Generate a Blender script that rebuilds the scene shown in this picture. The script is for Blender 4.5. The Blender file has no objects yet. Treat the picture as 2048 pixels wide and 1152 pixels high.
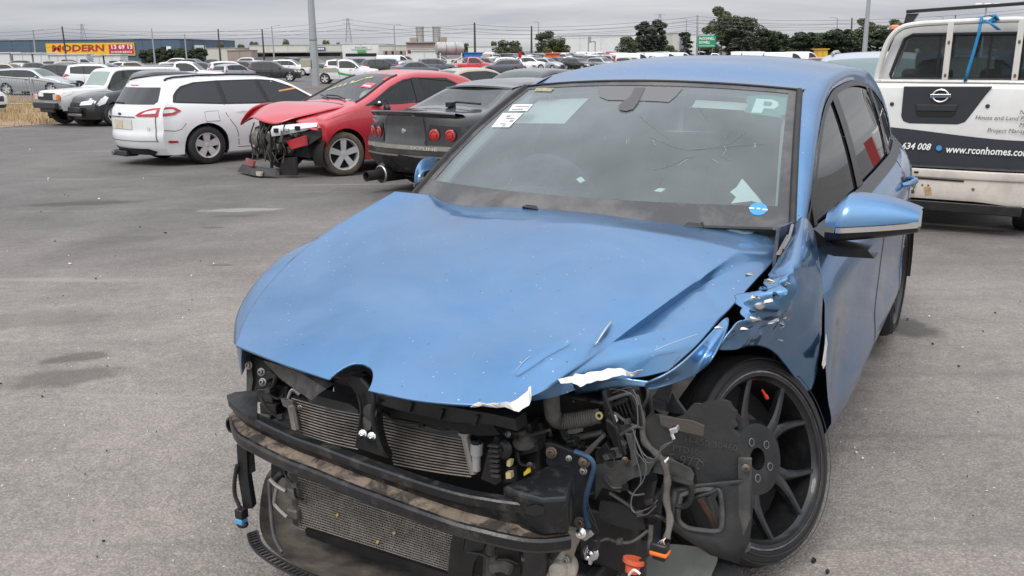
import bpy, bmesh, math, random
import numpy as np
from math import sin, cos, pi, radians, sqrt, exp, atan2
from mathutils import Vector, Matrix, noise as mnoise
random.seed(7)
C = bpy.context.scene.collection
SC = bpy.context.scene

# ------------------------------------------------------------------ camera
FPX, HCAM = 1780.0, 1.52            # focal length in pixels of a 2048 px wide picture, eye height
PIT, ROLL = math.atan(476/1780), radians(-.5)
cam = bpy.data.cameras.new('camera'); cam.lens = FPX/2048*36; cam.sensor_width = 36; cam.clip_start = .05; cam.clip_end = 3000
camo = bpy.data.objects.new('camera', cam); C.objects.link(camo)
camo.matrix_world = Matrix.Translation((0, 0, HCAM)) @ Matrix.Rotation(pi/2-PIT, 4, 'X') @ Matrix.Rotation(ROLL, 4, 'Z')
SC.camera = camo
SC.render.resolution_x, SC.render.resolution_y = 1024, 576
SC.view_settings.view_transform = 'Standard'; SC.view_settings.look = 'None'
SC.view_settings.exposure = 0.0; SC.view_settings.gamma = 1.0; SC.view_settings.use_curve_mapping = False
SC.render.engine = 'CYCLES'
SC.cycles.max_bounces = 8; SC.cycles.transparent_max_bounces = 12
SC.cycles.glossy_bounces = 4; SC.cycles.diffuse_bounces = 3; SC.cycles.caustics_reflective = False; SC.cycles.caustics_refractive = False

# ------------------------------------------------------------------ sky: overcast, a cloud deck over a hazy blue
SUN_EL, SUN_AZ = radians(52), radians(215)   # azimuth measured from +Y towards +X
world = bpy.data.worlds.new('World'); SC.world = world; world.use_nodes = True
nt = world.node_tree; nt.nodes.clear()
def N(nt, t, **k):
    n = nt.nodes.new(t)
    for a, b in k.items(): setattr(n, a, b)
    return n
def mth(nt, op, a, b=None, c=None):
    n = nt.nodes.new('ShaderNodeMath'); n.operation = op
    for i, q in enumerate((a, b, c)):
        if q is None: continue
        if isinstance(q, (int, float)): n.inputs[i].default_value = q
        else: nt.links.new(q, n.inputs[i])
    return n.outputs[0]
def mixc(nt, fac, a, b, blend='MIX'):
    n = nt.nodes.new('ShaderNodeMix'); n.data_type = 'RGBA'; n.blend_type = blend
    for q, i in ((fac, 0), (a, 6), (b, 7)):
        if isinstance(q, (int, float)): n.inputs[i].default_value = q
        elif isinstance(q, tuple): n.inputs[i].default_value = (*q[:3], 1)
        else: nt.links.new(q, n.inputs[i])
    return n.outputs[2]
def ramp(nt, fac, stops):
    n = nt.nodes.new('ShaderNodeValToRGB'); e = n.color_ramp.elements
    while len(e) < len(stops): e.new(.5)
    for q, (p, c) in zip(e, stops):
        q.position = p; q.color = (*c, 1) if isinstance(c, tuple) else (c, c, c, 1)
    if fac is not None: nt.links.new(fac, n.inputs[0])
    return n.outputs[0]
def noise(nt, vec, scale, detail=4, rough=.5, dist=0):
    n = nt.nodes.new('ShaderNodeTexNoise'); n.inputs['Scale'].default_value = scale; n.inputs['Detail'].default_value = detail
    n.inputs['Roughness'].default_value = rough; n.inputs['Distortion'].default_value = dist
    if vec is not None: nt.links.new(vec, n.inputs['Vector'])
    return n.outputs[0]
out = N(nt, 'ShaderNodeOutputWorld')
sky = N(nt, 'ShaderNodeTexSky', sky_type='NISHITA'); sky.sun_disc = False; sky.sun_elevation = SUN_EL; sky.sun_rotation = SUN_AZ
sky.air_density = 1.5; sky.dust_density = 3
bg1 = N(nt, 'ShaderNodeBackground'); bg1.inputs[1].default_value = .1; nt.links.new(sky.outputs[0], bg1.inputs[0])
tc = N(nt, 'ShaderNodeTexCoord'); sep = N(nt, 'ShaderNodeSeparateXYZ'); nt.links.new(tc.outputs['Generated'], sep.inputs[0])
zc = mth(nt, 'MAXIMUM', sep.outputs[2], 0.0)
dv = mth(nt, 'ADD', zc, .16)
cb = N(nt, 'ShaderNodeCombineXYZ')
nt.links.new(mth(nt, 'MULTIPLY', mth(nt, 'DIVIDE', sep.outputs[0], dv), .55), cb.inputs[0]); nt.links.new(mth(nt, 'DIVIDE', sep.outputs[1], dv), cb.inputs[1])
n1 = noise(nt, cb.outputs[0], .8, 7, .58, .5); n2 = noise(nt, cb.outputs[0], .16, 3, .5)
cl = ramp(nt, mth(nt, 'ADD', mth(nt, 'MULTIPLY', n1, .5), mth(nt, 'MULTIPLY', n2, .5)), [(.37, (.60, .625, .72)), (.46, (.85, .875, .95)), (.53, (1.03, 1.045, 1.10)), (.61, (1.34, 1.35, 1.38))])
cie = mth(nt, 'MULTIPLY', mth(nt, 'ADD', 1.0, mth(nt, 'MULTIPLY', zc, 2.4)), .60)   # overcast sky: the zenith three times the horizon
bg2 = N(nt, 'ShaderNodeBackground'); nt.links.new(cl, bg2.inputs[0]); nt.links.new(cie, bg2.inputs[1])
mx = N(nt, 'ShaderNodeMixShader'); mx.inputs[0].default_value = .93
nt.links.new(bg1.outputs[0], mx.inputs[1]); nt.links.new(bg2.outputs[0], mx.inputs[2]); nt.links.new(mx.outputs[0], out.inputs[0])
sun = bpy.data.lights.new('sun', 'SUN'); sun.energy = 1.5; sun.angle = radians(18); sun.color = (1, .97, .92)
suno = bpy.data.objects.new('sun', sun); C.objects.link(suno)
_sd = Vector((sin(SUN_AZ)*cos(SUN_EL), cos(SUN_AZ)*cos(SUN_EL), sin(SUN_EL)))
suno.rotation_euler = _sd.to_track_quat('Z', 'Y').to_euler()

# ------------------------------------------------------------------ geometry helpers
def ip(x, xs, ys):                                  # monotone cubic interpolation
    if x <= xs[0]: return ys[0]
    if x >= xs[-1]: return ys[-1]
    i = 0
    while xs[i+1] < x: i += 1
    def sl(k): return (ys[k+1]-ys[k])/(xs[k+1]-xs[k])
    def tg(k):
        if k == 0: return sl(0)
        if k == len(xs)-1: return sl(k-1)
        a, b = sl(k-1), sl(k)
        return 0 if a*b <= 0 else 2*a*b/(a+b)
    h = xs[i+1]-xs[i]; t = (x-xs[i])/h
    return ((2*t**3-3*t*t+1)*ys[i]+(t**3-2*t*t+t)*h*tg(i)+(3*t*t-2*t**3)*ys[i+1]+(t**3-t*t)*h*tg(i+1))
def sm(a, b, x):
    t = min(1, max(0, (x-a)/(b-a))); return t*t*(3-2*t)
def crom(P, n):                                     # Catmull-Rom through points, n steps a span
    P = [Vector(p) for p in P]; o = []
    for i in range(len(P)-1):
        a, b, c, d = P[max(0, i-1)], P[i], P[i+1], P[min(len(P)-1, i+2)]
        for k in range(n):
            t = k/n
            o.append(.5*((2*b)+(c-a)*t+(2*a-5*b+4*c-d)*t*t+(3*b-a-3*c+d)*t**3))
    return o+[P[-1]]
def inpoly(x, y, P):
    r = False; j = len(P)-1
    for i in range(len(P)):
        if (P[i][1] > y) != (P[j][1] > y) and x < (P[j][0]-P[i][0])*(y-P[i][1])/(P[j][1]-P[i][1])+P[i][0]: r = not r
        j = i
    return r
class MB:
    def __init__(s): s.v = []; s.f = []; s.m = []
    def add(s, vs, fs, mi=0):
        o = len(s.v); s.v += [tuple(q) for q in vs]
        for q in fs: s.f.append(tuple(o+i for i in q)); s.m.append(mi)
        return s
    def box(s, c, size, rot=None, mi=0, tap=1.0):
        c = Vector(c); R = rot if rot is not None else Matrix.Identity(3); vs = []
        for z in (-.5, .5):
            k = tap if z > 0 else 1
            for x, y in ((-.5, -.5), (.5, -.5), (.5, .5), (-.5, .5)): vs.append(c+R@Vector((x*size[0]*k, y*size[1]*k, z*size[2])))
        return s.add(vs, [(3, 2, 1, 0), (4, 5, 6, 7), (0, 1, 5, 4), (1, 2, 6, 5), (2, 3, 7, 6), (3, 0, 4, 7)], mi)
    def bar(s, a, b, w, h, up=(0, 0, 1), mi=0):
        a, b = Vector(a), Vector(b); y = (b-a); L = y.length; y.normalize(); x = y.cross(Vector(up))
        if x.length < 1e-4: x = y.cross(Vector((1, 0, 0)))
        x.normalize(); z = x.cross(y)
        return s.box((a+b)/2, (w, L, h), Matrix((x, y, z)).transposed(), mi)
    def tube(s, path, r, n=8, caps=True, mi=0, closed=False):
        P = [Vector(p) for p in path]; k = len(P); R = r if isinstance(r, (list, tuple)) else [r]*k
        prev = None; vs = []
        for i in range(k):
            t = (P[(i+1) % k]-P[i-1]) if closed else (P[min(i+1, k-1)]-P[max(i-1, 0)])
            t = t.normalized() if t.length > 1e-9 else Vector((0, 0, 1))
            if prev is None:
                a = t.cross(Vector((0, 0, 1)))
                if a.length < .05: a = t.cross(Vector((1, 0, 0)))
            else: a = prev-t*prev.dot(t)
            a.normalize(); prev = a; b = t.cross(a)
            for j in range(n):
                q = 2*pi*j/n; vs.append(P[i]+(a*cos(q)+b*sin(q))*R[i])
        fs = []
        for i in range(k if closed else k-1):
            i2 = (i+1) % k
            for j in range(n): fs.append((i*n+j, i*n+(j+1) % n, i2*n+(j+1) % n, i2*n+j))
        if caps and not closed: fs += [tuple(range(n-1, -1, -1)), tuple((k-1)*n+j for j in range(n))]
        return s.add(vs, fs, mi)
    def grid(s, P, mi=0, flip=False, skip=None):
        n, m = len(P), len(P[0]); vs = [q for row in P for q in row]; fs = []
        for i in range(n-1):
            for j in range(m-1):
                if skip and skip(i, j): continue
                q = (i*m+j, i*m+j+1, (i+1)*m+j+1, (i+1)*m+j); fs.append(q[::-1] if flip else q)
        return s.add(vs, fs, mi)
    def plate(s, pts, off, mi=0):                   # polygon given thickness along the vector off
        P = [Vector(p) for p in pts]; o = Vector(off); n = len(P)
        fs = [tuple(range(n)), tuple(range(2*n-1, n-1, -1))]+[(i, n+i, n+(i+1) % n, (i+1) % n) for i in range(n)]
        return s.add(P+[p+o for p in P], fs, mi)
    def lathe(s, prof, c, ax, n=24, mi=0):          # prof: (radius, along axis)
        c = Vector(c); ax = Vector(ax).normalized(); a = ax.cross(Vector((0, 0, 1)))
        if a.length < .05: a = ax.cross(Vector((1, 0, 0)))
        a.normalize(); b = ax.cross(a); vs = []
        for r, h in prof:
            for j in range(n):
                q = 2*pi*j/n; vs.append(c+ax*h+(a*cos(q)+b*sin(q))*r)
        fs = [(i*n+j, i*n+(j+1) % n, (i+1)*n+(j+1) % n, (i+1)*n+j) for i in range(len(prof)-1) for j in range(n)]
        return s.add(vs, fs, mi)
    def ell(s, c, r, n=12, m=8, mi=0, rot=None):
        c = Vector(c); R = rot or Matrix.Identity(3)
        P = [[c+R@Vector((r[0]*sin(pi*i/m)*cos(2*pi*j/n), r[1]*sin(pi*i/m)*sin(2*pi*j/n), r[2]*cos(pi*i/m))) for j in range(n+1)] for i in range(m+1)]
        return s.grid(P, mi)
    def mesh(s, name, mats, smooth=True, ang=35):
        me = bpy.data.meshes.new(name); me.from_pydata(s.v, [], s.f)
        for q in (mats if isinstance(mats, (list, tuple)) else [mats]): me.materials.append(q)
        if any(s.m): me.polygons.foreach_set('material_index', s.m)
        if smooth:
            me.polygons.foreach_set('use_smooth', [True]*len(me.polygons)); me.set_sharp_from_angle(angle=radians(ang))
        me.update(); return me
    def build(s, name, mats, parent=None, smooth=True, ang=35, bevel=0, sub=0, weld=False, fixn=False):
        me = s.mesh(name, mats, smooth, ang)
        if weld or fixn:
            bm = bmesh.new(); bm.from_mesh(me)
            if weld: bmesh.ops.remove_doubles(bm, verts=bm.verts, dist=.0006)
            if fixn: bmesh.ops.recalc_face_normals(bm, faces=bm.faces)
            bm.to_mesh(me); bm.free()
            if smooth: me.set_sharp_from_angle(angle=radians(ang))
        o = bpy.data.objects.new(name, me); C.objects.link(o); o.parent = parent
        if sub: md = o.modifiers.new('sub', 'SUBSURF'); md.levels = md.render_levels = sub
        if bevel: md = o.modifiers.new('bev', 'BEVEL'); md.width = bevel; md.segments = 2; md.limit_method = 'ANGLE'; md.angle_limit = radians(40)
        return o
def thing(name, label, cat, loc=(0, 0, 0), rz=0, group=None):
    o = bpy.data.objects.new(name, None); C.objects.link(o); o.location = loc; o.rotation_euler = (0, 0, rz); o.empty_display_size = .2
    return tag(o, label, cat, group)
def tag(o, label=None, cat=None, group=None, kind=None):
    for k, q in (('label', label), ('category', cat), ('group', group), ('kind', kind)):
        if q: o[k] = q
    return o
def copy_tree(o, parent=None):
    c = o.copy(); C.objects.link(c); c.parent = parent
    for ch in o.children: copy_tree(ch, c)
    return c
def text_mesh(mb, body, pos, xd, yd, size, mi=0, align='LEFT', shear=0, bold=0, fit=None):
    cu = bpy.data.curves.new('t', 'FONT'); cu.body = body; cu.size = 1; cu.align_x = align; cu.shear = shear; cu.offset = bold; cu.resolution_u = 2
    o = bpy.data.objects.new('t', cu); C.objects.link(o); bpy.context.view_layer.update()
    me = bpy.data.meshes.new_from_object(o.evaluated_get(bpy.context.evaluated_depsgraph_get()))
    pos, xd, yd = Vector(pos), Vector(xd).normalized(), Vector(yd).normalized()
    sx = size
    if fit: w = max(v.co.x for v in me.vertices)-min(v.co.x for v in me.vertices); sx = fit/w
    mb.add([pos+xd*v.co.x*sx+yd*v.co.y*size for v in me.vertices], [tuple(p.vertices) for p in me.polygons], mi)
    bpy.data.objects.remove(o); bpy.data.curves.remove(cu); bpy.data.meshes.remove(me)

# ------------------------------------------------------------------ pixel rays (2048 x 1152) into the place
_cp, _sp, _cr, _sr = cos(PIT), sin(PIT), cos(ROLL), sin(ROLL)
def ray(u, v):
    a, b = u-1024, v-576; U = _cr*a+_sr*b; V = -_sr*a+_cr*b; x, y = U/FPX, -V/FPX
    return Vector((x, _cp+y*_sp, -_sp+y*_cp))
def gz(Y): return -(1-exp(-max(0, Y-3.5)/38))       # the yard falls away gently from the wrecked car
def ground_at(u, v):
    r = ray(u, v); z = 0
    for i in range(60): t = (z-HCAM)/r.z; z = .5*z+.5*gz(t*r.y)
    return Vector((r.x*t, r.y*t, z))
def at(u, v, Y): r = ray(u, v); return Vector((0, 0, HCAM))+r*(Y/r.y)
# ------------------------------------------------------------------ materials
MT = {}
def mat(name, col=(.5, .5, .5), rough=.5, metal=0, coat=0, spec=.5, var=0, vs=6, bump=0, bs=150, dirt=0, dcol=(.25, .22, .19), ds=4, dlo=.45, dhi=.65, coatr=.04, rvar=0, sheen=0, bd=.004):
    if name in MT: return MT[name]
    m = bpy.data.materials.new(name); m.use_nodes = True; nt = m.node_tree; b = nt.nodes['Principled BSDF']
    b.inputs['Base Color'].default_value = (*col, 1); b.inputs['Roughness'].default_value = rough; b.inputs['Metallic'].default_value = metal
    b.inputs['Coat Weight'].default_value = coat; b.inputs['Coat Roughness'].default_value = coatr; b.inputs['Specular IOR Level'].default_value = spec
    tc = N(nt, 'ShaderNodeTexCoord').outputs['Object']; cs = None
    if var:
        n = noise(nt, tc, vs, 5, .6); k = ramp(nt, n, [(.25, 1-var), (.75, 1+var)])
        cs = mixc(nt, 1.0, col, k, 'MULTIPLY'); 
    if dirt:
        n = noise(nt, tc, ds, 7, .65, .3); k = ramp(nt, n, [(dlo, 0.0), (dhi, float(dirt))])
        cs = mixc(nt, k, cs if cs is not None else col, dcol)
        nt.links.new(mth(nt, 'ADD', mth(nt, 'MULTIPLY', k, .4), rough), b.inputs['Roughness'])
        if coat: nt.links.new(mth(nt, 'MULTIPLY', mth(nt, 'SUBTRACT', 1.0, k), coat), b.inputs['Coat Weight'])
    elif rvar:
        nt.links.new(mth(nt, 'ADD', mth(nt, 'MULTIPLY', noise(nt, tc, vs*1.7, 4), rvar), rough-rvar*.5), b.inputs['Roughness'])
    if cs is not None: nt.links.new(cs, b.inputs['Base Color'])
    if bump:
        bp = N(nt, 'ShaderNodeBump'); bp.inputs['Strength'].default_value = bump; bp.inputs['Distance'].default_value = bd
        nt.links.new(noise(nt, tc, bs, 4, .6), bp.inputs['Height']); nt.links.new(bp.outputs[0], b.inputs['Normal'])
    MT[name] = m; return m
def paint(name, col, metal=.0, rough=.4, coat=1, dirt=.12, ds=3, **k):
    return mat(name, col, rough, metal, coat, dirt=dirt, ds=ds, dlo=.4, dhi=.8, dcol=(.3, .27, .24), **k)
def glassm(name, tint=(.8, .9, .87), haze=0.0, hcol=(.45, .5, .48), ior=1.5, rough=.0, trans=1.0, hs=3, hlo=.3, hhi=.8):
    m = bpy.data.materials.new(name); m.use_nodes = True; nt = m.node_tree; nt.nodes.clear(); o = N(nt, 'ShaderNodeOutputMaterial')
    tr = N(nt, 'ShaderNodeBsdfTransparent'); tr.inputs[0].default_value = (*[q*trans for q in tint], 1)
    gl = N(nt, 'ShaderNodeBsdfGlossy'); gl.inputs['Roughness'].default_value = rough
    lw = N(nt, 'ShaderNodeLayerWeight'); lw.inputs[0].default_value = .5
    fr = mth(nt, 'ADD', .05, mth(nt, 'MULTIPLY', mth(nt, 'POWER', lw.outputs['Facing'], 4.0), .85))
    mx = N(nt, 'ShaderNodeMixShader'); nt.links.new(fr, mx.inputs[0]); nt.links.new(tr.outputs[0], mx.inputs[1]); nt.links.new(gl.outputs[0], mx.inputs[2])
    sh = mx.outputs[0]
    if haze:                                        # dust on the glass
        df = N(nt, 'ShaderNodeBsdfDiffuse'); df.inputs[0].default_value = (*hcol, 1); m2 = N(nt, 'ShaderNodeMixShader')
        tc = N(nt, 'ShaderNodeTexCoord').outputs['Object']
        k = ramp(nt, noise(nt, tc, hs, 6, .6), [(hlo, haze*.65), (hhi, haze*1.3)])
        sp = N(nt, 'ShaderNodeTexVoronoi'); sp.inputs['Scale'].default_value = 30; nt.links.new(tc, sp.inputs['Vector'])
        dots = ramp(nt, sp.outputs['Distance'], [(.0, .35), (.06, 0.0)])
        nt.links.new(mth(nt, 'ADD', k, mth(nt, 'MULTIPLY', dots, .35)), m2.inputs[0]); nt.links.new(sh, m2.inputs[1]); nt.links.new(df.outputs[0], m2.inputs[2]); sh = m2.outputs[0]
    nt.links.new(sh, o.inputs[0]); MT[name] = m; return m
BLK = mat('black_plastic', (.011, .0115, .0125), .42, var=.3, dirt=.25, dcol=(.09, .08, .072), ds=9, dlo=.5, dhi=.8)
BLKD = mat('dusty_black_plastic', (.016, .0165, .0175), .5, var=.3, dirt=.5, dcol=(.11, .10, .09), ds=9, dlo=.5, dhi=.75, bump=.3, bs=60)
RUB = mat('rubber', (.02, .02, .021), .65, var=.3, vs=20, bump=.2, bs=90)
TYRE = mat('tyre_rubber', (.017, .017, .018), .6, var=.25, vs=9, dirt=.4, dcol=(.06, .055, .05), ds=8, dlo=.45, dhi=.8, bump=.2, bs=120)
TYREB = mat('muddy_tyre_rubber', (.05, .043, .036), .8, var=.3, vs=9, dirt=.8, dcol=(.17, .135, .10), ds=6, dlo=.35, dhi=.7)
TRIM = mat('satin_black_trim', (.010, .010, .011), .35, var=.15)
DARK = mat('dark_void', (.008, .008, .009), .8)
CHR = mat('bright_metal', (.75, .75, .76), .22, 1, rvar=.15)
ALU = mat('dull_aluminium', (.5, .49, .47), .45, 1, var=.2, dirt=.3, ds=9)
SILV = mat('silver_wheel_paint', (.62, .62, .62), .35, .35, coat=.4, dirt=.12, ds=9)
STL = mat('grey_steel', (.25, .25, .25), .5, .8, var=.3, dirt=.4, dcol=(.2, .13, .08), ds=9)
RUST = mat('rusty_steel', (.16, .085, .045), .75, .2, var=.5, vs=20)
WHT = mat('white_paper', (.8, .8, .79), .7, var=.06)
GLD = glassm('dark_car_glass', (.10, .115, .115), .05, (.3, .32, .32))
GLS = glassm('tinted_side_glass', (.42, .47, .46), .05, (.35, .38, .37))
GLC = glassm('clear_car_glass', (.62, .70, .68), .06, (.42, .46, .45))
GLO = mat('opaque_dark_glass', (.018, .021, .022), .06, spec=.6, rvar=.03)
REDL = mat('red_lens', (.42, .012, .015), .12, coat=.8)
CLRL = mat('clear_lens', (.72, .73, .74), .12, .3, coat=.9, var=.25, vs=30)
AMB = mat('amber_lens', (.8, .22, .02), .2, coat=.6)
CLOTH = mat('dark_seat_cloth', (.03, .03, .032), .95, bump=.2, bs=200)
# ------------------------------------------------------------------ the yard
def asphalt():
    m = bpy.data.materials.new('asphalt'); m.use_nodes = True; nt = m.node_tree; b = nt.nodes['Principled BSDF']; MT['asphalt'] = m
    tc = N(nt, 'ShaderNodeTexCoord').outputs['Object']
    big = noise(nt, tc, .22, 6, .6, .6); mid = noise(nt, tc, 1.3, 6, .62, .3); fine = noise(nt, tc, 14, 5, .65)
    col = ramp(nt, big, [(.3, (.215, .193, .174)), (.5, (.285, .256, .230)), (.7, (.335, .300, .270))])
    col = mixc(nt, 1.0, col, ramp(nt, mid, [(.25, .78), (.5, 1.0), (.75, 1.18)]), 'MULTIPLY')
    col = mixc(nt, 1.0, col, ramp(nt, fine, [(.25, .86), (.75, 1.14)]), 'MULTIPLY')
    sx = N(nt, 'ShaderNodeSeparateXYZ'); nt.links.new(tc, sx.inputs[0])          # surface colour turns darker with distance, the change broken up by noise
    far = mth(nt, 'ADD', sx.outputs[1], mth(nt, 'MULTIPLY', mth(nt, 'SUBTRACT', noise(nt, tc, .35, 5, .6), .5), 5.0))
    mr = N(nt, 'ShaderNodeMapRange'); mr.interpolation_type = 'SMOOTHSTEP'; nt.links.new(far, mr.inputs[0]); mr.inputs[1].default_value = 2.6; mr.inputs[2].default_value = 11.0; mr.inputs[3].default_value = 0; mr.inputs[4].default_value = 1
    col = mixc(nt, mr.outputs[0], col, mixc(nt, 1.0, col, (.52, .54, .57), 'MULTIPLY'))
    # aggregate showing in the worn binder
    def vor(scale, feat='F1'):
        v = N(nt, 'ShaderNodeTexVoronoi'); v.feature = feat; v.inputs['Scale'].default_value = scale; nt.links.new(tc, v.inputs['Vector']); return v
    v1 = vor(105); sp = N(nt, 'ShaderNodeSeparateColor'); nt.links.new(v1.outputs['Color'], sp.inputs[0])
    stone = ramp(nt, sp.outputs[0], [(0, .74), (.35, .92), (.8, 1.06), (1, 1.22)])
    gap = ramp(nt, v1.outputs['Distance'], [(.25, 1.04), (.6, .78)])
    col = mixc(nt, .8, col, mixc(nt, 1.0, col, mixc(nt, 1.0, stone, gap, 'MULTIPLY'), 'MULTIPLY'))
    v2 = vor(48); sp2 = N(nt, 'ShaderNodeSeparateColor'); nt.links.new(v2.outputs['Color'], sp2.inputs[0])
    chip = mth(nt, 'MULTIPLY', mth(nt, 'GREATER_THAN', sp2.outputs[1], .985), mth(nt, 'LESS_THAN', v2.outputs['Distance'], .2))
    col = mixc(nt, chip, col, (.52, .50, .47))
    # hairline cracks
    wv = N(nt, 'ShaderNodeVectorMath'); wv.operation = 'ADD'; nt.links.new(tc, wv.inputs[0])
    nn = N(nt, 'ShaderNodeTexNoise'); nn.inputs['Scale'].default_value = 1.1; nn.inputs['Detail'].default_value = 5; nt.links.new(tc, nn.inputs['Vector'])
    sc = N(nt, 'ShaderNodeVectorMath'); sc.operation = 'SCALE'; sc.inputs['Scale'].default_value = 1.2; nt.links.new(nn.outputs['Color'], sc.inputs[0]); nt.links.new(sc.outputs[0], wv.inputs[1])
    v3 = N(nt, 'ShaderNodeTexVoronoi'); v3.feature = 'DISTANCE_TO_EDGE'; v3.inputs['Scale'].default_value = .33; nt.links.new(wv.outputs[0], v3.inputs['Vector'])
    ck = mth(nt, 'MULTIPLY', ramp(nt, v3.outputs['Distance'], [(.0, 1.0), (.006, 0.0)]), ramp(nt, noise(nt, tc, .8, 3), [(.5, 0.0), (.65, .22)]))
    col = mixc(nt, ck, col, (.07, .063, .057))
    # tyre scrub: stretched dark and pale streaks
    mp = N(nt, 'ShaderNodeMapping'); mp.inputs['Rotation'].default_value = (0, 0, radians(-35)); mp.inputs['Scale'].default_value = (.25, 2.2, 1); nt.links.new(tc, mp.inputs[0])
    st = noise(nt, mp.outputs[0], 1.0, 6, .65, .5)
    col = mixc(nt, ramp(nt, st, [(.55, 0.0), (.72, .55)]), col, (.125, .118, .112))
    col = mixc(nt, ramp(nt, st, [(.28, .35), (.42, 0.0)]), col, (.36, .34, .315))
    # oil and coolant stains where cars have stood: (u, v, half length, half width, turn, strength)
    rgh = .82; wob = mth(nt, 'MULTIPLY', mth(nt, 'SUBTRACT', noise(nt, tc, 5.5, 5, .65), .5), 1.3)
    for u, v, a, w, rot, k, dark in ((150, 715, .20, .10, .35, .6, (.062, .055, .05)), (125, 755, .34, .17, .3, .6, (.075, .066, .058)), (1795, 650, .22, .30, .4, .7, (.06, .056, .052)), (1700, 700, .25, .22, .4, .45, (.07, .065, .06)),
          (165, 407, .75, .22, .2, .75, (.065, .058, .052)), (475, 432, .33, .10, .1, .7, (.085, .08, .077)), (478, 420, .5, .16, .1, .55, (.34, .33, .31)), (425, 455, .14, .06, 0, .7, (.07, .066, .063)), (445, 530, .12, .05, 0, .6, (.075, .07, .066)), (230, 480, .5, .2, .3, .4, (.08, .073, .068)), (600, 330, 1.3, .5, .4, .5, (.06, .058, .057)), (40, 640, .6, .25, .2, .35, (.09, .08, .07))):
        p = ground_at(u, v); mpp = N(nt, 'ShaderNodeMapping'); mpp.vector_type = 'TEXTURE'
        mpp.inputs['Location'].default_value = p; mpp.inputs['Rotation'].default_value = (0, 0, rot); mpp.inputs['Scale'].default_value = (a, w, 1)
        nt.links.new(tc, mpp.inputs[0]); ln = N(nt, 'ShaderNodeVectorMath'); ln.operation = 'LENGTH'
        fl = N(nt, 'ShaderNodeVectorMath'); fl.operation = 'MULTIPLY'; fl.inputs[1].default_value = (1, 1, 0); nt.links.new(mpp.outputs[0], fl.inputs[0]); nt.links.new(fl.outputs[0], ln.inputs[0])
        d = mth(nt, 'ADD', ln.outputs['Value'], wob)
        col = mixc(nt, ramp(nt, d, [(.62, k), (1.05, 0.0)]), col, dark)
    nt.links.new(col, b.inputs['Base Color']); b.inputs['Roughness'].default_value = rgh; b.inputs['Specular IOR Level'].default_value = .3
    bp = N(nt, 'ShaderNodeBump'); bp.inputs['Strength'].default_value = .45; bp.inputs['Distance'].default_value = .006
    h = mth(nt, 'ADD', mth(nt, 'MULTIPLY', v1.outputs['Distance'], -1.0), mth(nt, 'MULTIPLY', fine, 1.2)); nt.links.new(h, bp.inputs['Height'])
    bp2 = N(nt, 'ShaderNodeBump'); bp2.inputs['Strength'].default_value = .25; bp2.inputs['Distance'].default_value = .05; nt.links.new(mid, bp2.inputs['Height']); nt.links.new(bp2.outputs[0], bp.inputs['Normal'])
    nt.links.new(bp.outputs[0], b.inputs['Normal'])
    return m
_ys = [-25, -10, 0]+[3.5+.75*i for i in range(60)]+[50+5*i for i in range(30)]+[210, 300, 500, 900, 1600]
_xs = [-1600, -600, -200, -80, -40, -20, -10, 0, 10, 20, 40, 80, 200, 600, 1600]
_g = MB().grid([[(x, y, gz(y)) for x in _xs] for y in _ys], flip=True)
tag(_g.build('ground', asphalt(), smooth=True, ang=180), kind='structure')
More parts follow.
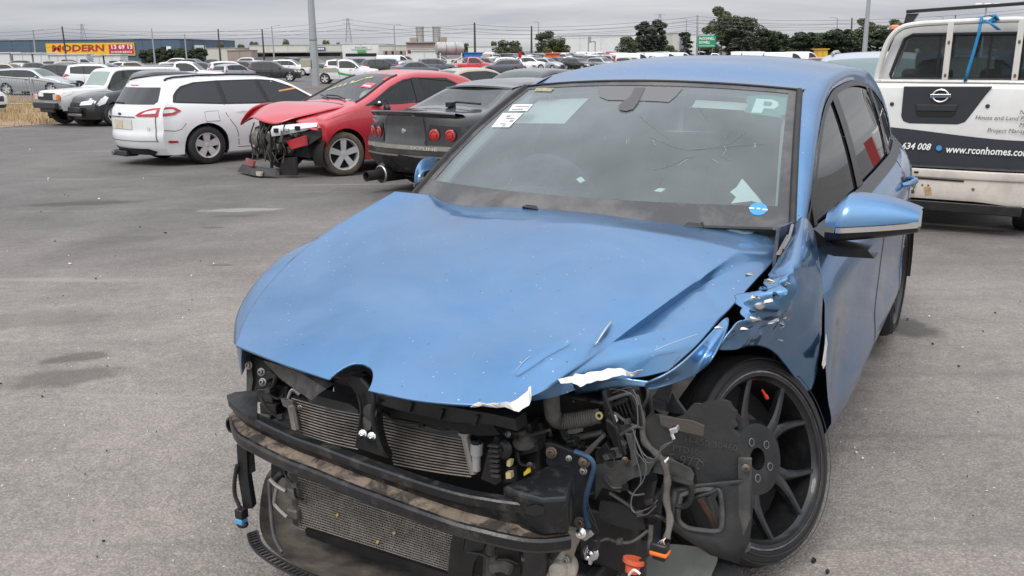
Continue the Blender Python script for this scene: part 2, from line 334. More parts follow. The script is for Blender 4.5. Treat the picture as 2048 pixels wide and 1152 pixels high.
# ------------------------------------------------------------------ car kit
# car axes: x = its left, y = backwards, z up; origin on the ground under the front axle
class Car:
    def __init__(s, **k):
        s.W = .88; s.hr = .60; s.zb = .22; s.R = .32; s.Ra = .37; s.crown = .035; s.r = .07; s.kf = .22; s.kr = .12; s.tf = .07; s.tr = .05; s.nd = 110; s.nz = 26; s.bulge = .035
        s.__dict__.update(k)
        s.fx, s.fz = [p[0] for p in s.front], [p[1] for p in s.front]      # front face, bottom to top
        s.rx, s.rz = [p[0] for p in s.rear], [p[1] for p in s.rear]
        s.tx, s.tz = [p[0] for p in s.top], [p[1] for p in s.top]
        s.d0, s.d1 = min(s.fx), max(s.rx)
        s.zr = max(s.tz)
    def topz(s, d): return ip(d, s.tx, s.tz)
    def beltz(s, d): return ip(d, [p[0] for p in s.belt], [p[1] for p in s.belt])
    def wp(s, d): return s.W*(1-s.tf*sm(s.d0+1.1, s.d0, d)-s.tr*sm(s.d1-1.1, s.d1, d))
    def X(s, d, z):
        b = s.beltz(d); w = s.wp(d)
        wb = w-s.bulge
        if z > b:
            t = (z-b)/(s.zr-b); return wb-(wb-s.hr*(w/s.W))*(t**1.06)
        t = (b-z)/(b-s.zb); return wb+s.bulge*sin(pi*min(1, t*1.25))**.8 if t < .8 else wb+s.bulge*.0-.03*(t-.8)/.2
    def fd(s, z): return ip(z, s.fz, s.fx)
    def rd(s, z): return ip(z, s.rz, s.rx)
    def bend(s, d, u):
        u = min(1, abs(u)); return d+s.kf*u**2.6*sm(s.d0+.9, s.d0, d)-s.kr*u**2.6*sm(s.d1-.7, s.d1, d)
    def zbot(s, d):
        z = s.zb
        for w in s.wheels:
            if abs(d-w) < s.Ra: z = max(z, s.R+sqrt(s.Ra**2-(d-w)**2))
        return z
    def side(s, d, z, off=0, sg=1):
        zt = s.topz(d); dl = zt-z; x = s.X(d, z)
        rr = s.r if z > s.beltz(d)-.02 else s.r*1.3
        if dl < rr: x -= rr-sqrt(max(0, rr*rr-(rr-max(0, dl))**2))
        dd = min(max(d, s.fd(z)), s.rd(z))
        return Vector((sg*(x+off), s.bend(dd, 1), z))
    def end(s, x, z, rear=True, off=0):                 # point on the front or rear face
        d = s.rd(z) if rear else s.fd(z); w = s.side(d, z).x
        return Vector((x, s.bend(d, x/max(.1, w))+(off if rear else -off), z))
    def topp(s, u, d, off=0, lo=0):                     # point on the upper skin; u across -1..1
        zt = s.topz(d); rr = s.r if zt > s.beltz(d)-.02 else s.r*1.3
        w = s.X(d, zt)-rr
        dd = min(max(d, s.fd(zt)), s.rd(zt)); sl = (s.topz(d+.02)-s.topz(d-.02))/.04; n = Vector((0, -sl, 1)).normalized()
        return Vector((u*w, s.bend(dd, u), zt+s.crown*(1-u*u)))+n*off
    def body(s, root, mat_, see=(), name='body', glass=()):
        b = MB(); ds = [s.d0+(s.d1-s.d0)*i/s.nd for i in range(s.nd+1)]
        for w in s.wheels: ds += [w-s.Ra+.001, w+s.Ra-.001, w-s.Ra-.002, w+s.Ra+.002]
        ds = sorted(ds); ts = [1-(1-j/s.nz)**1.5 for j in range(s.nz+1)]
        for sg in (1, -1):
            P = [[s.side(d, s.zbot(d)+(s.topz(d)-s.zbot(d))*t, 0, sg) for t in ts] for d in ds]
            Q = [[(d, s.zbot(d)+(s.topz(d)-s.zbot(d))*t) for t in ts] for d in ds]
            def skip(i, j):
                if not see: return False
                c = ((Q[i][j][0]+Q[i+1][j+1][0])/2, (Q[i][j][1]+Q[i+1][j+1][1])/2)
                return any(inpoly(c[0], c[1], pg) for pg in see)
            b.grid(P, flip=sg < 0, skip=skip)
        us = [-1+2*j/18 for j in range(19)]
        P = [[s.topp(u, d) for u in us] for d in ds]
        def skip2(i, j):
            dm = (ds[i]+ds[i+1])/2; um = abs(us[j]+us[j+1])/2
            return any(a < dm < c and um < .93 for a, c in glass)
        b.grid(P, flip=True, skip=skip2)
        for rear in (0, 1):
            zz = s.rz if rear else s.fz; z0, z1 = zz[0], s.topz(s.d1 if rear else s.d0)
            R_ = []
            for k in range(31):
                z = z0+(z1-z0)*k/30; d = s.rd(z) if rear else s.fd(z); x = s.side(d, z).x
                R_.append([Vector((u*x, s.bend(d, u), z+(s.crown*(1-u*u) if k == 30 else 0))) for u in us])
            b.grid(R_, flip=not rear)
        # floor
        b.grid([[Vector((u*s.X(d, s.zb)*.96, s.bend(d, u), s.zb+.02)) for u in (-1, 0, 1)] for d in (s.d0+.1, s.wheels[0]-s.Ra, s.wheels[0]+s.Ra, s.wheels[1]-s.Ra, s.wheels[1]+s.Ra, s.d1-.1)])
        return b.build(name, mat_, root, ang=50, weld=True)
    def panel(s, name, poly, m, root, off=.006, sg=1, step=.12):
        me = bmesh.new(); vs = [me.verts.new((p[0], p[1], 0)) for p in poly]; me.faces.new(vs)
        x = min(p[0] for p in poly)+step
        while x < max(p[0] for p in poly): bmesh.ops.bisect_plane(me, geom=me.verts[:]+me.edges[:]+me.faces[:], plane_co=(x, 0, 0), plane_no=(1, 0, 0)); x += step
        y = min(p[1] for p in poly)+step
        while y < max(p[1] for p in poly): bmesh.ops.bisect_plane(me, geom=me.verts[:]+me.edges[:]+me.faces[:], plane_co=(0, y, 0), plane_no=(0, 1, 0)); y += step
        bmesh.ops.triangulate(me, faces=me.faces)
        b = MB(); me.verts.index_update(); b.add([s.side(v.co.x, v.co.y, off, sg) for v in me.verts], [tuple(v.index for v in f.verts) for f in me.faces]); me.free()
        return b.build(name, m, root, fixn=False)
    def strip(s, name, path, w, m, root, off=.004, sg=1):       # narrow ribbon along a path on the side
        b = MB(); P = []
        for i, p in enumerate(path):
            a, c = path[max(0, i-1)], path[min(len(path)-1, i+1)]; t = Vector((c[0]-a[0], c[1]-a[1])).normalized(); n = Vector((-t.y, t.x))*w/2
            P.append([s.side(p[0]+n.x, p[1]+n.y, off, sg), s.side(p[0]-n.x, p[1]-n.y, off, sg)])
        return b.grid(P).build(name, m, root)
    def quad(s, name, pts, m, root, rear=True, off=.006, step=.07):       # polygon on an end face, x z pairs
        me = bmesh.new(); vs = [me.verts.new((p[0], p[1], 0)) for p in pts]; me.faces.new(vs)
        for k in (0, 1):
            x = math.floor(min(p[k] for p in pts)/step)*step+step
            while x < max(p[k] for p in pts): bmesh.ops.bisect_plane(me, geom=me.verts[:]+me.edges[:]+me.faces[:], plane_co=(x, 0, 0) if k == 0 else (0, x, 0), plane_no=(1, 0, 0) if k == 0 else (0, 1, 0)); x += step
        bmesh.ops.triangulate(me, faces=me.faces); me.verts.index_update()
        b = MB().add([s.end(v.co.x, v.co.y, rear, off+.004) for v in me.verts], [tuple(v.index for v in f.verts) for f in me.faces]); me.free()
        return b.build(name, m, root)
    def glassband(s, name, d0, d1, m, root, u=.93, off=.004):
        return MB().grid([[s.topp(-u+2*u*j/16, d0+(d1-d0)*i/10, off) for j in range(17)] for i in range(11)], flip=True).build(name, m, root)
    def ring(s, name, poly, w, m, root, off=.005, sg=1):        # frame round an opening
        cx, cy = sum(p[0] for p in poly)/len(poly), sum(p[1] for p in poly)/len(poly); b = MB(); P = []
        pp = []
        for i in range(len(poly)):
            a, e = poly[i], poly[(i+1) % len(poly)]; n = max(1, int(math.dist(a, e)/.12))
            for k in range(n): pp.append((a[0]+(e[0]-a[0])*k/n, a[1]+(e[1]-a[1])*k/n))
        for p in pp+pp[:1]:
            dx, dy = p[0]-cx, p[1]-cy; L = math.hypot(dx, dy); P.append([s.side(p[0]+dx/L*w*.4, p[1]+dy/L*w*.4, off, sg), s.side(p[0]-dx/L*w, p[1]-dy/L*w, off, sg)])
        return b.grid(P).build(name, m, root)
_wheelcache = {}
def wheel_mesh(R, W, rr, nsp, style, rimm, tyrem, seg=32):
    k = (R, W, rr, nsp, style, rimm.name, tyrem.name)
    if k in _wheelcache: return _wheelcache[k]
    ty = MB().lathe(ring_profile(R, W, rr), (0, 0, 0), (1, 0, 0), seg).mesh('tyre', tyrem)
    rb = MB().lathe([(rr+.004, W*.43), (rr, W*.47), (rr-.015, W*.45), (rr-.02, W*.30), (rr-.03, -W*.1)], (0, 0, 0), (1, 0, 0), seg).lathe([(0, W*.36), (.045, W*.36), (.06, W*.33), (.06, W*.1)], (0, 0, 0), (1, 0, 0), 16)
    for i in range(nsp):
        for o in ((-.11, .11) if style == 'twin' else (0,)):
            q = 2*pi*i/nsp+pi/2+o; y, z = cos(q), sin(q); w0, w1 = (.03, .022) if style == 'twin' else ((.045, .065) if style == 'wide' else (.035, .03))
            if style == 'wide' and nsp > 5: w0, w1 = .03, .035
            a, c = Vector((W*.36, y*.045, z*.045)), Vector((W*.42, y*(rr-.012), z*(rr-.012))); t = Vector((0, -z, y)); dp = Vector((.03, 0, 0))
            rb.add([a+t*w0, a-t*w0, c-t*w1, c+t*w1, a+t*w0-dp, a-t*w0-dp, c-t*w1-dp, c+t*w1-dp], [(0, 1, 2, 3), (0, 3, 7, 4), (2, 1, 5, 6), (4, 7, 6, 5)])
    rm = rb.mesh('rim', rimm)
    bk = MB().lathe([(0, W*.05), (rr-.02, W*.05)], (0, 0, 0), (1, 0, 0), seg).mesh('wheel_back', DARK)
    _wheelcache[k] = (ty, rm, bk); return _wheelcache[k]
def ring_profile(R, W, rr): return [(rr, -W*.42), (rr+.012, -W*.50), (R-.05, -W*.52), (R-.02, -W*.47), (R-.004, -W*.36), (R, -W*.2), (R, 0), (R, W*.2), (R-.004, W*.36), (R-.02, W*.47), (R-.05, W*.52), (rr+.012, W*.50), (rr, W*.42), (rr-.006, W*.40)]
def put_wheels(root, car, x, nsp=5, style='wide', rimm=None, tyrem=None, W=.215, rr=None, steer=0, seg=32, which=None):
    rr = rr or car.R*.68
    ty, rm, bk = wheel_mesh(car.R, W, rr, nsp, style, rimm or SILV, tyrem or TYRE, seg)
    for k, w in enumerate(car.wheels):
        for sg in (1, -1):
            if which and (k, sg) not in which: continue
            o = bpy.data.objects.new('wheel', ty); C.objects.link(o); o.parent = root; o.location = (sg*x, w, car.R); o.rotation_euler = (0, 0, (0 if sg > 0 else pi)+(steer if k == 0 else 0))
            for nm, me_ in (('rim', rm), ('wheel_back', bk)):
                c = bpy.data.objects.new(nm, me_); C.objects.link(c); c.parent = o
def arches(car, root, x, m=DARK):
    for w in car.wheels:
        for sg in (1, -1):
            MB().grid([[Vector((sg*(x+.06-.26*j/3), w+(car.Ra+.004)*cos(q), car.R+(car.Ra+.004)*sin(q))) for j in range(4)] for q in [radians(-25+230*k/20) for k in range(21)]]).build('wheel_arch', m, root)
def seats(root, car, d, z=.32, n=2, col=CLOTH, rows=2):
    for r in range(rows):
        for sx in (-.36, .36):
            o = MB().box((sx, d+.95*r, z+.18), (.48, .5, .16)).box((sx, d+.28+.95*r, z+.50), (.48, .13, .62), Matrix.Rotation(radians(-12), 3, 'X')).box((sx, d+.36+.95*r, z+.90), (.24, .10, .18)).build('seat', col, root, bevel=.03)
def door_mirror(root, p, sg, m, r=(.10, .07, .065)):
    o = MB().ell(p, r, 12, 8).build('door_mirror', m, root)
    MB().bar(Vector(p)-Vector((sg*r[0], 0, .03)), Vector(p)-Vector((sg*(r[0]+.08), 0, .06)), .04, .03).build('mirror_arm', TRIM, o)
    return o
def _stand(root, x, y, a):
    sl = (gz(y+1.5)-gz(y-1.5))/3; root.location = (x, y, gz(y)); root.rotation_euler = (Matrix.Rotation(math.atan(sl), 3, 'X') @ Matrix.Rotation(a, 3, 'Z')).to_euler(); return root
def place(root, u, v, wx, wy, head):
    """stand a car so that the wheel at local (wx, wy) touches the ground seen at pixel u, v; head = compass of its nose in degrees from +X"""
    a = radians(head)+pi/2; p = ground_at(u, v); c, s = cos(a), sin(a)
    return _stand(root, p.x-(c*wx-s*wy), p.y-(s*wx+c*wy), a)
def place_at(root, u, v, Y, wx, wy, head):           # the same, with the local point seen at u, v at distance Y
    a = radians(head)+pi/2; p = at(u, v, Y); c, s = cos(a), sin(a)
    return _stand(root, p.x-(c*wx-s*wy), p.y-(s*wx+c*wy), a)
KIND = dict(
 suv=dict(front=[(-.84, .25), (-.92, .5), (-.91, .75), (-.84, .90)], top=[(-.92, .86), (-.80, .93), (-.3, 1.02), (.30, 1.09), (.42, 1.11), (1.15, 1.56), (1.5, 1.635), (2.3, 1.65), (2.9, 1.61), (3.24, 1.55), (3.5, 1.5)], rear=[(3.36, .3), (3.52, .6), (3.50, .95), (3.43, 1.12), (3.20, 1.50)], belt=[(-.9, .92), (.3, 1.03), (2.5, 1.10), (3.4, 1.16)], W=.92, hr=.66, wheels=(0, 2.65), R=.36, Ra=.41, ws=(.46, 1.12), rgz=(1.14, 1.47), pil=(1.42, 2.32), zb=.27),
 hatch=dict(front=[(-.76, .2), (-.84, .42), (-.82, .60), (-.74, .74)], top=[(-.84, .70), (-.72, .77), (-.2, .90), (.25, .97), (.34, .99), (1.05, 1.40), (1.4, 1.46), (2.1, 1.455), (2.6, 1.40), (2.84, 1.36), (3.1, 1.3)], rear=[(3.06, .25), (3.18, .5), (3.17, .8), (3.08, .98), (2.82, 1.34)], belt=[(-.8, .78), (.3, .92), (2.2, .97), (3.1, 1.04)], W=.85, hr=.59, wheels=(0, 2.52), R=.31, Ra=.36, ws=(.38, 1.02), rgz=(1.0, 1.30), pil=(1.30, 2.12), zb=.2),
 sedan=dict(front=[(-.85, .2), (-.93, .42), (-.91, .60), (-.82, .72)], top=[(-.93, .68), (-.80, .75), (-.2, .90), (.30, .97), (.42, .99), (1.20, 1.40), (1.6, 1.455), (2.2, 1.44), (2.55, 1.38), (3.10, 1.10), (3.28, 1.07), (3.66, 1.05), (3.8, 1.0)], rear=[(3.62, .25), (3.76, .5), (3.75, .8), (3.70, 1.04)], belt=[(-.9, .78), (.3, .92), (2.4, .98), (3.7, 1.02)], W=.89, hr=.60, wheels=(0, 2.75), R=.325, Ra=.375, ws=(.46, 1.16), rg=(2.60, 3.06), pil=(1.45, 2.25), zb=.2),
 wagon=dict(front=[(-.85, .2), (-.93, .42), (-.91, .60), (-.82, .72)], top=[(-.93, .68), (-.80, .75), (-.2, .90), (.30, .97), (.42, .99), (1.20, 1.40), (1.6, 1.46), (2.3, 1.47), (3.0, 1.44), (3.4, 1.39), (3.8, 1.34)], rear=[(3.66, .25), (3.78, .5), (3.76, .8), (3.66, 1.02), (3.38, 1.36)], belt=[(-.9, .78), (.3, .92), (2.4, .98), (3.7, 1.04)], W=.89, hr=.62, wheels=(0, 2.75), R=.325, Ra=.375, ws=(.46, 1.16), rgz=(1.04, 1.31), pil=(1.45, 2.35), zb=.2),
 van=dict(front=[(-.70, .25), (-.80, .5), (-.78, .9), (-.66, 1.05)], top=[(-.80, 1.0), (-.62, 1.10), (-.30, 1.22), (-.2, 1.26), (.40, 1.78), (.8, 1.90), (2.0, 1.93), (3.6, 1.92), (4.0, 1.88), (4.2, 1.8)], rear=[(4.06, .3), (4.14, .6), (4.12, 1.2), (4.02, 1.85)], belt=[(-.8, 1.0), (.2, 1.12), (4.0, 1.14)], W=.92, hr=.74, wheels=(0, 3.0), R=.34, Ra=.39, ws=(-.17, .36), rgz=(1.2, 1.7), pil=(.95, 4.2), zb=.25, dlo_end=.92),
 ute=dict(front=[(-.82, .35), (-.90, .55), (-.89, .80), (-.82, .96)], top=[(-.90, .92), (-.78, 1.0), (-.2, 1.08), (.30, 1.14), (.40, 1.16), (1.0, 1.62), (1.35, 1.73), (1.8, 1.74), (2.05, 1.70), (2.12, 1.62), (2.16, 1.12), (2.4, 1.10), (3.8, 1.10), (4.0, 1.08)], rear=[(3.86, .5), (3.92, .7), (3.92, .9), (3.88, 1.08)], belt=[(-.9, .98), (.3, 1.08), (2.1, 1.12), (3.9, 1.10)], W=.90, hr=.64, wheels=(0, 3.1), R=.38, Ra=.43, ws=(.44, .98), pil=(1.18, 1.98), zb=.35, dlo_end=2.0))
def dlo(car, spec):
    d = car.wheels[0]; a = []; lo = []
    ds = [spec['ws'][0]+.05*i for i in range(90)]
    end_ = spec.get('dlo_end', 99); P = []
    for x in ds:
        if x > end_: break
        u = car.topz(x)-.085; b = car.beltz(x)+.025
        if x > car.rd(min(u, max(car.rz)))-.13: break
        if u-b > .02: P.append((x, b, u))
    return [(p[0], p[1]) for p in P]+[(p[0], p[2]) for p in reversed(P)], P
def generic(kind, name, label, cat, col, group=None, rim=None, nsp=5, style='wide', glass=None, lod=0, tyre=None, tail=True, root=None, **kw):
    spec = dict(KIND[kind]); spec.update(kw); car = Car(nd=[70, 36][lod], nz=[18, 10][lod], **{k: v for k, v in spec.items() if k not in ('ws', 'rg', 'rgz', 'pil', 'dlo_end')})
    root = root or thing(name, label, cat, group=group); g = glass or GLO
    car.body(root, col)
    poly, P = dlo(car, spec); pil = spec['pil']
    for sg in (1, -1):
        car.panel('window_surround', poly, TRIM, root, .003, sg, .2)
        cuts = [P[0][0]+.02]+[p for p in pil if p < P[-1][0]-.15]+[P[-1][0]]
        for a, b in zip(cuts, cuts[1:]):
            pp = [p for p in P if a+.03 <= p[0] <= b-.03]
            if len(pp) < 2: continue
            car.panel('side_window', [(p[0], p[1]+.012) for p in pp]+[(p[0], max(p[1]+.02, p[2]-.02)) for p in reversed(pp)], g, root, .007, sg, .2)
        if lod == 0:
            for p in pil:
                if p < car.d1-.4 and p < spec.get('dlo_end', 99)+.01: car.strip('door_seam', [(p, car.zbot(p)+.04+(car.beltz(p)-car.zbot(p)-.06)*k/6) for k in range(7)], .012, DARK, root, .003, sg)
            hd = pil[0]-.15; car.strip('door_handle', [(hd, car.beltz(hd)-.10), (hd+.10, car.beltz(hd)-.10), (hd+.2, car.beltz(hd)-.10)], .03, TRIM, root, .02, sg)
            door_mirror(root, car.side(spec['ws'][0]+.32, car.beltz(.6)+.06, .10, sg), sg, col, (.09, .06, .06))
        zf = car.fz[-1]-.10; zt = car.beltz(car.d1)-.08
        car.panel('headlight', [(car.d0+.05, zf-.05), (car.d0+.34, zf+.03), (car.d0+.46, zf+.11), (car.d0+.20, zf+.08)], CLRL, root, .008, sg, .5)
        if tail: car.panel('tail_light', [(car.d1-.42, zt-.02), (car.d1-.02, zt-.12), (car.d1-.02, zt+.03), (car.d1-.2, zt+.05)], REDL, root, .010, sg, .5)
        for rear in (0, 1):
            x0 = car.X(car.d0+.1, .6)
            if rear and tail: car.quad('tail_light', [(sg*x0*.62, zt-.11), (sg*x0*.93, zt-.12), (sg*x0*.93, zt+.04), (sg*x0*.62, zt+.0)], REDL, root, True, .010)
            if not rear: car.quad('headlight', [(sg*x0*.50, zf-.06), (sg*x0*.92, zf-.04), (sg*x0*.92, zf+.09), (sg*x0*.55, zf+.04)], CLRL, root, False, .010)
    car.glassband('windscreen', *spec['ws'], g, root, .92)
    if 'rg' in spec: car.glassband('rear_window', *spec['rg'], g, root, .90)
    if 'rgz' in spec:
        z0, z1 = spec['rgz']; xa, xb = car.X(car.rd(z0), z0)*.84, car.X(car.rd(z1), z1)*.80
        car.quad('rear_window', [(-xa, z0), (xa, z0), (xb, z1), (-xb, z1)], g, root)
    zg = car.fz[-1]-.14; car.quad('grille', [(-.36, zg-.12), (.36, zg-.12), (.40, zg+.06), (-.40, zg+.06)], TRIM, root, False, .012)
    car.quad('lower_grille', [(-.5, car.fz[0]+.06), (.5, car.fz[0]+.06), (.55, car.fz[0]+.17), (-.55, car.fz[0]+.17)], TRIM, root, False, .012)
    car.quad('number_plate', [(-.19, .5), (.19, .5), (.19, .6), (-.19, .6)] if kind != 'ute' else [(-.19, .62), (.19, .62), (.19, .72), (-.19, .72)], WHT, root, True, .016)
    put_wheels(root, car, car.W-.13, nsp, style, rim, tyre, seg=[24, 14][lod]); 
    if lod == 0: arches(car, root, car.W-.13)
    return root, car
def merge(root, name):
    b = MB(); mats = []; 
    def rec(o, M):
        for ch in o.children:
            m = M @ ch.matrix_local if ch.matrix_local is not None else M
            m = M @ Matrix.LocRotScale(ch.location, ch.rotation_euler, ch.scale)
            off = len(b.v); b.v += [tuple(m @ v.co) for v in ch.data.vertices]
            for p in ch.data.polygons:
                mt = ch.data.materials[p.material_index]
                if mt not in mats: mats.append(mt)
                b.f.append(tuple(off+i for i in p.vertices)); b.m.append(mats.index(mt))
            rec(ch, m)
    rec(root, Matrix.Identity(4))
    me = b.mesh(name, mats, True, 50)
    def rm(o):
        for ch in list(o.children): rm(ch)
        bpy.data.objects.remove(o)
    rm(root); return me
# ------------------------------------------------------------------ the wrecked blue hatchback
# local axes: x = the car's left, y = backwards, z up; origin on the ground under the front axle
GX, GY, GYAW = .032, 2.729, radians(-29.74)
golf = thing('wrecked_hatchback', 'blue hatchback with smashed front corner, stripped of its bumper and headlights', 'car', (GX, GY, 0), GYAW)
_c, _s = cos(GYAW), sin(GYAW)
def gl(p): return Vector((_c*p[0]+_s*p[1], -_s*p[0]+_c*p[1], p[2]))
_GO = gl(Vector((0, 0, HCAM))-Vector((GX, GY, 0)))
def G(u, v, s=None, d=None, z=None):
    r = gl(ray(u, v))
    t = (s-_GO.x)/r.x if s is not None else (d-_GO.y)/r.y if d is not None else (z-_GO.z)/r.z
    return _GO+r*t
_HD = [-1.0, -.86, -.82, -.75, -.6, -.4, -.2, 0, .2, .45, .8]; _HZ = [.50, .66, .71, .755, .81, .865, .905, .94, .968, .99, 1.0]
def hoodz(S, d): return ip(d, _HD, _HZ)+.015-.055*(S/.7)**2
def Hd(u, v, dz=0):
    r = gl(ray(u, v)); lo, hi = .5, 6.
    for i in range(50):
        m = .5*(lo+hi); p = _GO+r*m
        if p.z > hoodz(p.x, p.y)+dz: lo = m
        else: hi = m
    return _GO+r*lo
def GP(pts, **k):                                   # pixel polygon on a plane of the car; a third value overrides the plane
    key = list(k)[0]
    return [G(q[0], q[1], **{key: q[2] if len(q) > 2 else k[key]}) for q in pts]
def gplate(name, pts, m, th=.012, parent=None, off=None, bevel=0, **k):
    P = GP(pts, **k); o = off or {'s': (-th, 0, 0), 'd': (0, th, 0), 'z': (0, 0, -th)}[list(k)[0]]
    return MB().plate(P, o).build(name, m, parent or golf, smooth=False, bevel=bevel, fixn=True)

# --- paint
def blue_paint(name='blue_metallic_paint', spots=1.0, rgh=.27):
    m = bpy.data.materials.new(name); m.use_nodes = True; nt = m.node_tree; b = nt.nodes['Principled BSDF']; MT[name] = m
    tc = N(nt, 'ShaderNodeTexCoord').outputs['Object']
    col = mixc(nt, noise(nt, tc, 900, 2), (.050, .178, .362), (.083, .247, .465))
    dust = ramp(nt, noise(nt, tc, 2.6, 8, .62, .5), [(.35, .07), (.72, .27)])
    col = mixc(nt, dust, col, (.36, .37, .41))
    v = N(nt, 'ShaderNodeTexVoronoi'); v.inputs['Scale'].default_value = 60; nt.links.new(tc, v.inputs['Vector'])
    s = N(nt, 'ShaderNodeSeparateColor'); nt.links.new(v.outputs['Color'], s.inputs[0])
    clus = ramp(nt, noise(nt, tc, 3.2, 4, .6), [(.42, 0.0), (.58, 1.0)])
    sp = mth(nt, 'MULTIPLY', mth(nt, 'MULTIPLY', mth(nt, 'GREATER_THAN', s.outputs[0], .72), mth(nt, 'LESS_THAN', v.outputs['Distance'], .13)), mth(nt, 'MULTIPLY', clus, .75*spots))
    col = mixc(nt, sp, col, (.62, .64, .66))
    v2 = N(nt, 'ShaderNodeTexVoronoi'); v2.inputs['Scale'].default_value = 38; nt.links.new(tc, v2.inputs['Vector'])
    s2 = N(nt, 'ShaderNodeSeparateColor'); nt.links.new(v2.outputs['Color'], s2.inputs[0])
    dk = mth(nt, 'MULTIPLY', mth(nt, 'MULTIPLY', mth(nt, 'GREATER_THAN', s2.outputs[0], .88), mth(nt, 'LESS_THAN', v2.outputs['Distance'], .12)), .6*spots)
    col = mixc(nt, dk, col, (.07, .075, .08))
    nt.links.new(col, b.inputs['Base Color'])
    nt.links.new(mth(nt, 'SUBTRACT', 1.0, mth(nt, 'MULTIPLY', dust, 1.6)), b.inputs['Metallic']); nt.links.new(mth(nt, 'SUBTRACT', 1.0, mth(nt, 'MULTIPLY', dust, 2.2)), b.inputs['Coat Weight']); b.inputs['Coat Roughness'].default_value = .06
    nt.links.new(mth(nt, 'ADD', mth(nt, 'MULTIPLY', dust, .5), rgh), b.inputs['Roughness'])
    b.inputs['Specular Tint'].default_value = (.52, .59, .72, 1)     # flake darkens at grazing angles
    bp = N(nt, 'ShaderNodeBump'); bp.inputs['Strength'].default_value = .10; bp.inputs['Distance'].default_value = .01
    nt.links.new(noise(nt, tc, 5, 3, .5), bp.inputs['Height']); nt.links.new(bp.outputs[0], b.inputs['Normal'])
    return m
BLUE = blue_paint()
BLUE2 = blue_paint('blue_paint_of_the_sides', .15, .16)
PRIM = mat('torn_primer_and_filler', (.72, .72, .70), .5, var=.2, vs=30, dirt=.3, ds=20)
BARE = mat('torn_bare_metal', (.62, .63, .64), .3, .9, var=.25, vs=25)

# --- side surface
def gbelt(d): return ip(d, [.4, 1.4, 2.2, 2.75], [.935, .975, 1.005, 1.05])
def gside(d, z):
    zb = gbelt(d); wb = ip(d, [-.8, -.3, .3, .5, 1.3, 2.2, 2.8, 3.2, 3.4], [.62, .71, .74, .755, .775, .765, .715, .64, .56])
    wr = ip(d, [1, 2, 2.8, 3.2], [.615, .615, .58, .54])
    if z >= zb: return wb-(wb-wr)*((z-zb)/(1.40-zb))+.012*sin(pi*min(1, (z-zb)/(1.40-zb)))
    t = [0, .03, .08, .14, .155, .30, .50, .62, .72, .80]; x = [0, .035, .075, .105, .112, .108, .104, .115, .095, .06]
    return wb+ip(zb-z, t, x)+.012*exp(-((d-2.637)/.42)**2)*sm(.95, .7, z)
def gs(d, z, off=0, sg=1): return Vector((sg*(gside(d, z)+off), d, z))
def arch_z(d, dw, r=.352, zc=.318): return zc+sqrt(max(0, r*r-(d-dw)**2)) if abs(d-dw) < r else 0
def side_panel(name, d0, d1, z0, z1, m, parent, sg=1, nd=40, nz=26, cut=None, warp=None):
    P = []
    for i in range(nd+1):
        a = i/nd; row = []
        for j in range(nz+1):
            b = j/nz; zt = z1(d0(0)+(d1(0)-d0(0))*a) if callable(z1) else z1
            dd = d0(b)+(d1(b)-d0(b))*a
            zb = z0(dd) if callable(z0) else z0
            zt = z1(dd) if callable(z1) else z1
            p = gs(dd, zb+(zt-zb)*b, 0, sg)
            row.append(warp(p) if warp else p)
        P.append(row)
    return MB().grid(P, flip=(sg < 0)).build(name, m, parent)

# front door (left): its leading edge is pushed back and bows outwards
def fd_front(b): return ip(b, [0, .08, .28, .5, .7, .85, .97, 1], [.64, .57, .46, .385, .355, .345, .40, .45])
def fd_warp(p):
    k = exp(-((p.y-.40)/.16)**2)
    return p+Vector((.024*k*sin(3.4*p.z+.3)+.010*exp(-((p.y-.95)/.25)**2)*sin(7*p.z), 0, 0))
for sg in (1, -1):
    w = fd_warp if sg > 0 else None
    door = side_panel('front_door', fd_front if sg > 0 else (lambda b: .47), lambda b: 1.405, .20, gbelt, BLUE2, golf, sg, warp=w)
    rd = side_panel('rear_door', lambda b: 1.415, lambda b: 2.16+.20*b, lambda d: max(.20, arch_z(d, 2.637, .40)), gbelt, BLUE2, golf, sg)
    q = side_panel('rear_quarter', lambda b: 2.17+.20*b, lambda b: 3.30-.12*b, lambda d: max(.25 if d > 2.637 else .2, arch_z(d, 2.637)), lambda d: min(gbelt(d), 1.06), BLUE2, golf, sg, nd=60)
    # sill
    MB().grid([[gs(d, .20, -.004, sg), Vector((sg*(gside(d, .2)-.03), d, .15)), Vector((sg*(gside(d, .2)-.14), d, .145))] for d in (.42, .8, 1.2, 1.6, 2.0, 2.25)], flip=sg < 0).build('sill', BLUE2, golf)
    # seams between the panels
    for f_ in (lambda b: (1.41, .20+(gbelt(1.41)-.20)*b), lambda b: (2.165+.20*b, max(.2, arch_z(2.165+.2*b, 2.637, .40))+(gbelt(2.3)-max(.2, arch_z(2.165+.2*b, 2.637, .40)))*b)):
        pp = [f_(i/24) for i in range(25)]
        MB().grid([[gs(d-.005, z, .0015, sg), gs(d+.005, z, .0015, sg)] for d, z in pp], flip=sg > 0).build('door_seam', DARK, golf)
    for (hd, hz, par) in ((1.30, .875, door), (2.25, .895, rd)):
        hb = MB(); b0 = gs(hd, hz, 0, sg)
        path = crom([b0+Vector((0, -.11, -.004)), b0+Vector((sg*.028, -.085, 0)), b0+Vector((sg*.042, -.03, .004)), b0+Vector((sg*.042, .03, .005)), b0+Vector((sg*.026, .085, .004)), b0+Vector((0, .11, 0))], 4)
        hb.tube(path, [.010+.006*sin(pi*i/(len(path)-1)) for i in range(len(path))], 8)
        hb.build('handle', BLUE2, par)
        MB().ell(b0+Vector((-sg*.004, 0, 0)), (.010, .07, .028)).build('handle_recess', TRIM, par)

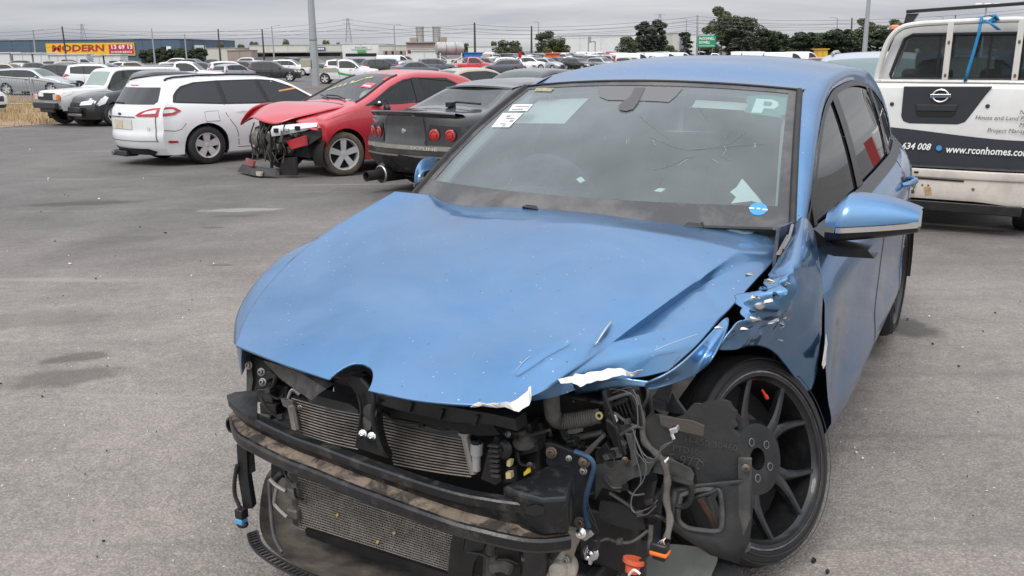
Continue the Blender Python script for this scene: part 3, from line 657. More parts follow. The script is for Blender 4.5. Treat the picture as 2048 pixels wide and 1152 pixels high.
# --- roof, pillars and glass openings
DLO = [(.50, .945), (.72, 1.09), (.95, 1.222), (1.2, 1.312), (1.5, 1.36), (1.9, 1.375), (2.3, 1.35), (2.6, 1.285), (2.74, 1.20), (2.79, 1.10)]
_dx, _dz = [p[0] for p in DLO], [p[1] for p in DLO]
REDGE_D = [1.1, 1.25, 1.4, 1.9, 2.4, 2.8, 3.1]; REDGE_Z = [1.350, 1.388, 1.412, 1.437, 1.418, 1.362, 1.30]
def rcent(d): return ip(d, [1.02, 1.12, 1.25, 1.45, 1.75, 2.3, 2.8, 3.12], [1.392, 1.425, 1.452, 1.475, 1.489, 1.482, 1.432, 1.365])
WSB = lambda a: Vector((a*.725, .26+.17*a*a, .965-.0*a))
WST = lambda a: Vector((a*.575, 1.015+.075*a*a, 1.392-.030*a*a))
def wsp(a, b, off=0):
    p = WSB(a).lerp(WST(a), b); k = sin(pi*b)*.028+off
    return p+Vector((0, -.5*k, .86*k))
rb = MB(); P = []
for i in range(31):
    t = i/30; row = []
    for j in range(33):
        a = -1+2*j/32; hd = 1.015+.075*a*a; d = hd+(3.12-.05*a*a-hd)*t
        wr = .585-.03*sm(2.4, 3.1, d); e = ip(max(d, 1.09), REDGE_D, REDGE_Z); cz = rcent(max(d, 1.015)) if d > 1.02 else 1.392
        aa = abs(a); zz = e+(cz-e)*(1-aa**2.2)
        if t < .12: zz = zz*(t/.12)+(1-t/.12)*(WST(a).z+.006)
        row.append(Vector((a*wr, d, zz)))
    P.append(row)
rb.grid(P, flip=True).build('roof', BLUE, golf)
EDGE = []                                           # from the windscreen foot up the pillar and back along the roof edge
for sg in (1, -1):
    eA = [wsp(1, i/12) for i in range(12)]+[Vector((.585-.03*sm(2.4, 3.1, d), d, ip(d, REDGE_D, REDGE_Z))) for d in [1.1+.04*k for k in range(51)]]
    rows = []
    for p in eA:
        d = p.y; 
        dB = .50+(p.y-.43)*((2.79-.50)/(3.10-.43)); zB = ip(dB, _dx, _dz)
        q = gs(dB, zB)
        pin = p+Vector((.006, .0, -.004)) if d < 1.1 else p
        rw = []
        for j in range(9):
            t = j/8; m_ = pin.lerp(q, t); bul = sin(pi*t)*.022
            nrm = Vector((1, 0, .9)).normalized(); m_ = m_+nrm*bul
            rw.append(Vector((sg*m_.x, m_.y, m_.z)))
        rows.append(rw)
    MB().grid(rows, flip=sg > 0).build('roof_rail', BLUE, golf)
    # black window surround and glass
    low = [(d, gbelt(d)) for d in [.47+.0525*k for k in range(45)]][:45]
    upp = [(d, ip(d, _dx, _dz)) for d in [.50+.0521*k for k in range(45)]]
    def band(o_, i_, off, n='window_surround', m=TRIM):
        b_ = MB(); R_ = []
        for k in range(len(o_)): R_.append([gs(*o_[k], off, sg), gs(*i_[k], off, sg)])
        return b_.grid(R_, flip=sg < 0).build(n, m, golf)
    upi = [(d, z-(.022 if d > .62 else .014)) for d, z in upp]
    band(upp, upi, .004); 
    lo2 = [(d, z+.004) for d, z in low]; loi = [(d, z-.030) for d, z in low]
    band(lo2, loi, .007, 'waist_seal')
    for nm, d0, d1 in (('front_door_glass', .66, 1.36), ('rear_door_glass', 1.47, 2.30), ('quarter_glass', 2.345, 2.74), ('corner_glass', .53, .635)):
        R_ = []
        for k in range(17):
            d = d0+(d1-d0)*k/16; zt = ip(d, _dx, _dz)-.017; zb = gbelt(d)+.002
            R_.append([gs(d, zb+(max(zt, zb+.005)-zb)*j/8, -.006, sg) for j in range(9)])
        MB().grid(R_, flip=sg < 0).build(nm, GLS if nm.startswith(('front', 'corner')) and sg > 0 else GLD, golf)
    for nm, d0, d1, sl in (('centre_pillar_trim', 1.36, 1.475, .0), ('division_bar', 2.285, 2.36, .03), ('mirror_bar', .625, .665, .02)):
        R_ = []
        for k in range(9):
            t = k/8; zb, zt = gbelt(d0), ip(d0, _dx, _dz)-.01
            z = zb+(zt-zb)*t; R_.append([gs(d0+sl*t, z, .002, sg), gs(d1+sl*t, z, .002, sg)])
        MB().grid(R_, flip=sg > 0).build(nm, TRIM, golf)
    # inner pillar liner, so the pillar has thickness from inside
    MB().tube([Vector((sg*(wsp(1, i/10).x-.03), wsp(1, i/10).y+.03, wsp(1, i/10).z-.03)) for i in range(11)], .026, 8).build('pillar_liner', mat('grey_headlining', (.42, .42, .40), .9), golf)
# windscreen
WSG = glassm('windscreen_glass', (.66, .78, .78), .30, (.37, .43, .44), hs=2.2)
MB().grid([[wsp(-1+2*j/32, i/24) for j in range(33)] for i in range(25)], flip=True).build('windscreen', WSG, golf)
windscreen = golf.children[-1]
fr = MB()
def wsband(a0, a1, b0, b1, n=24, off=.0025, vert=False):
    fr.grid([[wsp(a0+(a1-a0)*i/n, b0+(b1-b0)*j/3, off) for j in range(4)] for i in range(n+1)] if not vert else [[wsp(a0+(a1-a0)*j/3, b0+(b1-b0)*i/n, off) for i in range(n+1)] for j in range(4)], flip=False)
FRIT = mat('black_glass_edge', (.05, .05, .052), .35, var=.2, dirt=.5, dcol=(.2, .19, .18), ds=5)
wsband(-1, 1, 0, .13); wsband(-1, 1, .965, 1); wsband(.945, 1, .13, .965, vert=True); wsband(-1, -.945, .13, .965, vert=True)
fr.build('windscreen_border', FRIT, windscreen)
for sg in (1, -1):
    MB().tube([wsp(sg, i/20, .004)+Vector((sg*.006, 0, 0)) for i in range(21)], .012, 6).build('windscreen_rubber', RUB, golf)
MB().tube([wsp(-1+2*i/24, 1, .004)+Vector((0, .008, .002)) for i in range(25)], .006, 6).build('windscreen_rubber', RUB, golf)
# sensor shade behind the mirror
sh = MB(); SHD = mat('sensor_shade', (.13, .128, .132), .6)
def wpatch(name, px, off, m, step=.04):
    ab = wpoly(px, off, True); me = bmesh.new(); me.faces.new([me.verts.new((a, b, 0)) for a, b in ab])
    for k in (0, 1):
        x = math.floor(min(q[k] for q in ab)/step)*step+step
        while x < max(q[k] for q in ab): bmesh.ops.bisect_plane(me, geom=me.verts[:]+me.edges[:]+me.faces[:], plane_co=(x, 0, 0) if k == 0 else (0, x, 0), plane_no=(1, 0, 0) if k == 0 else (0, 1, 0)); x += step
    me.verts.index_update(); b = MB().add([wsp(v.co.x, v.co.y, off) for v in me.verts], [tuple(v.index for v in f.verts) for f in me.faces]); me.free()
    return b.build(name, m, windscreen)
def wpoly(px, off=.003, b=None):                    # polygon seen at pixels, laid on the screen's surface
    o = []
    for u, v in px:
        r = gl(ray(u, v)); best = None
        a_, b_ = 0., .5
        for it in range(40):
            p = wsp(a_, b_, off); t = (p-_GO).dot(r)/r.dot(r); e = _GO+r*t-p
            da = (wsp(a_+.01, b_, off)-p)/.01; db = (wsp(a_, b_+.01, off)-p)/.01
            # least squares with the ray direction removed
            rn = r.normalized(); f_ = lambda q: q-rn*q.dot(rn)
            A, B, E_ = f_(da), f_(db), f_(e); aa, bb, ab = A.dot(A), B.dot(B), A.dot(B); D_ = aa*bb-ab*ab
            a_ += (E_.dot(A)*bb-E_.dot(B)*ab)/D_; b_ += (E_.dot(B)*aa-E_.dot(A)*ab)/D_
        o.append((a_, b_) if b else wsp(a_, b_, off))
    return o
wpatch('sensor_shade', [(1197, 172), (1365, 177), (1352, 192), (1338, 204), (1300, 202), (1215, 200), (1200, 194)], .003, SHD)
wpatch('rain_sensor_cover', [(1270, 175), (1290, 175), (1276, 205), (1266, 218), (1252, 222), (1240, 220), (1237, 212), (1245, 203), (1260, 194)], .006, mat('sensor_cover', (.07, .068, .07), .5))
# P plate: torn green square with a white letter
GRN = mat('green_plate_vinyl', (.03, .24, .19), .5, var=.3, vs=30)
wpatch('plate_sticker', [(1497, 192), (1530, 190), (1582, 196), (1577, 212), (1574, 228), (1560, 232), (1566, 236), (1530, 231), (1500, 227), (1488, 224), (1495, 212), (1492, 200)], -.006, GRN)
wpatch('plate_letter', [(1513, 197), (1545, 199), (1556, 204), (1557, 212), (1548, 218), (1528, 216.5), (1523, 226), (1502, 225)], -.0045, mat('white_letter_vinyl', (.80, .86, .84), .5))
wpatch('plate_letter_hole', [(1529, 202.5), (1543, 204), (1545, 207.5), (1541, 211.5), (1527, 210.5)], -.003, GRN)
# auction papers
PAP = WHT; INK = mat('printed_ink', (.30, .30, .31), .7)
pp = MB().plate(wpoly([(1006, 226), (1046, 226), (1018, 254), (983, 254)], .004), (0, 0, -.001)).build('paper_label', PAP, windscreen, smooth=False)
ik = MB()
for a in [[(1014, 230), (1022, 230), (1020, 233), (1012, 233)], [(1012, 235), (1030, 235), (1029, 237), (1011, 237)], [(1020, 239), (1028, 239), (1026, 243), (1018, 243)], [(1000, 246), (1012, 246), (1011, 248), (999, 248)], [(1004, 250), (1012, 250), (1011, 252), (1003, 252)]]: ik.plate(wpoly(a, .0055), (0, 0, -.0005))
ik.build('print', INK, pp, smooth=False)
pp = MB().plate(wpoly([(1026, 209), (1066, 208.5), (1054, 221.5), (1017, 222)], .004), (0, 0, -.001)).build('paper_label', PAP, windscreen, smooth=False)
ik = MB()
for a in [[(1031, 212), (1060, 211.5), (1059, 213), (1030, 213.5)], [(1024, 217), (1047, 216.5), (1045, 219.5), (1023, 220)]]: ik.plate(wpoly(a, .0055), (0, 0, -.0005))
ik.build('print', INK, pp, smooth=False)
MB().plate(wpoly([(1073, 176), (1108, 176), (1102, 182.5), (1068, 182)], .004), (0, 0, -.001)).build('screen_sticker', mat('yellow_grey_sticker', (.28, .27, .16), .5, var=.6, vs=60), windscreen, smooth=False)
disc = [(1516.5+18*cos(q*pi/12), 417.5+12.5*sin(q*pi/12)) for q in range(24)]
st_ = MB().plate(wpoly(disc, .004), (0, 0, -.001)).build('round_sticker', mat('blue_sticker', (.05, .28, .75), .45), windscreen, smooth=False)
lt = MB()
for x, y, w in ((1503, 416, 5), (1517, 417, 3.5), (1530, 419, 5)): lt.plate(wpoly([(x-w, y-1.5), (x+w, y-1), (x+w, y+1.6), (x-w, y+1)], .0055), (0, 0, -.0005))
lt.build('print', WHT, st_, smooth=False)
# cracks: fine lines from the impact near the passenger's side
ckm = mat('crack_line', (.19, .20, .20), .4); ckl = mat('bright_crack_line', (.6, .63, .62), .3)
for L, m_ in (([(1300, 271), (1320, 282), (1345, 291), (1372, 299), (1400, 298), (1430, 292), (1460, 286), (1492, 262)], ckm), ([(1302, 338), (1322, 336), (1345, 328), (1372, 315), (1390, 312)], ckm), ([(1372, 299), (1420, 296), (1475, 290), (1526, 287)], ckm), ([(1278, 230), (1300, 248), (1318, 262), (1340, 277)], ckm), ([(1396, 210), (1404, 222), (1415, 240)], ckm), ([(1318, 374), (1320, 362), (1328, 352)], ckm), ([(1356, 332), (1365, 324), (1376, 318)], ckl), ([(1442, 311), (1452, 316), (1463, 320)], ckm), ([(1425, 318), (1436, 325)], ckl), ([(1340, 410), (1352, 416)], ckm), ([(1450, 278), (1460, 262)], ckm), ([(1448, 292), (1452, 300), (1446, 310)], ckl), ([(1306, 280), (1310, 290)], ckl), ([(1252, 278), (1254, 288)], ckl), ([(1378, 216), (1392, 208)], ckl)):
    MB().tube(wpoly(L, .003), .00045 if m_ is ckm else .0003, 4).build('crack', m_, windscreen)
# --- cabin
DASH = mat('dashboard_plastic', (.035, .036, .038), .8, bump=.2, bs=150)
ds = []
for i in range(13):
    d = .36+.60*i/12; z = .935+.035*sin(pi*min(1, i/9))-.30*sm(.80, .97, d)
    ds.append([Vector((a, d+.10*(a/.7)**2*(1-i/12), z+(.045*exp(-((a+.36)/.2)**2)*sm(.55, .75, d)) if d < .9 else z)) for a in [-.70+.1*k for k in range(15)]])
MB().grid(ds, flip=True).build('dashboard', DASH, golf)
sw = MB(); ctr = Vector((-.36, .93, .93)); ax = Vector((0, .86, .42)).normalized()
e1 = Vector((1, 0, 0)); e2 = ax.cross(e1).normalized()
sw.tube([ctr+(e1*cos(q*pi/20)+e2*sin(q*pi/20))*.185 for q in range(40)], .016, 8, closed=True)
for q in (0, pi, -pi/2): sw.bar(ctr, ctr+(e1*cos(q)+e2*sin(q))*.18, .04, .02, up=ax)
sw.ell(ctr, (.06, .04, .06)); sw.build('steering_wheel', mat('steering_leather', (.04, .04, .042), .6), golf)
for sx in (-.36, .36):
    sb = MB(); 
    sb.grid([[Vector((sx+a*(.25-.04*abs(t-.3)), 1.32+.22*t+.05*a*a, .55+.55*t)) for a in (-1, -.8, -.4, 0, .4, .8, 1)] for t in [k/8 for k in range(9)]])
    sb.grid([[Vector((sx+a*(.25-.04*abs(t-.3)), 1.44+.22*t-.0*a, .55+.55*t)) for a in (-1, -.8, -.4, 0, .4, .8, 1)] for t in [k/8 for k in range(9)]], flip=True)
    for a in (-.9, .9): sb.tube([Vector((sx+a*.24, 1.36+.22*t, .55+.55*t)) for t in [k/8 for k in range(9)]], .05, 8)
    sb.box((sx, 1.2, .50), (.50, .50, .14)); s_ = sb.build('front_seat', CLOTH, golf, bevel=.02)
    hb = MB().box((sx, 1.60, 1.20), (.25, .10, .17)); hb.build('head_restraint', CLOTH, s_, bevel=.035)
    [MB().tube([(sx+o, 1.58, 1.06), (sx+o, 1.60, 1.18)], .007, 6).build('restraint_post', CHR, s_) for o in (-.06, .06)]
MB().box((0, 2.35, .80), (1.26, .16, .55), Matrix.Rotation(radians(-12), 3, 'X')).box((0, 2.08, .52), (1.28, .5, .16)).build('rear_seat', CLOTH, golf, bevel=.03)
HL = MT['grey_headlining']
MB().grid([[Vector((a*.54, d, ip(max(d, 1.1), REDGE_D, REDGE_Z)-.03+.035*(1-a*a))) for a in (-1, -.5, 0, .5, 1)] for d in (1.06, 1.3, 1.7, 2.2, 2.7, 3.0)]).build('headlining', HL, golf)
VIS = mat('sun_visor_vinyl', (.60, .60, .57), .8)
for a0, a1, b0 in ((-.86, -.42, .70), (.36, .93, .88)): MB().grid([[wsp(a0+(a1-a0)*j/10, b0+(.95-b0)*i/4, -.05) for j in range(11)] for i in range(5)]).build('sun_visor', VIS, golf)
# floor, firewall, parcel shelf keep the cabin dark
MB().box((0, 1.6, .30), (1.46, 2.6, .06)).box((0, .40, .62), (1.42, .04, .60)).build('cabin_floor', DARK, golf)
MB().box((0, 2.72, .90), (1.25, .5, .03)).build('parcel_shelf', CLOTH, golf)
MB().plate(wpoly([(1460, 384), (1473, 374), (1484, 357), (1500, 376), (1514, 392), (1524, 407), (1503, 402), (1462, 407), (1472, 394)], -.10), (0, .03, -.01)).build('crumpled_paper', mat('pale_tissue', (.78, .80, .77), .8, bump=.6, bs=25), golf, smooth=False)
MB().plate(wpoly([(1307, 382), (1318, 376), (1331, 377), (1322, 384)], -.05), (0, .01, -.004)).build('glass_shard', mat('pale_shard', (.75, .80, .78), .3), golf, smooth=False)
MB().plate(wpoly([(1152, 358), (1162, 353), (1170, 361), (1160, 366)], -.05), (0, .01, -.004)).build('glass_shard', MT['pale_shard'], golf, smooth=False)
# tailgate and rear glass (only glimpsed through the cabin)
MB().grid([[Vector((a*(.52+.10*t), 3.08+.22*t-.04*a*a, 1.32-.32*t)) for a in (-1, -.5, 0, .5, 1)] for t in (0, .25, .5, .75, 1)], flip=True).build('rear_window', GLO, golf)
MB().grid([[Vector((a*(.60+.12*sin(pi*t)), 3.32+.09*sin(pi*t)-.10*a*a, 1.0-.75*t)) for a in (-1, -.6, 0, .6, 1)] for t in [k/8 for k in range(9)]], flip=True).build('tailgate', BLUE2, golf)
for sg in (1, -1):
    E_ = [Vector((sg*(.60-.08*t), 3.30-.22*t-.02, 1.0+.32*t)) for t in [k/6 for k in range(7)]]; F_ = [gs(2.74+.04*k/6, 1.04+.09*k/6, -.004, sg) for k in range(7)]
    MB().grid([[a.lerp(b, j/6)+Vector((sg*.03*sin(pi*j/6), 0, 0)) for j in range(7)] for a, b in zip(F_, E_)], flip=sg > 0).build('rear_pillar', BLUE2, golf)
    MB().grid([[gs(2.79, 1.12, -.004, sg), E_[6]], [gs(2.76, 1.20, -.004, sg), Vector((sg*.53, 3.10, 1.33))]], flip=sg > 0).build('rear_pillar_top', BLUE2, golf)
# cowl between bonnet and screen, with wiper stubs
MB().grid([[Vector((a*.72, .23+.18*a*a+.09*t, .938+.018*t)) for a in [-1+.125*k for k in range(17)]] for t in (-1.2, 0, .5, 1)], flip=True).build('cowl_panel', BLKD, golf)
wp = MB(); P0 = wpoly([(1345, 449), (1372, 447), (1378, 444), (1404, 446), (1408, 454), (1545, 458)], .012)
wp.tube(P0[3:], .006, 6); wp.build('wiper_arm', BLK, golf)
MB().plate(wpoly([(1366, 452), (1376, 443), (1404, 446), (1409, 455)], .015), (0, .02, -.03)).build('wiper_cap', BLK, golf, bevel=.004)
MB().plate(wpoly([(1046, 414), (1054, 412), (1072, 414), (1075, 419)], .012), (0, .02, -.02)).build('wiper_cap', BLK, golf)
# --- bonnet: buckled sheet, folded down along its left front edge
HV = []; HI = {}
def hv(key, p): HI[key] = len(HV); HV.append(p)
rows = [[(790, 383), (900, 393), (1010, 405), (1130, 420), (1255, 437), (1400, 451), (1553, 461)],
        [(740, 411), (860, 420), (985, 430), (1110, 441), (1240, 454), (1370, 474), (1479, 500)],
        [(660, 457), (790, 475), (920, 492), (1050, 507), (1190, 517), (1330, 522), (1442, 525)],
        [(575, 522), (705, 545), (840, 565), (975, 583), (1110, 595), (1230, 605), (1325, 612)],
        [(515, 592), (635, 620), (765, 645), (895, 665), (1030, 675), (1150, 672), (1262, 655)],
        [(485, 645), (580, 680), (695, 708), (820, 730), (950, 740), (1090, 725), (1225, 685)],
        [(471, 690), (560, 727), (662, 761), (748, 784), (870, 808), (980, 814), (1060, 797)]]
DZ = [[0, 0, 0, .002, .0, -.005, .0], [0, 0, .003, .012, .022, .028, .020], [0, .0, .006, .008, .012, .02, .018], [0, 0, .0, -.006, 0, .01, .008], [0, 0, -.006, -.012, -.004, .004, -.008], [0, 0, 0, 0, .006, .010, -.015], [0, 0, 0, 0, 0, 0, -.005]]
for i, r in enumerate(rows):
    for j, (u, v) in enumerate(r):
        p = G(u, v, s=-.70+.0*i) if (j == 0 and i < 3) else Hd(u, v, DZ[i][j])
        if j == 0 and i >= 3: p = G(u, v, s=[-.70, -.70, -.70, -.695, -.64, -.57, -.49][i])
        hv((i, j), p)
ext = dict(a2=(1552, 516, -.02), a3=(1500, 572, -.012), a4=(1446, 631, -.022), a5=(1392, 693, -.05), a6=(1337, 741, -.085), a7=(1262, 762, -.085), a8=(1192, 746, -.055), a9=(1121, 768, -.03), m1=(1300, 700, -.035))
for k, q in ext.items(): hv(k, Hd(*q))
for i, (u, v, dz) in enumerate(((1453, 530, .0), (1338, 616, -.018), (1276, 662, -.030))): hv(('b', 2+i), Hd(u, v, dz))
HF = [tuple(HI[k] for k in ((i, j), (i+1, j), (i+1, j+1), (i, j+1))) for i in range(6) for j in range(6)]
def fc(*k): HF.append(tuple(HI[q] for q in k))
fc((0, 6), (1, 6), 'a2'); fc((1, 6), (2, 6), ('b', 2), 'a2'); fc(('b', 2), 'a3', 'a2'); fc((2, 6), (3, 6), ('b', 3), ('b', 2)); fc((3, 6), (4, 6), ('b', 4), ('b', 3)); fc((4, 6), (5, 6), ('b', 4)); fc(('b', 2), ('b', 3), 'a4', 'a3'); fc(('b', 3), ('b', 4), (5, 6), 'a4')
fc((5, 6), 'm1', 'a5', 'a4'); fc('m1', 'a7', 'a6', 'a5'); fc((5, 6), 'a9', 'a8', 'm1'); fc('m1', 'a8', 'a7'); fc((5, 6), (6, 6), 'a9')
me = bpy.data.meshes.new('bonnet'); me.from_pydata(HV, [], HF)
bm = bmesh.new(); bm.from_mesh(me); bm.verts.ensure_lookup_table(); cl_ = bm.edges.layers.float.new('crease_edge')
def crease(path, w):
    for a, b in zip(path, path[1:]):
        e = bm.edges.get((bm.verts[HI[a]], bm.verts[HI[b]]))
        if e: e[cl_] = w
crease([(1, 3), (1, 4), (1, 5), (1, 6)], .55); crease([(1, 6), (2, 6), (3, 6)], .75); crease([(3, 6), (4, 6), (5, 6)], 1.0); crease([(5, 6), 'a4'], .85); crease(['m1', 'a5'], .3); crease([(5, 6), 'm1'], .4); crease([(1, 6), 'a2'], .5); crease([('b', 2), ('b', 3), ('b', 4), (5, 6)], 1.0); crease([(5, 6), 'a9'], .7)
for e in bm.edges:
    if e.is_boundary: e[cl_] = max(e[cl_], .8)
bmesh.ops.recalc_face_normals(bm, faces=bm.faces)
if sum(f.normal.z for f in bm.faces) < 0: bmesh.ops.reverse_faces(bm, faces=bm.faces)
bm.to_mesh(me); bm.free()
me.materials.append(BLUE); me.polygons.foreach_set('use_smooth', [True]*len(me.polygons))
hood = bpy.data.objects.new('bonnet', me); C.objects.link(hood)
md = hood.modifiers.new('s', 'SUBSURF'); md.levels = md.render_levels = 5; md.boundary_smooth = 'PRESERVE_CORNERS'
bpy.context.view_layer.update()
ev = bpy.data.meshes.new_from_object(hood.evaluated_get(bpy.context.evaluated_depsgraph_get()))
hood.modifiers.clear(); hood.data = ev
# notch for the badge: a round bite out of the front edge
nc = G(702, 783, d=-.80); NR = .068
bm = bmesh.new(); bm.from_mesh(ev)
near_ = [e for e in bm.edges if abs(((sum((v.co for v in e.verts), Vector())/2).x-nc.x)) < NR*1.5 and e.verts[0].co.y < -.62]
bmesh.ops.subdivide_edges(bm, edges=near_, cuts=3, use_grid_fill=True)
kill = []
for f in bm.faces:
    c_ = f.calc_center_median()
    if (c_.x-nc.x)**2+((c_.z-nc.z)*1.0)**2+((c_.y+.80)*.75)**2 < NR**2 and c_.y < -.6: kill.append(f)
bmesh.ops.delete(bm, geom=kill, context='FACES')
# pull the ragged rim onto the circle
for v in bm.verts:
    if v.is_boundary and v.co.y < -.66 and abs(v.co.x-nc.x) < NR*1.1:
        d_ = Vector((v.co.x-nc.x, (v.co.y+.80)*.75, v.co.z-nc.z)); L = d_.length
        if NR*.97 < L < NR*1.03:
            k = NR/L; v.co = Vector((nc.x+d_.x*k, -.80+d_.y*k/.75, nc.z+d_.z*k))
SEG = [(Hd(a, b), Hd(c, d), dp, w) for a, b, c, d, dp, w in ((1132, 688, 1036, 745, -.006, .010), (1200, 700, 1118, 768, -.007, .012), (1180, 690, 1100, 722, .004, .02), (1010, 615, 900, 690, -.007, .09), (752, 690, 735, 722, -.004, .03), (1285, 716, 1405, 668, -.005, .010), (1330, 724, 1378, 706, .004, .012), (1250, 700, 1330, 690, -.004, .012), (1100, 560, 1230, 590, .004, .10), (640, 660, 740, 700, .003, .08), (1395, 560, 1440, 600, -.004, .02), (1060, 640, 1120, 655, -.003, .05), (1405, 575, 1470, 560, .003, .015))]
def segd(p, a, b):
    ab = b-a; t = max(0, min(1, (p-a).dot(ab)/ab.length_squared)); return (p-a-ab*t).length
for v in bm.verts:
    for a, b, dp, w in SEG:
        e = segd(v.co, a, b)
        if e < w*3: v.co.z += dp*exp(-(e/w)**2)
for v in bm.verts:                                  # hail-like unevenness and small dents
    n_ = mnoise.noise(v.co*4.0)*.0022+mnoise.noise(v.co*11.)*.0007
    k = sm(-.2, -.75, v.co.y)*sm(-.1, .4, v.co.x)
    v.co.z += n_*(1+1.6*k)
bm.to_mesh(ev); bm.free()
ev.set_sharp_from_angle(angle=radians(60))
md = hood.modifiers.new('t', 'SOLIDIFY'); md.thickness = .007; md.offset = -1; md.material_offset = 0
hood.parent = golf
# tears in the bonnet: a raised sliver and peeled front edge
def ribbon(name, A, B, m, parent, th=.0015, curl=0, n=4, flat=False):
    R_ = []
    for a, b in zip(A, B):
        R_.append([a.lerp(b, k/n)+Vector((0, -.3, 1)).normalized()*(curl*sin(pi*k/n)) for k in range(n+1)])
    o = MB().grid(R_).build(name, m, parent, smooth=not flat); md = o.modifiers.new('t', 'SOLIDIFY'); md.thickness = th; return o
ribbon('torn_sliver', [Hd(*q, .004) for q in ((1188, 694), (1197, 675), (1209, 658), (1223, 643))], [Hd(*q, .022) for q in ((1190, 690), (1203, 672), (1214, 655), (1223, 643))], BARE, hood, curl=.004)
def jag(P, k, amp):                                 # ragged line through pixel points
    o = []
    for (a, b), (c, d) in zip(P, P[1:]):
        for i in range(k): t = i/k; o.append((a+(c-a)*t+rs_.uniform(-amp, amp)*.5, b+(d-b)*t+rs_.uniform(-amp, amp)))
    return o+[P[-1]]
rs_ = random.Random(8)
for e1, e2 in (([(942, 812), (958, 806), (975, 808), (1000, 807), (1030, 801), (1052, 784), (1062, 772)], [(945, 814), (965, 811), (985, 814), (1010, 815), (1038, 823), (1058, 811), (1063, 797)]),
               ([(1117, 760), (1145, 750), (1165, 748), (1180, 742), (1215, 738), (1240, 736), (1258, 745), (1286, 740)], [(1122, 768), (1142, 765), (1160, 773), (1182, 765), (1215, 757), (1245, 750), (1262, 752), (1286, 742)])):
    A_, B_ = jag(e1, 3, 2.4), jag(e2, 3, 1.6)
    ribbon('peeled_front_edge', [Hd(u, v, .005) for u, v in A_], [Hd(u, v, -.006+.004*rs_.uniform(-1, 1)) for u, v in B_], PRIM, hood, .001, .0, 1, True)
# a bruised lip between the torn pieces
gplate('torn_metal_lip', [(1062, 798), (1075, 782), (1098, 768), (1125, 764), (1142, 768), (1150, 780), (1128, 788), (1100, 796), (1066, 802)], BLUE, .004, hood, d=-.62)
ribbon('bonnet_under_lip', [Hd(u, v, -.018) for u, v in ((1150, 766), (1190, 760), (1235, 752), (1262, 758), (1300, 762), (1337, 747))], [G(u, v, d=-.56) for u, v in ((1150, 790), (1190, 783), (1235, 775), (1262, 772), (1300, 774), (1337, 757))], BLUE2, hood)

for P_, m_ in (([(1033, 740), (1046, 724), (1060, 712)], BARE), ([(1310, 700), (1335, 689), (1360, 680), (1395, 668)], BARE), ([(1345, 735), (1352, 720), (1360, 712)], RUST), ([(1320, 712), (1350, 704)], RUST), ([(740, 408), (752, 398), (772, 396), (762, 404)], DARK)):
    MB().tube([Hd(*q_, .002) for q_ in P_], .0006, 4).build('scratch', m_, hood)
# --- right front fender (far side): narrow strip outside the bonnet edge
fr_in = [(615, 484), (575, 522), (540, 562), (515, 592), (497, 622), (485, 645), (476, 670), (471, 690)]
fr_out = [(600, 489), (553, 515), (517, 548), (495, 577), (478, 605), (469, 632), (467, 655), (468, 684)]
sI = [-.705, -.70, -.69, -.645, -.61, -.575, -.535, -.497]; sO = [-.80, -.80, -.79, -.775, -.75, -.715, -.665, -.60]
R_ = []
for (a, b), (c, d), s0, s1 in zip(fr_in, fr_out, sI, sO):
    p, q = G(a, b, s=s0)-Vector((0, 0, .006)), G(c, d, s=s1)
    kk = sm(-.50, -.66, s1) if False else min(1, max(0, (-s1-.60)/.12)); q2 = q+Vector((-.035*kk, .02, -.10*kk-.01)); q3 = q2+Vector((-.01, .02, -.12*kk-.01)); R_.append([p, p.lerp(q, .5)+Vector((-.008, 0, .006)), q, q2, q3])
R_ = [[Vector((-.70, .42, .945)), Vector((-.745, .42, .945)), Vector((-.79, .42, .93)), Vector((-.845, .42, .82)), Vector((-.865, .42, .70))]]+R_
MB().grid(R_).build('front_fender', BLUE2, golf, sub=2)

# --- left front fender: crushed
FG = [[(1575, 470), (1588, 450), (1604, 428), (1620, 440), (1632, 470)],
      [(1562, 515), (1582, 490), (1602, 478), (1622, 482), (1637, 505)],
      [(1530, 555), (1560, 540), (1585, 530), (1615, 530), (1641, 545)],
      [(1490, 615), (1525, 590), (1560, 585), (1605, 592), (1646, 605)],
      [(1458, 662), (1505, 640), (1550, 640), (1600, 655), (1642, 690)],
      [(1428, 712), (1485, 690), (1540, 690), (1585, 752), (1626, 808)]]
FS = [[.735, .745, .765, .775, .785], [.76, .80, .81, .815, .825], [.77, .80, .845, .86, .86], [.765, .80, .83, .855, .87], [.745, .775, .80, .825, .858], [.72, .745, .77, .80, .838]]
bmv = [[G(u, v, s=FS[i][j]) for j, (u, v) in enumerate(r)] for i, r in enumerate(FG)]
fnd = MB().grid(bmv).build('front_fender', BLUE2, golf, sub=4)
bpy.context.view_layer.update()
ev = bpy.data.meshes.new_from_object(fnd.evaluated_get(bpy.context.evaluated_depsgraph_get())); fnd.modifiers.clear(); fnd.data = ev
bm = bmesh.new(); bm.from_mesh(ev)
ctr_ = G(1535, 605, s=.81)
for v in bm.verts:
    k = exp(-((v.co-ctr_).length/.13)**2)
    r1 = abs(mnoise.noise(v.co*9+Vector((3, 1, 2))))-.25; r2 = abs(mnoise.noise(v.co*24))-.25
    v.co.x += -.075*k*r1*2-.02*k*r2*2+.012*mnoise.noise(v.co*6)*sm(.25, .0, abs(v.co.y-.2))
bmesh.ops.recalc_face_normals(bm, faces=bm.faces)
if sum(f.normal.x for f in bm.faces) < 0: bmesh.ops.reverse_faces(bm, faces=bm.faces)
bm.to_mesh(ev); bm.free(); ev.polygons.foreach_set('use_smooth', [True]*len(ev.polygons)); ev.set_sharp_from_angle(angle=radians(48))
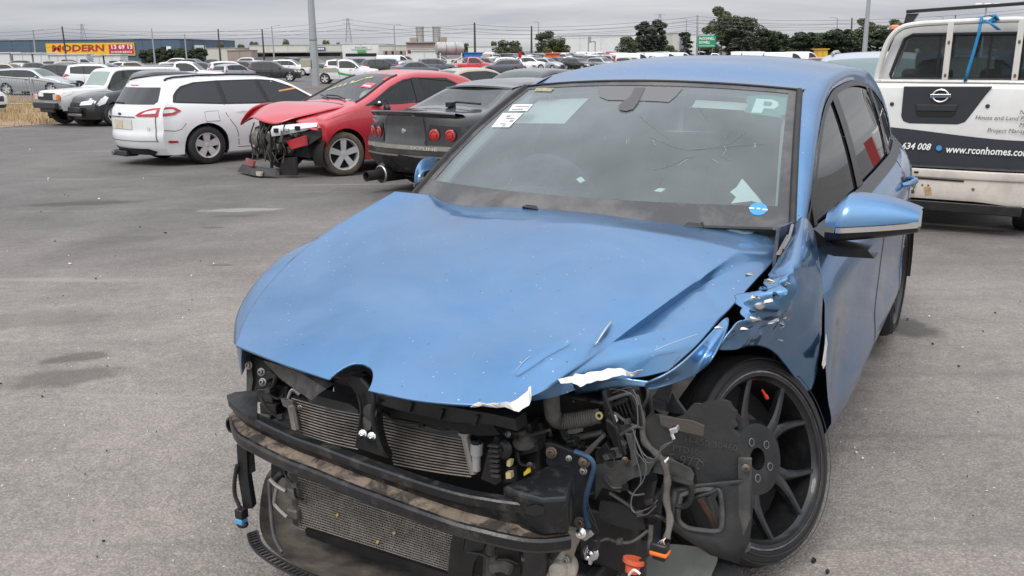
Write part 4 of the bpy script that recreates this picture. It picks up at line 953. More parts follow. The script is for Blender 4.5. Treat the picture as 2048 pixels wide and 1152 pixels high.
md = fnd.modifiers.new('t', 'SOLIDIFY'); md.thickness = .004; md.offset = -1
# shards of bare metal, primer and filler in the torn middle
rs = random.Random(5)
def shard(u, v, w, h, rot, s, m):
    pts = []; w, h = w*.75, h*.7
    n = 7
    for k in range(n):
        q = 2*pi*k/n; r = .55+.5*rs.random(); x, y = cos(q)*w*r, sin(q)*h*r
        pts.append(G(u+x*cos(rot)-y*sin(rot), v+x*sin(rot)+y*cos(rot), s=s+.014*(rs.random()-.5)))
    cc = sum(pts, Vector())/n; cc.x += .012
    b_ = MB(); b_.add(pts+[cc], [(k, (k+1) % n, n) for k in range(n)])
    o = b_.build('torn_flap', m, fnd, ang=20, fixn=True); md = o.modifiers.new('t', 'SOLIDIFY'); md.thickness = .003
for a in ((1541, 563, 17, 7, .2, .842, PRIM), (1508, 595, 14, 6, -.3, .83, PRIM), (1520, 612, 16, 14, .5, .832, BARE), (1536, 602, 20, 6, -.5, .85, PRIM), (1510, 637, 20, 12, .2, .835, BARE), (1487, 657, 12, 5, -.2, .828, PRIM), (1548, 641, 24, 5, -.35, .862, BARE), (1572, 638, 8, 4, .4, .866, PRIM), (1562, 650, 5, 14, .1, .862, BARE), (1550, 590, 10, 10, .6, .842, BLUE2), (1500, 548, 15, 7, -.4, .79, BARE), (1435, 655, 14, 5, -.6, .80, BARE), (1559, 681, 4, 3, 0, .865, PRIM), (1527, 578, 12, 9, .3, .835, BLUE2), (1505, 622, 10, 8, .2, .828, BLUE2), (1573, 568, 12, 3, -.7, .858, BARE)): shard(*a)
# front lower piece of the fender folded under the bonnet edge
FL = [[(1456, 625, .765), (1462, 650, .785), (1430, 712, .79)], [(1400, 690, .745), (1425, 700, .765), (1418, 730, .775)], [(1345, 742, .70), (1375, 738, .72), (1395, 748, .735)], [(1300, 760, .66), (1330, 764, .68), (1340, 768, .69)], [(1286, 768, .63), (1296, 776, .64), (1300, 784, .65)]]
o = MB().grid([[G(u, v, s=s) for u, v, s in r] for r in FL]).build('fender_tip', BLUE2, golf, sub=3)
md = o.modifiers.new('t', 'SOLIDIFY'); md.thickness = .004
# inner structure seen in the gap by the pillar foot and behind the door edge
gplate('hinge_pillar', [(1560, 455), (1600, 440), (1640, 480), (1662, 600), (1650, 800), (1628, 812), (1636, 600), (1590, 520), (1548, 560)], mat('dark_blue_inner_metal', (.02, .045, .10), .5, .3, dirt=.4, ds=9), .01, golf, s=.735)
gplate('bonnet_hinge', [(1560, 510), (1582, 470), (1590, 474), (1572, 512)], STL, .012, golf, s=.76)
MB().tube([G(1585, 450, s=.76), G(1578, 478, s=.765), G(1566, 500, s=.76)], .005, 8).build('hinge_strut', STL, golf)
gplate('door_hinge', [(1642, 555), (1650, 555), (1651, 580), (1643, 580)], BLUE2, .02, golf, s=.815)
shard_ = gplate('paint_scrape', [(1653, 668), (1655, 688), (1653, 702), (1652, 728), (1647, 738), (1645, 730), (1649, 704)], PRIM, .002, golf, s=.876)
# wheel-arch liner and dark well
MB().grid([[Vector((.775-.26*j/6, .08+.43*cos(q), .33+.42*sin(q))) for j in range(7)] for q in [radians(-5+95*k/24) for k in range(25)]]).build('wheel_arch_liner', BLK, golf)
for sg in (1, -1): MB().box((sg*.44, .1, .44), (.04, .85, .62)).build('inner_wing', DARK, golf)

# --- door mirrors
def mirror(sg, base, tip, parent=golf):
    b_ = MB(); bt = MB(); bi = MB(); P = []
    n = 15
    for i in range(n):
        t = i/(n-1); c_ = base.lerp(tip, t); w = sin(pi*min(1, max(0, .06+.92*t))**.9)
        hgt = (.088*(1-.72*t**2.2)+.004)*(.45+.55*sm(0, .22, t)); dep = .085*(1-.55*t**2.5)*(.5+.5*sm(0, .2, t))
        row = []
        for j in range(13):
            q = pi*j/12; row.append(c_+Vector((0, -dep*sin(q)*1.0+.03, hgt*(-cos(q)*.0)+hgt*(j/12)**.8*1.0 if False else 0)) + Vector((0, 0, hgt*.95*sin(min(q, pi/2))*.0)))
        P.append((c_, hgt, dep))
    cap = []; low = []
    for i, (c_, h, dp) in enumerate(P):
        cap.append([c_+Vector((0, -dp*cos(a*pi/2)*1.0, h*sin(a*pi/2))) for a in [k/8 for k in range(9)]]+[c_+Vector((0, .075, h*.98))])
        low.append([c_+Vector((0, -dp*.98*cos(a*pi/2), -.036*(1-.5*(i/(n-1))**2)*sin(a*pi/2)-.020)) for a in [k/6 for k in range(7)]]+[c_+Vector((0, .07, -.055*(1-.5*(i/(n-1))**2)))])
    cp_ = MB().grid(cap, flip=sg > 0).build('mirror_cap', BLUE2, None)
    lo_ = MB().grid(low, flip=sg < 0).build('mirror_housing', BLK, None)
    ind = MB().grid([[c_+Vector((0, -dp*1.01-.003, zz)) for zz in (-.002, -.018)] for c_, h, dp in P[2:]], flip=sg < 0).build('indicator_strip', CHR, None)
    bk = MB().plate([P[0][0]+Vector((0, .07, -.08)), P[-1][0]+Vector((0, .06, -.03)), P[-1][0]+Vector((0, .06, .02)), P[7][0]+Vector((0, .07, P[7][1]*.9)), P[2][0]+Vector((0, .07, P[2][1]*.95))], (0, -.004, 0)).build('mirror_glass', CHR, None, smooth=False)
    arm = MB(); f = base+Vector((sg*.03, .03, -.06)); e = Vector((sg*.775, .60, .925))
    arm.grid([[f+Vector((sg*.10, -.05, -.01)), f+Vector((sg*.10, .05, -.01))], [f+Vector((0, -.05, -.005)), f+Vector((0, .05, -.005))], [e+Vector((0, -.06, .03)), e+Vector((0, .08, .03))]])
    arm.grid([[f+Vector((sg*.12, -.045, -.035)), f+Vector((sg*.12, .05, -.035))], [f+Vector((0, -.045, -.04)), f+Vector((0, .05, -.04))], [e+Vector((0, -.06, -.035)), e+Vector((0, .08, -.035))]])
    arm.grid([[f+Vector((sg*.10, -.05, -.01)), f+Vector((sg*.12, -.045, -.035))], [f+Vector((0, -.05, -.005)), f+Vector((0, -.045, -.04))], [e+Vector((0, -.06, .03)), e+Vector((0, -.06, -.035))]])
    ar_ = arm.build('mirror_arm', BLK, None, fixn=True)
    root = lo_; root.name = 'door_mirror'; root.parent = parent
    for q in (cp_, ind, bk, ar_): q.parent = root
    return root
mirror(1, G(1655, 447, d=.52), G(1840, 440, d=.60))
mirror(-1, Vector((-.80, .62, 1.0)), Vector((-.905, .80, 1.0)))

# --- wheels
RIM = mat('worn_charcoal_rim', (.022, .023, .025), .36, .5, coat=.25, var=.3, dirt=.22, dcol=(.11, .10, .095), ds=18)
RIMI = mat('inner_rim', (.025, .025, .027), .6, .3, dirt=.4, ds=9)
def ring_profile(R, W, rr): return [(rr, -W*.42), (rr+.012, -W*.50), (R-.05, -W*.52), (R-.02, -W*.47), (R-.004, -W*.36), (R, -W*.2), (R, 0), (R, W*.2), (R-.004, W*.36), (R-.02, W*.47), (R-.05, W*.52), (rr+.012, W*.50), (rr, W*.42), (rr-.006, W*.40)]
def sport_wheel(parent, name='front_wheel'):
    R, W, rr = .311, .225, .254                     # axis +x is the outer face
    ty = MB().lathe(ring_profile(R, W, rr), (0, 0, 0), (1, 0, 0), 64).build(name, TYRE, parent)
    gr = MB()
    for k in range(3):
        x = (-.06, 0, .06)[k]; gr.lathe([(R+.0008, x-.005), (R-.004, x), (R+.0008, x+.005)], (0, 0, 0), (1, 0, 0), 64)
    gr.build('tread_groove', DARK, ty)
    lt = MB(); lt.lathe([(.272, W*.521), (.274, W*.527), (.276, W*.521)], (0, 0, 0), (1, 0, 0), 64).lathe([(.295, W*.497), (.297, W*.503), (.299, W*.492)], (0, 0, 0), (1, 0, 0), 64)
    lt.build('sidewall_rib', TYRE, ty)
    rm = MB().lathe([(rr+.006, W*.46), (rr+.002, W*.485), (rr-.010, W*.48), (rr-.014, W*.44), (rr-.022, W*.40), (rr-.026, W*.2), (rr-.030, -W*.1), (rr-.012, -W*.42), (rr+.004, -W*.44)], (0, 0, 0), (1, 0, 0), 64).build('rim', RIM, ty)
    lip = MB().lathe([(rr+.0075, W*.462), (rr+.006, W*.488), (rr+.001, W*.489)], (0, 0, 0), (1, 0, 0), 64).build('rim_lip', mat('scuffed_rim_lip', (.28, .28, .28), .4, .8, var=.5, vs=30), ty)
    for k in range(5):
        for sgn in (-1, 1):
            q0 = 2*pi*k/5+radians(90+8); qa = q0+sgn*radians(9.5); qb = q0+sgn*radians(18)
            pa = [Vector((W*x, r*cos(q), r*sin(q))) for r, q, x in ((.082, q0+sgn*radians(3), .325), (.13, q0+sgn*radians(5.5), .345), (.18, q0+sgn*radians(11.5), .38), (rr-.012, qb, .425))]
            b_ = MB(); R_ = []
            for i_, p in enumerate(crom(pa, 4)):
                t = i_/12; rad = Vector((0, p.y, p.z)).normalized(); tan = Vector((0, -rad.z, rad.y)); w = .027-.016*sin(pi*min(1, t*.95)*.5); dpt = .034-.014*t
                R_.append([p+tan*w-Vector((dpt, 0, 0)), p+tan*w*.9-Vector((.006, 0, 0)), p+tan*w*.45, p-tan*w*.45, p-tan*w*.9-Vector((.006, 0, 0)), p-tan*w-Vector((dpt, 0, 0))])
            b_.grid(R_); b_.build('spoke', RIM, ty, fixn=True)
    hb = MB().lathe([(.031, W*.30), (.033, W*.335), (.066, W*.345), (.104, W*.335), (.116, W*.28), (.108, W*.12)], (0, 0, 0), (1, 0, 0), 40).lathe([(.031, W*.33), (.031, W*.1)], (0, 0, 0), (1, 0, 0), 24)
    hb.build('hub', RIM, ty)
    for k in range(5):
        nb = MB(); q = 2*pi*k/5+.5; c_ = (0, .056*cos(q), .056*sin(q)); nb.lathe([(.013, W*.335), (.013, W*.352), (.010, W*.354), (.009, W*.33), (.0, W*.33)], c_, (1, 0, 0), 10); nb.build('wheel_nut', STL, ty)
    MB().lathe([(.0, .0), (.145, .0), (.145, .012), (.07, .012), (.07, .03), (0, .03)], (-.01, 0, 0), (1, 0, 0), 40).build('brake_disc', mat('worn_brake_disc', (.16, .13, .11), .45, .8, var=.4, vs=15), ty)
    MB().box((.015, -.12, .02), (.06, .08, .18)).build('brake_caliper', RIMI, ty, bevel=.012)
    MB().lathe([(0, W*.0-.02), (rr-.032, W*.0-.02)], (0, 0, 0), (1, 0, 0), 40).build('wheel_back', DARK, ty)
    MB().lathe([(.004, 0), (.004, .02), (.006, .02), (.006, .034), (0, .036)], Vector((W*.36, .205*cos(radians(64)), .205*sin(radians(64)))), Vector((.8, -cos(radians(64)), -sin(radians(64)))), 8).build('valve_cap', mat('red_plastic', (.75, .05, .02), .4), ty)
    return ty
wf = sport_wheel(golf); wf.matrix_local = Matrix.Translation((.69, .10, .318)) @ Matrix.Rotation(radians(-23), 4, 'Z') @ Matrix.Rotation(radians(-19), 4, 'Y') @ Matrix.Rotation(radians(4), 4, 'X')
wr_ = sport_wheel(golf, 'rear_wheel'); wr_.matrix_local = Matrix.Translation((.735, 2.637, .318))
for y_ in (0, 2.637):
    o = MB().lathe(ring_profile(.318, .225, .2), (-.75, y_, .318), (1, 0, 0), 40).build('right_wheel', TYRE, golf)
MB().box((0, 2.75, .45), (1.35, .9, .5)).box((0, 1.6, .26), (1.5, 2.2, .1)).build('underbody', DARK, golf)
MB().grid([[Vector((.86-.28*j/4, 2.637+.37*cos(q), .318+.36*sin(q))) for j in range(5)] for q in [radians(-10+200*k/24) for k in range(25)]]).build('wheel_arch_liner', BLK, golf)
# --- the bared front end
rc1 = random.Random(3)
HOSE = mat('dusty_rubber_hose', (.085, .08, .075), .75, var=.3, dirt=.5, ds=9)
MUD = mat('dried_mud', (.16, .122, .092), .95, var=.45, vs=14, bump=.6, bs=50, dirt=.95, dcol=(.022, .02, .018), ds=15, dlo=.44, dhi=.56)
TRAY = mat('muddy_undertray', (.065, .057, .052), .85, var=.5, vs=7, dirt=.9, dcol=(.20, .165, .135), ds=8, dlo=.42, dhi=.68, bump=.4, bs=40)
GRYP = mat('scuffed_grey_plastic', (.045, .046, .047), .55, var=.3, dirt=.5, dcol=(.15, .14, .125), ds=14, bump=.2, bs=60)
BLUEM = mat('dark_bracket_paint', (.010, .014, .020), .45, .2, dirt=.35, dcol=(.07, .065, .06), ds=12)
BEAM = mat('black_beam_paint', (.009, .0095, .0105), .34, var=.3, dirt=.5, dcol=(.085, .076, .066), ds=16, dlo=.52, dhi=.68, bump=.35, bs=45)
OLDB = mat('old_bolt', (.11, .085, .065), .5, .6, var=.3, vs=40)
WIRE = mat('grey_wire', (.10, .10, .105), .5)
def q(u, v, d): return G(u, v, d=d)
def gtube(name, P, r, m, parent=None, n=8, st=5):
    return MB().tube(crom([q(*p) for p in P], st) if st > 1 else [q(*p) for p in P], r, n).build(name, m, parent or golf)
def bolt(u, v, d, r, m=STL, parent=None, ax=(.25, -1, .35)):
    MB().lathe([(r*1.6, 0), (r*1.6, .003), (r, .004), (r*.95, .011), (r*.55, .012), (r*.5, .006), (0, .006)], q(u, v, d), ax, 10).build('bolt', m, parent or golf)
# dark engine bay behind
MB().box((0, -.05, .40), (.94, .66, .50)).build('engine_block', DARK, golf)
MB().box((0, -.42, .62), (1.06, .10, .10)).build('slam_panel', BLK, golf, bevel=.01)
for sg in (1, -1): MB().box((sg*.54, -.12, .68), (.10, .36, .12)).build('upper_rail', BLK, golf)
# bumper beam
BT = [(455, 797), (490, 830), (545, 857), (600, 880), (700, 917), (800, 953), (900, 984), (1000, 1003), (1075, 1008), (1132, 1000)]
bp_ = crom([G(u, v, z=.56) for u, v in BT], 5); nb_ = len(bp_)
up_, shf, lip = [], [], []
for i, p in enumerate(bp_):
    t = i/(nb_-1); hf = .043+.024*sm(.55, 1, t); tg = (bp_[min(i+1, nb_-1)]-bp_[max(i-1, 0)]).normalized(); nf = Vector((tg.y, -tg.x, 0))   # outward, forwards
    if nf.y > 0: nf = -nf
    w_ = .004*mnoise.noise(p*9)+.006*sm(.7, .8, t)*mnoise.noise(p*16)
    ke = sm(-.02, .14, t); P_ = lambda f, z: p+nf*(f*ke if f > 0 else f)+Vector((0, 0, z+w_))
    up_.append([P_(-.034, -.014), P_(-.03, .0), P_(-.004, .001), P_(0, -.003), P_(-.001, -.022), P_(-.010, -.026), P_(-.012, -hf)])
    shf.append([P_(-.0122, -hf+.001), P_(.004, -hf-.006), P_(.020, -hf-.012)])
    lip.append([P_(.014, -hf-.016), P_(.020, -hf-.006), P_(.028, -hf-.006), P_(.033, -hf-.012), P_(.033, -hf-.032), P_(.025, -hf-.042), P_(-.04, -hf-.05)])
beam = MB().grid(up_).build('bumper_beam', BEAM, golf, fixn=True)
MB().grid(shf).build('beam_mud_shelf', MUD, beam)
MB().grid(lip).build('beam_lower_lip', BEAM, beam)
gplate('beam_hole', [(1050, 1014), (1072, 1010), (1088, 1016), (1087, 1028), (1068, 1033), (1052, 1028)], DARK, .002, beam, d=-.853)
gplate('beam_end_flange', [(453, 790), (470, 784), (500, 781), (515, 784), (514, 832), (496, 832), (472, 815), (458, 803)], BLKD, .01, beam, z=.572)
MB().lathe([(.024, 0), (.024, .02), (.017, .022), (.016, .005), (0, .005)], q(473, 847, -.70), (-.1, -1, .1), 18).build('tow_eye_socket', BLK, beam)
gplate('beam_end_cap', [(464, 828), (520, 850), (520, 875), (490, 870), (466, 852)], BLK, .03, beam, d=-.70)
# crash box and bracket on the damaged side
top = [G(u, v, z=.585) for u, v in ((1003, 972), (1060, 950), (1092, 930), (1118, 925), (1150, 935), (1146, 958), (1134, 996), (1085, 999), (1040, 988))]
MB().plate(top, (0, .01, -.095)).build('crash_box', BEAM, golf, bevel=.008, smooth=False, fixn=True)
gplate('bumper_bracket', [(1090, 886), (1102, 886), (1172, 912), (1186, 924), (1188, 940), (1176, 972), (1169, 1005), (1172, 1045), (1164, 1060), (1150, 1056), (1147, 1000), (1150, 950), (1092, 930)], BLUEM, .012, golf, d=-.60, bevel=.003)
gtube('bracket_edge', [(1150, 903, -.615), (1176, 914, -.615), (1188, 932, -.615), (1181, 962, -.615), (1171, 1000, -.615), (1172, 1035, -.615), (1178, 1055, -.615)], .0065, mat('blue_bracket_edge', (.03, .08, .16), .35, .4, dirt=.3), golf)
for u, v in ((1103, 905), (1169, 924), (1160, 1045)): bolt(u, v, -.615, .009, OLDB)
bolt(1138, 917, -.615, .005); bolt(1167, 942, -.615, .006)
# upper and lower coolers
def cooler(name, TL, TR, BR, BL, d, n, m, r, parent=golf, sag=0, fins=0, nm='cooler_tube'):
    a, b, c_, e = [q(*p, d) for p in (TL, TR, BR, BL)]
    core = MB().plate([a, b, c_, e], (0, .03, 0)).build(name, mat('dark_cooler_core', (.022, .021, .02), .8, var=.4, vs=40), parent, smooth=False, fixn=True)
    for i in range(n):
        t = (i+.5)/n; l, rr_ = a.lerp(e, t), b.lerp(c_, t)
        MB().tube([l.lerp(rr_, k/6)+Vector((0, -.004, -sag*sin(pi*k/6))) for k in range(7)], r, 5).build(nm, m, core)
    if fins:
        fb = MB(); rf = random.Random(3)
        for i in range(n-1):
            t = (i+1.0)/n
            for k in range(fins):
                x = (k+rf.random())/fins
                p0 = a.lerp(e, t-.35/n).lerp(b.lerp(c_, t-.35/n), x); p1 = a.lerp(e, t+.35/n).lerp(b.lerp(c_, t+.35/n), x)
                fb.bar(p0+Vector((0, -.002, 0)), p1+Vector((0, -.002, 0)), .0016, .003, up=(0, 1, 0))
        tag(fb.build('cooling_fins', m, core, smooth=False), kind='stuff')
    return core
CT = mat('cooler_tube_metal', (.33, .30, .275), .5, .6, var=.3, vs=30, dirt=.5, dcol=(.16, .13, .11), ds=20)
CT2 = mat('dusty_condenser_metal', (.22, .205, .185), .6, .4, var=.35, vs=30, dirt=.5, dcol=(.2, .17, .13), ds=12)
cu1 = cooler('upper_cooler', (585, 793), (722, 826), (718, 900), (602, 868), -.58, 13, CT, .0023, sag=.004)
cu2 = cooler('upper_cooler', (762, 828), (936, 866), (944, 955), (790, 930), -.58, 16, CT, .0023, sag=.003)
lc = cooler('condenser', (598, 946), (910, 1050), (896, 1150), (600, 1058), -.655, 22, CT2, .0017, fins=110)
for u, v in ((674, 1029), (788, 1065), (755, 1083)):
    MB().plate([q(u-3, v, -.663), q(u+2, v-4, -.663), q(u+4, v+1, -.663), q(u, v+5, -.663)], (0, -.002, 0)).build('dead_leaf', mat('dead_leaf', (.5, .33, .14), .9), lc, smooth=False)
gplate('cooler_top_pad', [(612, 786), (700, 808), (716, 820), (716, 830), (660, 824), (618, 806)], GRYP, .05, golf, d=-.585)
gplate('cooler_top_pad', [(782, 838), (850, 848), (925, 866), (925, 878), (850, 862), (790, 846)], GRYP, .03, golf, d=-.60)
MB().tube([q(931, 868, -.60), q(948, 946, -.60)], .013, 10).build('cooler_end_tank', ALU, golf)
MB().lathe([(.020, .0), (.020, .008), (.015, .010)], q(931, 868, -.60), (0, 0, 1), 12).build('tank_cap', ALU, golf)
rc = MB().tube([q(954, 884, -.61), q(953, 908, -.61)], .0165, 14).tube([q(953, 908, -.61), q(953, 940, -.61)], .0115, 12).build('refrigerant_bottle', mat('grey_white_plastic', (.42, .42, .41), .5, var=.15), golf)
MB().lathe([(.0165, 0), (.017, .014), (.0135, .015), (.013, .0), (0, -.002)], q(954, 884, -.61), (0, -.25, 1), 16).build('bottle_mouth', BLK, rc)
# lock carrier: top bar with ribs and the central post
gplate('lock_carrier_bar', [(752, 783), (830, 803), (905, 815), (985, 828), (1030, 838), (1035, 862), (985, 850), (900, 843), (820, 826), (762, 810)], BLK, .05, golf, d=-.70)
for u, v in ((818, 806), (880, 820), (950, 832)): gplate('carrier_rib', [(u, v), (u+6, v), (u, v+20), (u-7, v+18)], BLK, .02, golf, d=-.71)
gplate('carrier_shelf', [(775, 815), (985, 850), (1000, 870), (960, 872), (860, 850), (782, 832)], BLK, .02, golf, d=-.66)
post = gplate('lock_post', [(690, 757), (703, 751), (722, 755), (738, 772), (752, 790), (775, 797), (772, 806), (757, 810), (751, 828), (755, 866), (764, 898), (775, 918), (708, 895), (714, 866), (720, 826), (712, 790), (700, 772)], BLK, .03, golf, d=-.70, bevel=.004)
gtube('post_flange', [(722, 757, -.715), (738, 775, -.715), (747, 795, -.715), (746, 825, -.715), (750, 862, -.715), (765, 905, -.715)], .006, BLK, post)
gtube('post_flange', [(716, 790, -.712), (722, 825, -.712), (716, 868, -.712)], .004, BLK, post)
MB().lathe([(.018, 0), (.020, .006), (.012, .008), (0, .008)], q(742, 823, -.71), (.2, -1, .3), 16).build('rubber_stop', RUB, post)
gplate('bonnet_catch', [(726, 835), (738, 829), (745, 842), (740, 860), (728, 862)], GRYP, .02, post, d=-.715)
for u, v in ((726, 868), (744, 873)): bolt(u, v, -.722, .0075, CHR, post)
gplate('badge_mount', [(672, 764), (690, 748), (705, 742), (722, 746), (735, 760), (742, 780), (715, 778)], BLK, .02, golf, d=-.66)
gplate('hanging_flap', [(526, 721, -.66), (545, 726, -.68), (600, 745, -.72), (668, 768, -.76), (652, 778, -.77), (640, 786, -.77), (633, 792, -.77), (623, 801, -.77), (592, 781, -.74), (560, 757, -.70)], mat('flexed_black_plastic', (.022, .022, .024), .38, var=.3, dirt=.3, ds=14), .004, golf, d=-.7)
# right headlamp mount (left in the picture)
gplate('headlamp_mount', [(493, 716), (500, 714), (506, 760), (502, 782), (493, 782)], GRYP, .03, golf, d=-.50)
gplate('headlamp_mount', [(502, 710), (545, 728), (575, 748), (560, 780), (520, 790), (503, 785)], BLKD, .02, golf, d=-.49)
for (u0, v0, u1, v1, d_, m_) in ((512, 778, 545, 808, -.56, BLKD), (518, 806, 552, 832, -.57, BLK), (515, 828, 540, 843, -.58, GRYP), (548, 770, 575, 802, -.54, BLK), (556, 800, 580, 835, -.53, BLK), (532, 742, 556, 760, -.54, GRYP), (528, 762, 541, 785, -.56, BLK), (575, 775, 590, 802, -.52, BLK)):
    gplate('mount_block', [(u0, v0), (u1, v0+4), (u1, v1), (u0+2, v1-3)], m_, .05, golf, d=d_, bevel=.004)
for u, v in ((523, 744), (526, 764), (498, 731)): bolt(u, v, -.565 if u > 500 else -.535, .008)
gplate('cooler_hinge_tab', [(561, 797), (584, 803), (590, 822), (566, 812)], ALU, .01, golf, d=-.60)
gtube('cooler_side_post', [(583, 812, -.60), (592, 858, -.60)], .012, ALU, golf, st=1)
gtube('strut', [(545, 745, -.55), (552, 755, -.56), (545, 775, -.56)], .008, BLK)
gtube('strut', [(576, 800, -.58), (585, 780, -.57), (600, 790, -.57)], .006, ALU)
# bumper leg, cable and blue plug
MB().tube([q(487, 885, -.69), q(490, 950, -.685), q(500, 1012, -.68)], .021, 4).build('bumper_leg', BLKD, golf, smooth=False)
MB().box(q(502, 925, -.67), (.012, .02, .06)).build('leg_clip', GRYP, golf)
cab = crom([q(474, 930, -.715), q(469, 965, -.715), q(470, 990, -.715), q(477, 1008, -.715), q(481, 1018, -.715)], 10)
MB().tube(cab, [.0055+.0012*(i % 2) for i in range(len(cab))], 8).build('ribbed_cable', RUB, golf)
plug = MB().box(q(483, 1026, -.715), (.030, .028, .030)).build('cable_plug', BLK, golf, bevel=.003)
MB().box(q(483, 1041, -.716), (.028, .026, .018)).build('plug_insert', mat('blue_plastic', (.10, .33, .60), .45), plug, bevel=.003)
MB().ell(q(485, 1048, -.715), (.020, .016, .012)).build('plug_collar', BLK, plug)
# undertray
tr = [[(560, 922, .20), (590, 940, .22), (610, 960, .20)], [(530, 945, .17), (560, 965, .13), (600, 985, .12)], [(520, 1000, .15), (548, 1010, .11), (605, 1020, .10)], [(516, 1062, .14), (550, 1062, .09), (610, 1058, .09)], [(540, 1100, .13), (585, 1088, .08), (660, 1080, .085)], [(600, 1140, .13), (640, 1115, .08), (720, 1105, .085)], [(700, 1172, .13), (730, 1135, .08), (790, 1130, .085)], [(820, 1200, .13), (830, 1160, .08), (900, 1160, .085)]]
MB().grid([[G(u, v, z=z) for u, v, z in r] for r in tr]).build('undertray', TRAY, golf, sub=3)
undertray = golf.children[-1]; md = undertray.modifiers.new('t', 'SOLIDIFY'); md.thickness = .005
ep = crom([G(u, v, z=.14) for u, v in ((514, 1062), (522, 1085), (545, 1108), (585, 1132), (630, 1152), (700, 1178))], 5)
MB().tube(ep, .004, 6).build('tray_rim', BLK, undertray); MB().tube([p+Vector((-.016, -.022, -.004)) for p in ep], .004, 6).build('tray_rim', BLK, undertray)
for a in ep[:22]: MB().bar(a, a+Vector((-.016, -.022, -.004)), .005, .006).build('rim_tooth', BLK, undertray)
gtube('tray_bead', [(538, 960, -.665), (541, 1010, -.69), (548, 1070, -.735), (565, 1105, -.765)], .006, GRYP, undertray)
gplate('tray_front_lip', [(610, 1058), (700, 1085), (800, 1118), (900, 1150), (905, 1165), (800, 1135), (700, 1104), (612, 1072)], BLK, .02, golf, d=-.67)
# pipes and end tank of the lower cooler
gplate('condenser_tank', [(578, 938), (600, 945), (604, 1058), (584, 1050)], GRYP, .04, golf, d=-.65, bevel=.006)
for v in (990, 1030): gplate('pipe_union', [(570, v-12), (592, v-8), (594, v+12), (574, v+8)], STL, .04, golf, d=-.68, bevel=.006)
gtube('refrigerant_pipe', [(540, 958, -.70), (552, 970, -.70), (572, 982, -.70)], .0065, CHR if False else ALU)
gtube('refrigerant_pipe', [(554, 975, -.70), (549, 1000, -.70), (552, 1012, -.70), (574, 1034, -.70)], .006, ALU)
gtube('coolant_hose', [(590, 935, -.62), (583, 960, -.64), (580, 985, -.66)], .016, GRYP)
gtube('coolant_hose', [(545, 968, -.64), (560, 950, -.63), (568, 948, -.62)], .010, BLK)
gplate('air_guide', [(542, 928), (575, 938), (582, 958), (560, 955), (542, 962)], BLK, .01, golf, d=-.62)
# right of the lower cooler: struts, pipe and leg
gplate('cooler_strut', [(908, 1052), (932, 1060), (925, 1110), (920, 1152), (895, 1152), (900, 1100)], BLK, .03, golf, d=-.68)
gplate('cooler_strut', [(935, 1060), (972, 1066), (968, 1095), (948, 1125), (940, 1170), (915, 1170), (925, 1110)], BLK, .012, golf, d=-.70)
gtube('coolant_pipe', [(976, 1068, -.66), (980, 1110, -.66), (978, 1165, -.66)], .018, GRYP, st=1)
gtube('coolant_pipe', [(985, 1135, -.68), (1005, 1132, -.68), (1022, 1140, -.68)], .015, HOSE)
gplate('support_leg', [(1038, 1078), (1090, 1082), (1088, 1110), (1082, 1165), (1040, 1165), (1046, 1120)], BLKD, .04, golf, d=-.74, bevel=.008)
gplate('support_panel', [(990, 1066), (1036, 1078), (1040, 1150), (1000, 1165)], BLK, .01, golf, d=-.66)
# ladder bracket and pump by the upper cooler
lb = gplate('ladder_bracket', [(962, 958), (975, 905), (990, 872), (998, 876), (996, 905), (1003, 962), (990, 970)], BLK, .02, golf, d=-.62)
for k in range(7): gplate('ladder_rung', [(975+k*1.0, 890+k*10), (996, 893+k*10), (996, 896+k*10), (975+k*1.0, 893+k*10)], GRYP, .012, lb, d=-.635)
for (u0, v0, u1, v1, d_, m_) in ((1003, 850, 1060, 872, -.56, BLKD), (1030, 868, 1072, 905, -.55, GRYP), (1008, 872, 1034, 930, -.57, BLK), (1036, 905, 1078, 950, -.54, BLK), (1060, 848, 1082, 880, -.52, BLKD), (1000, 935, 1030, 968, -.60, BLK), (1080, 880, 1100, 930, -.50, BLK)):
    gplate('pump_housing', [(u0, v0), (u1, v0-3), (u1+2, v1), (u0+3, v1+2)], m_, .06, golf, d=d_, bevel=.008)
MB().lathe([(.024, 0), (.026, .012), (.020, .018), (.008, .02), (0, .016)], q(1009, 897, -.60), (.1, -1, .2), 18).build('pump_cap', BLKD, golf)
MB().lathe([(.032, 0), (.034, .006), (.018, .012), (.016, .022), (.010, .026), (0, .026)], q(1052, 885, -.57), (0, -.35, 1), 18).build('filler_cap', GRYP, golf)
gplate('connector', [(1036, 896), (1075, 886), (1078, 902), (1040, 912)], BLKD, .03, golf, d=-.58)
gplate('cream_connector', [(1011, 946), (1021, 945), (1022, 957), (1012, 958)], mat('cream_plastic', (.62, .52, .28), .5), .015, golf, d=-.63)
gplate('cream_connector', [(1014, 921), (1022, 922), (1020, 934), (1013, 932)], MT['cream_plastic'], .015, golf, d=-.62)
gplate('warning_label', [(1047, 946), (1060, 931), (1061, 944), (1048, 952)], mat('yellow_label', (.75, .55, .02), .5, var=.2, vs=80), .003, golf, d=-.605)
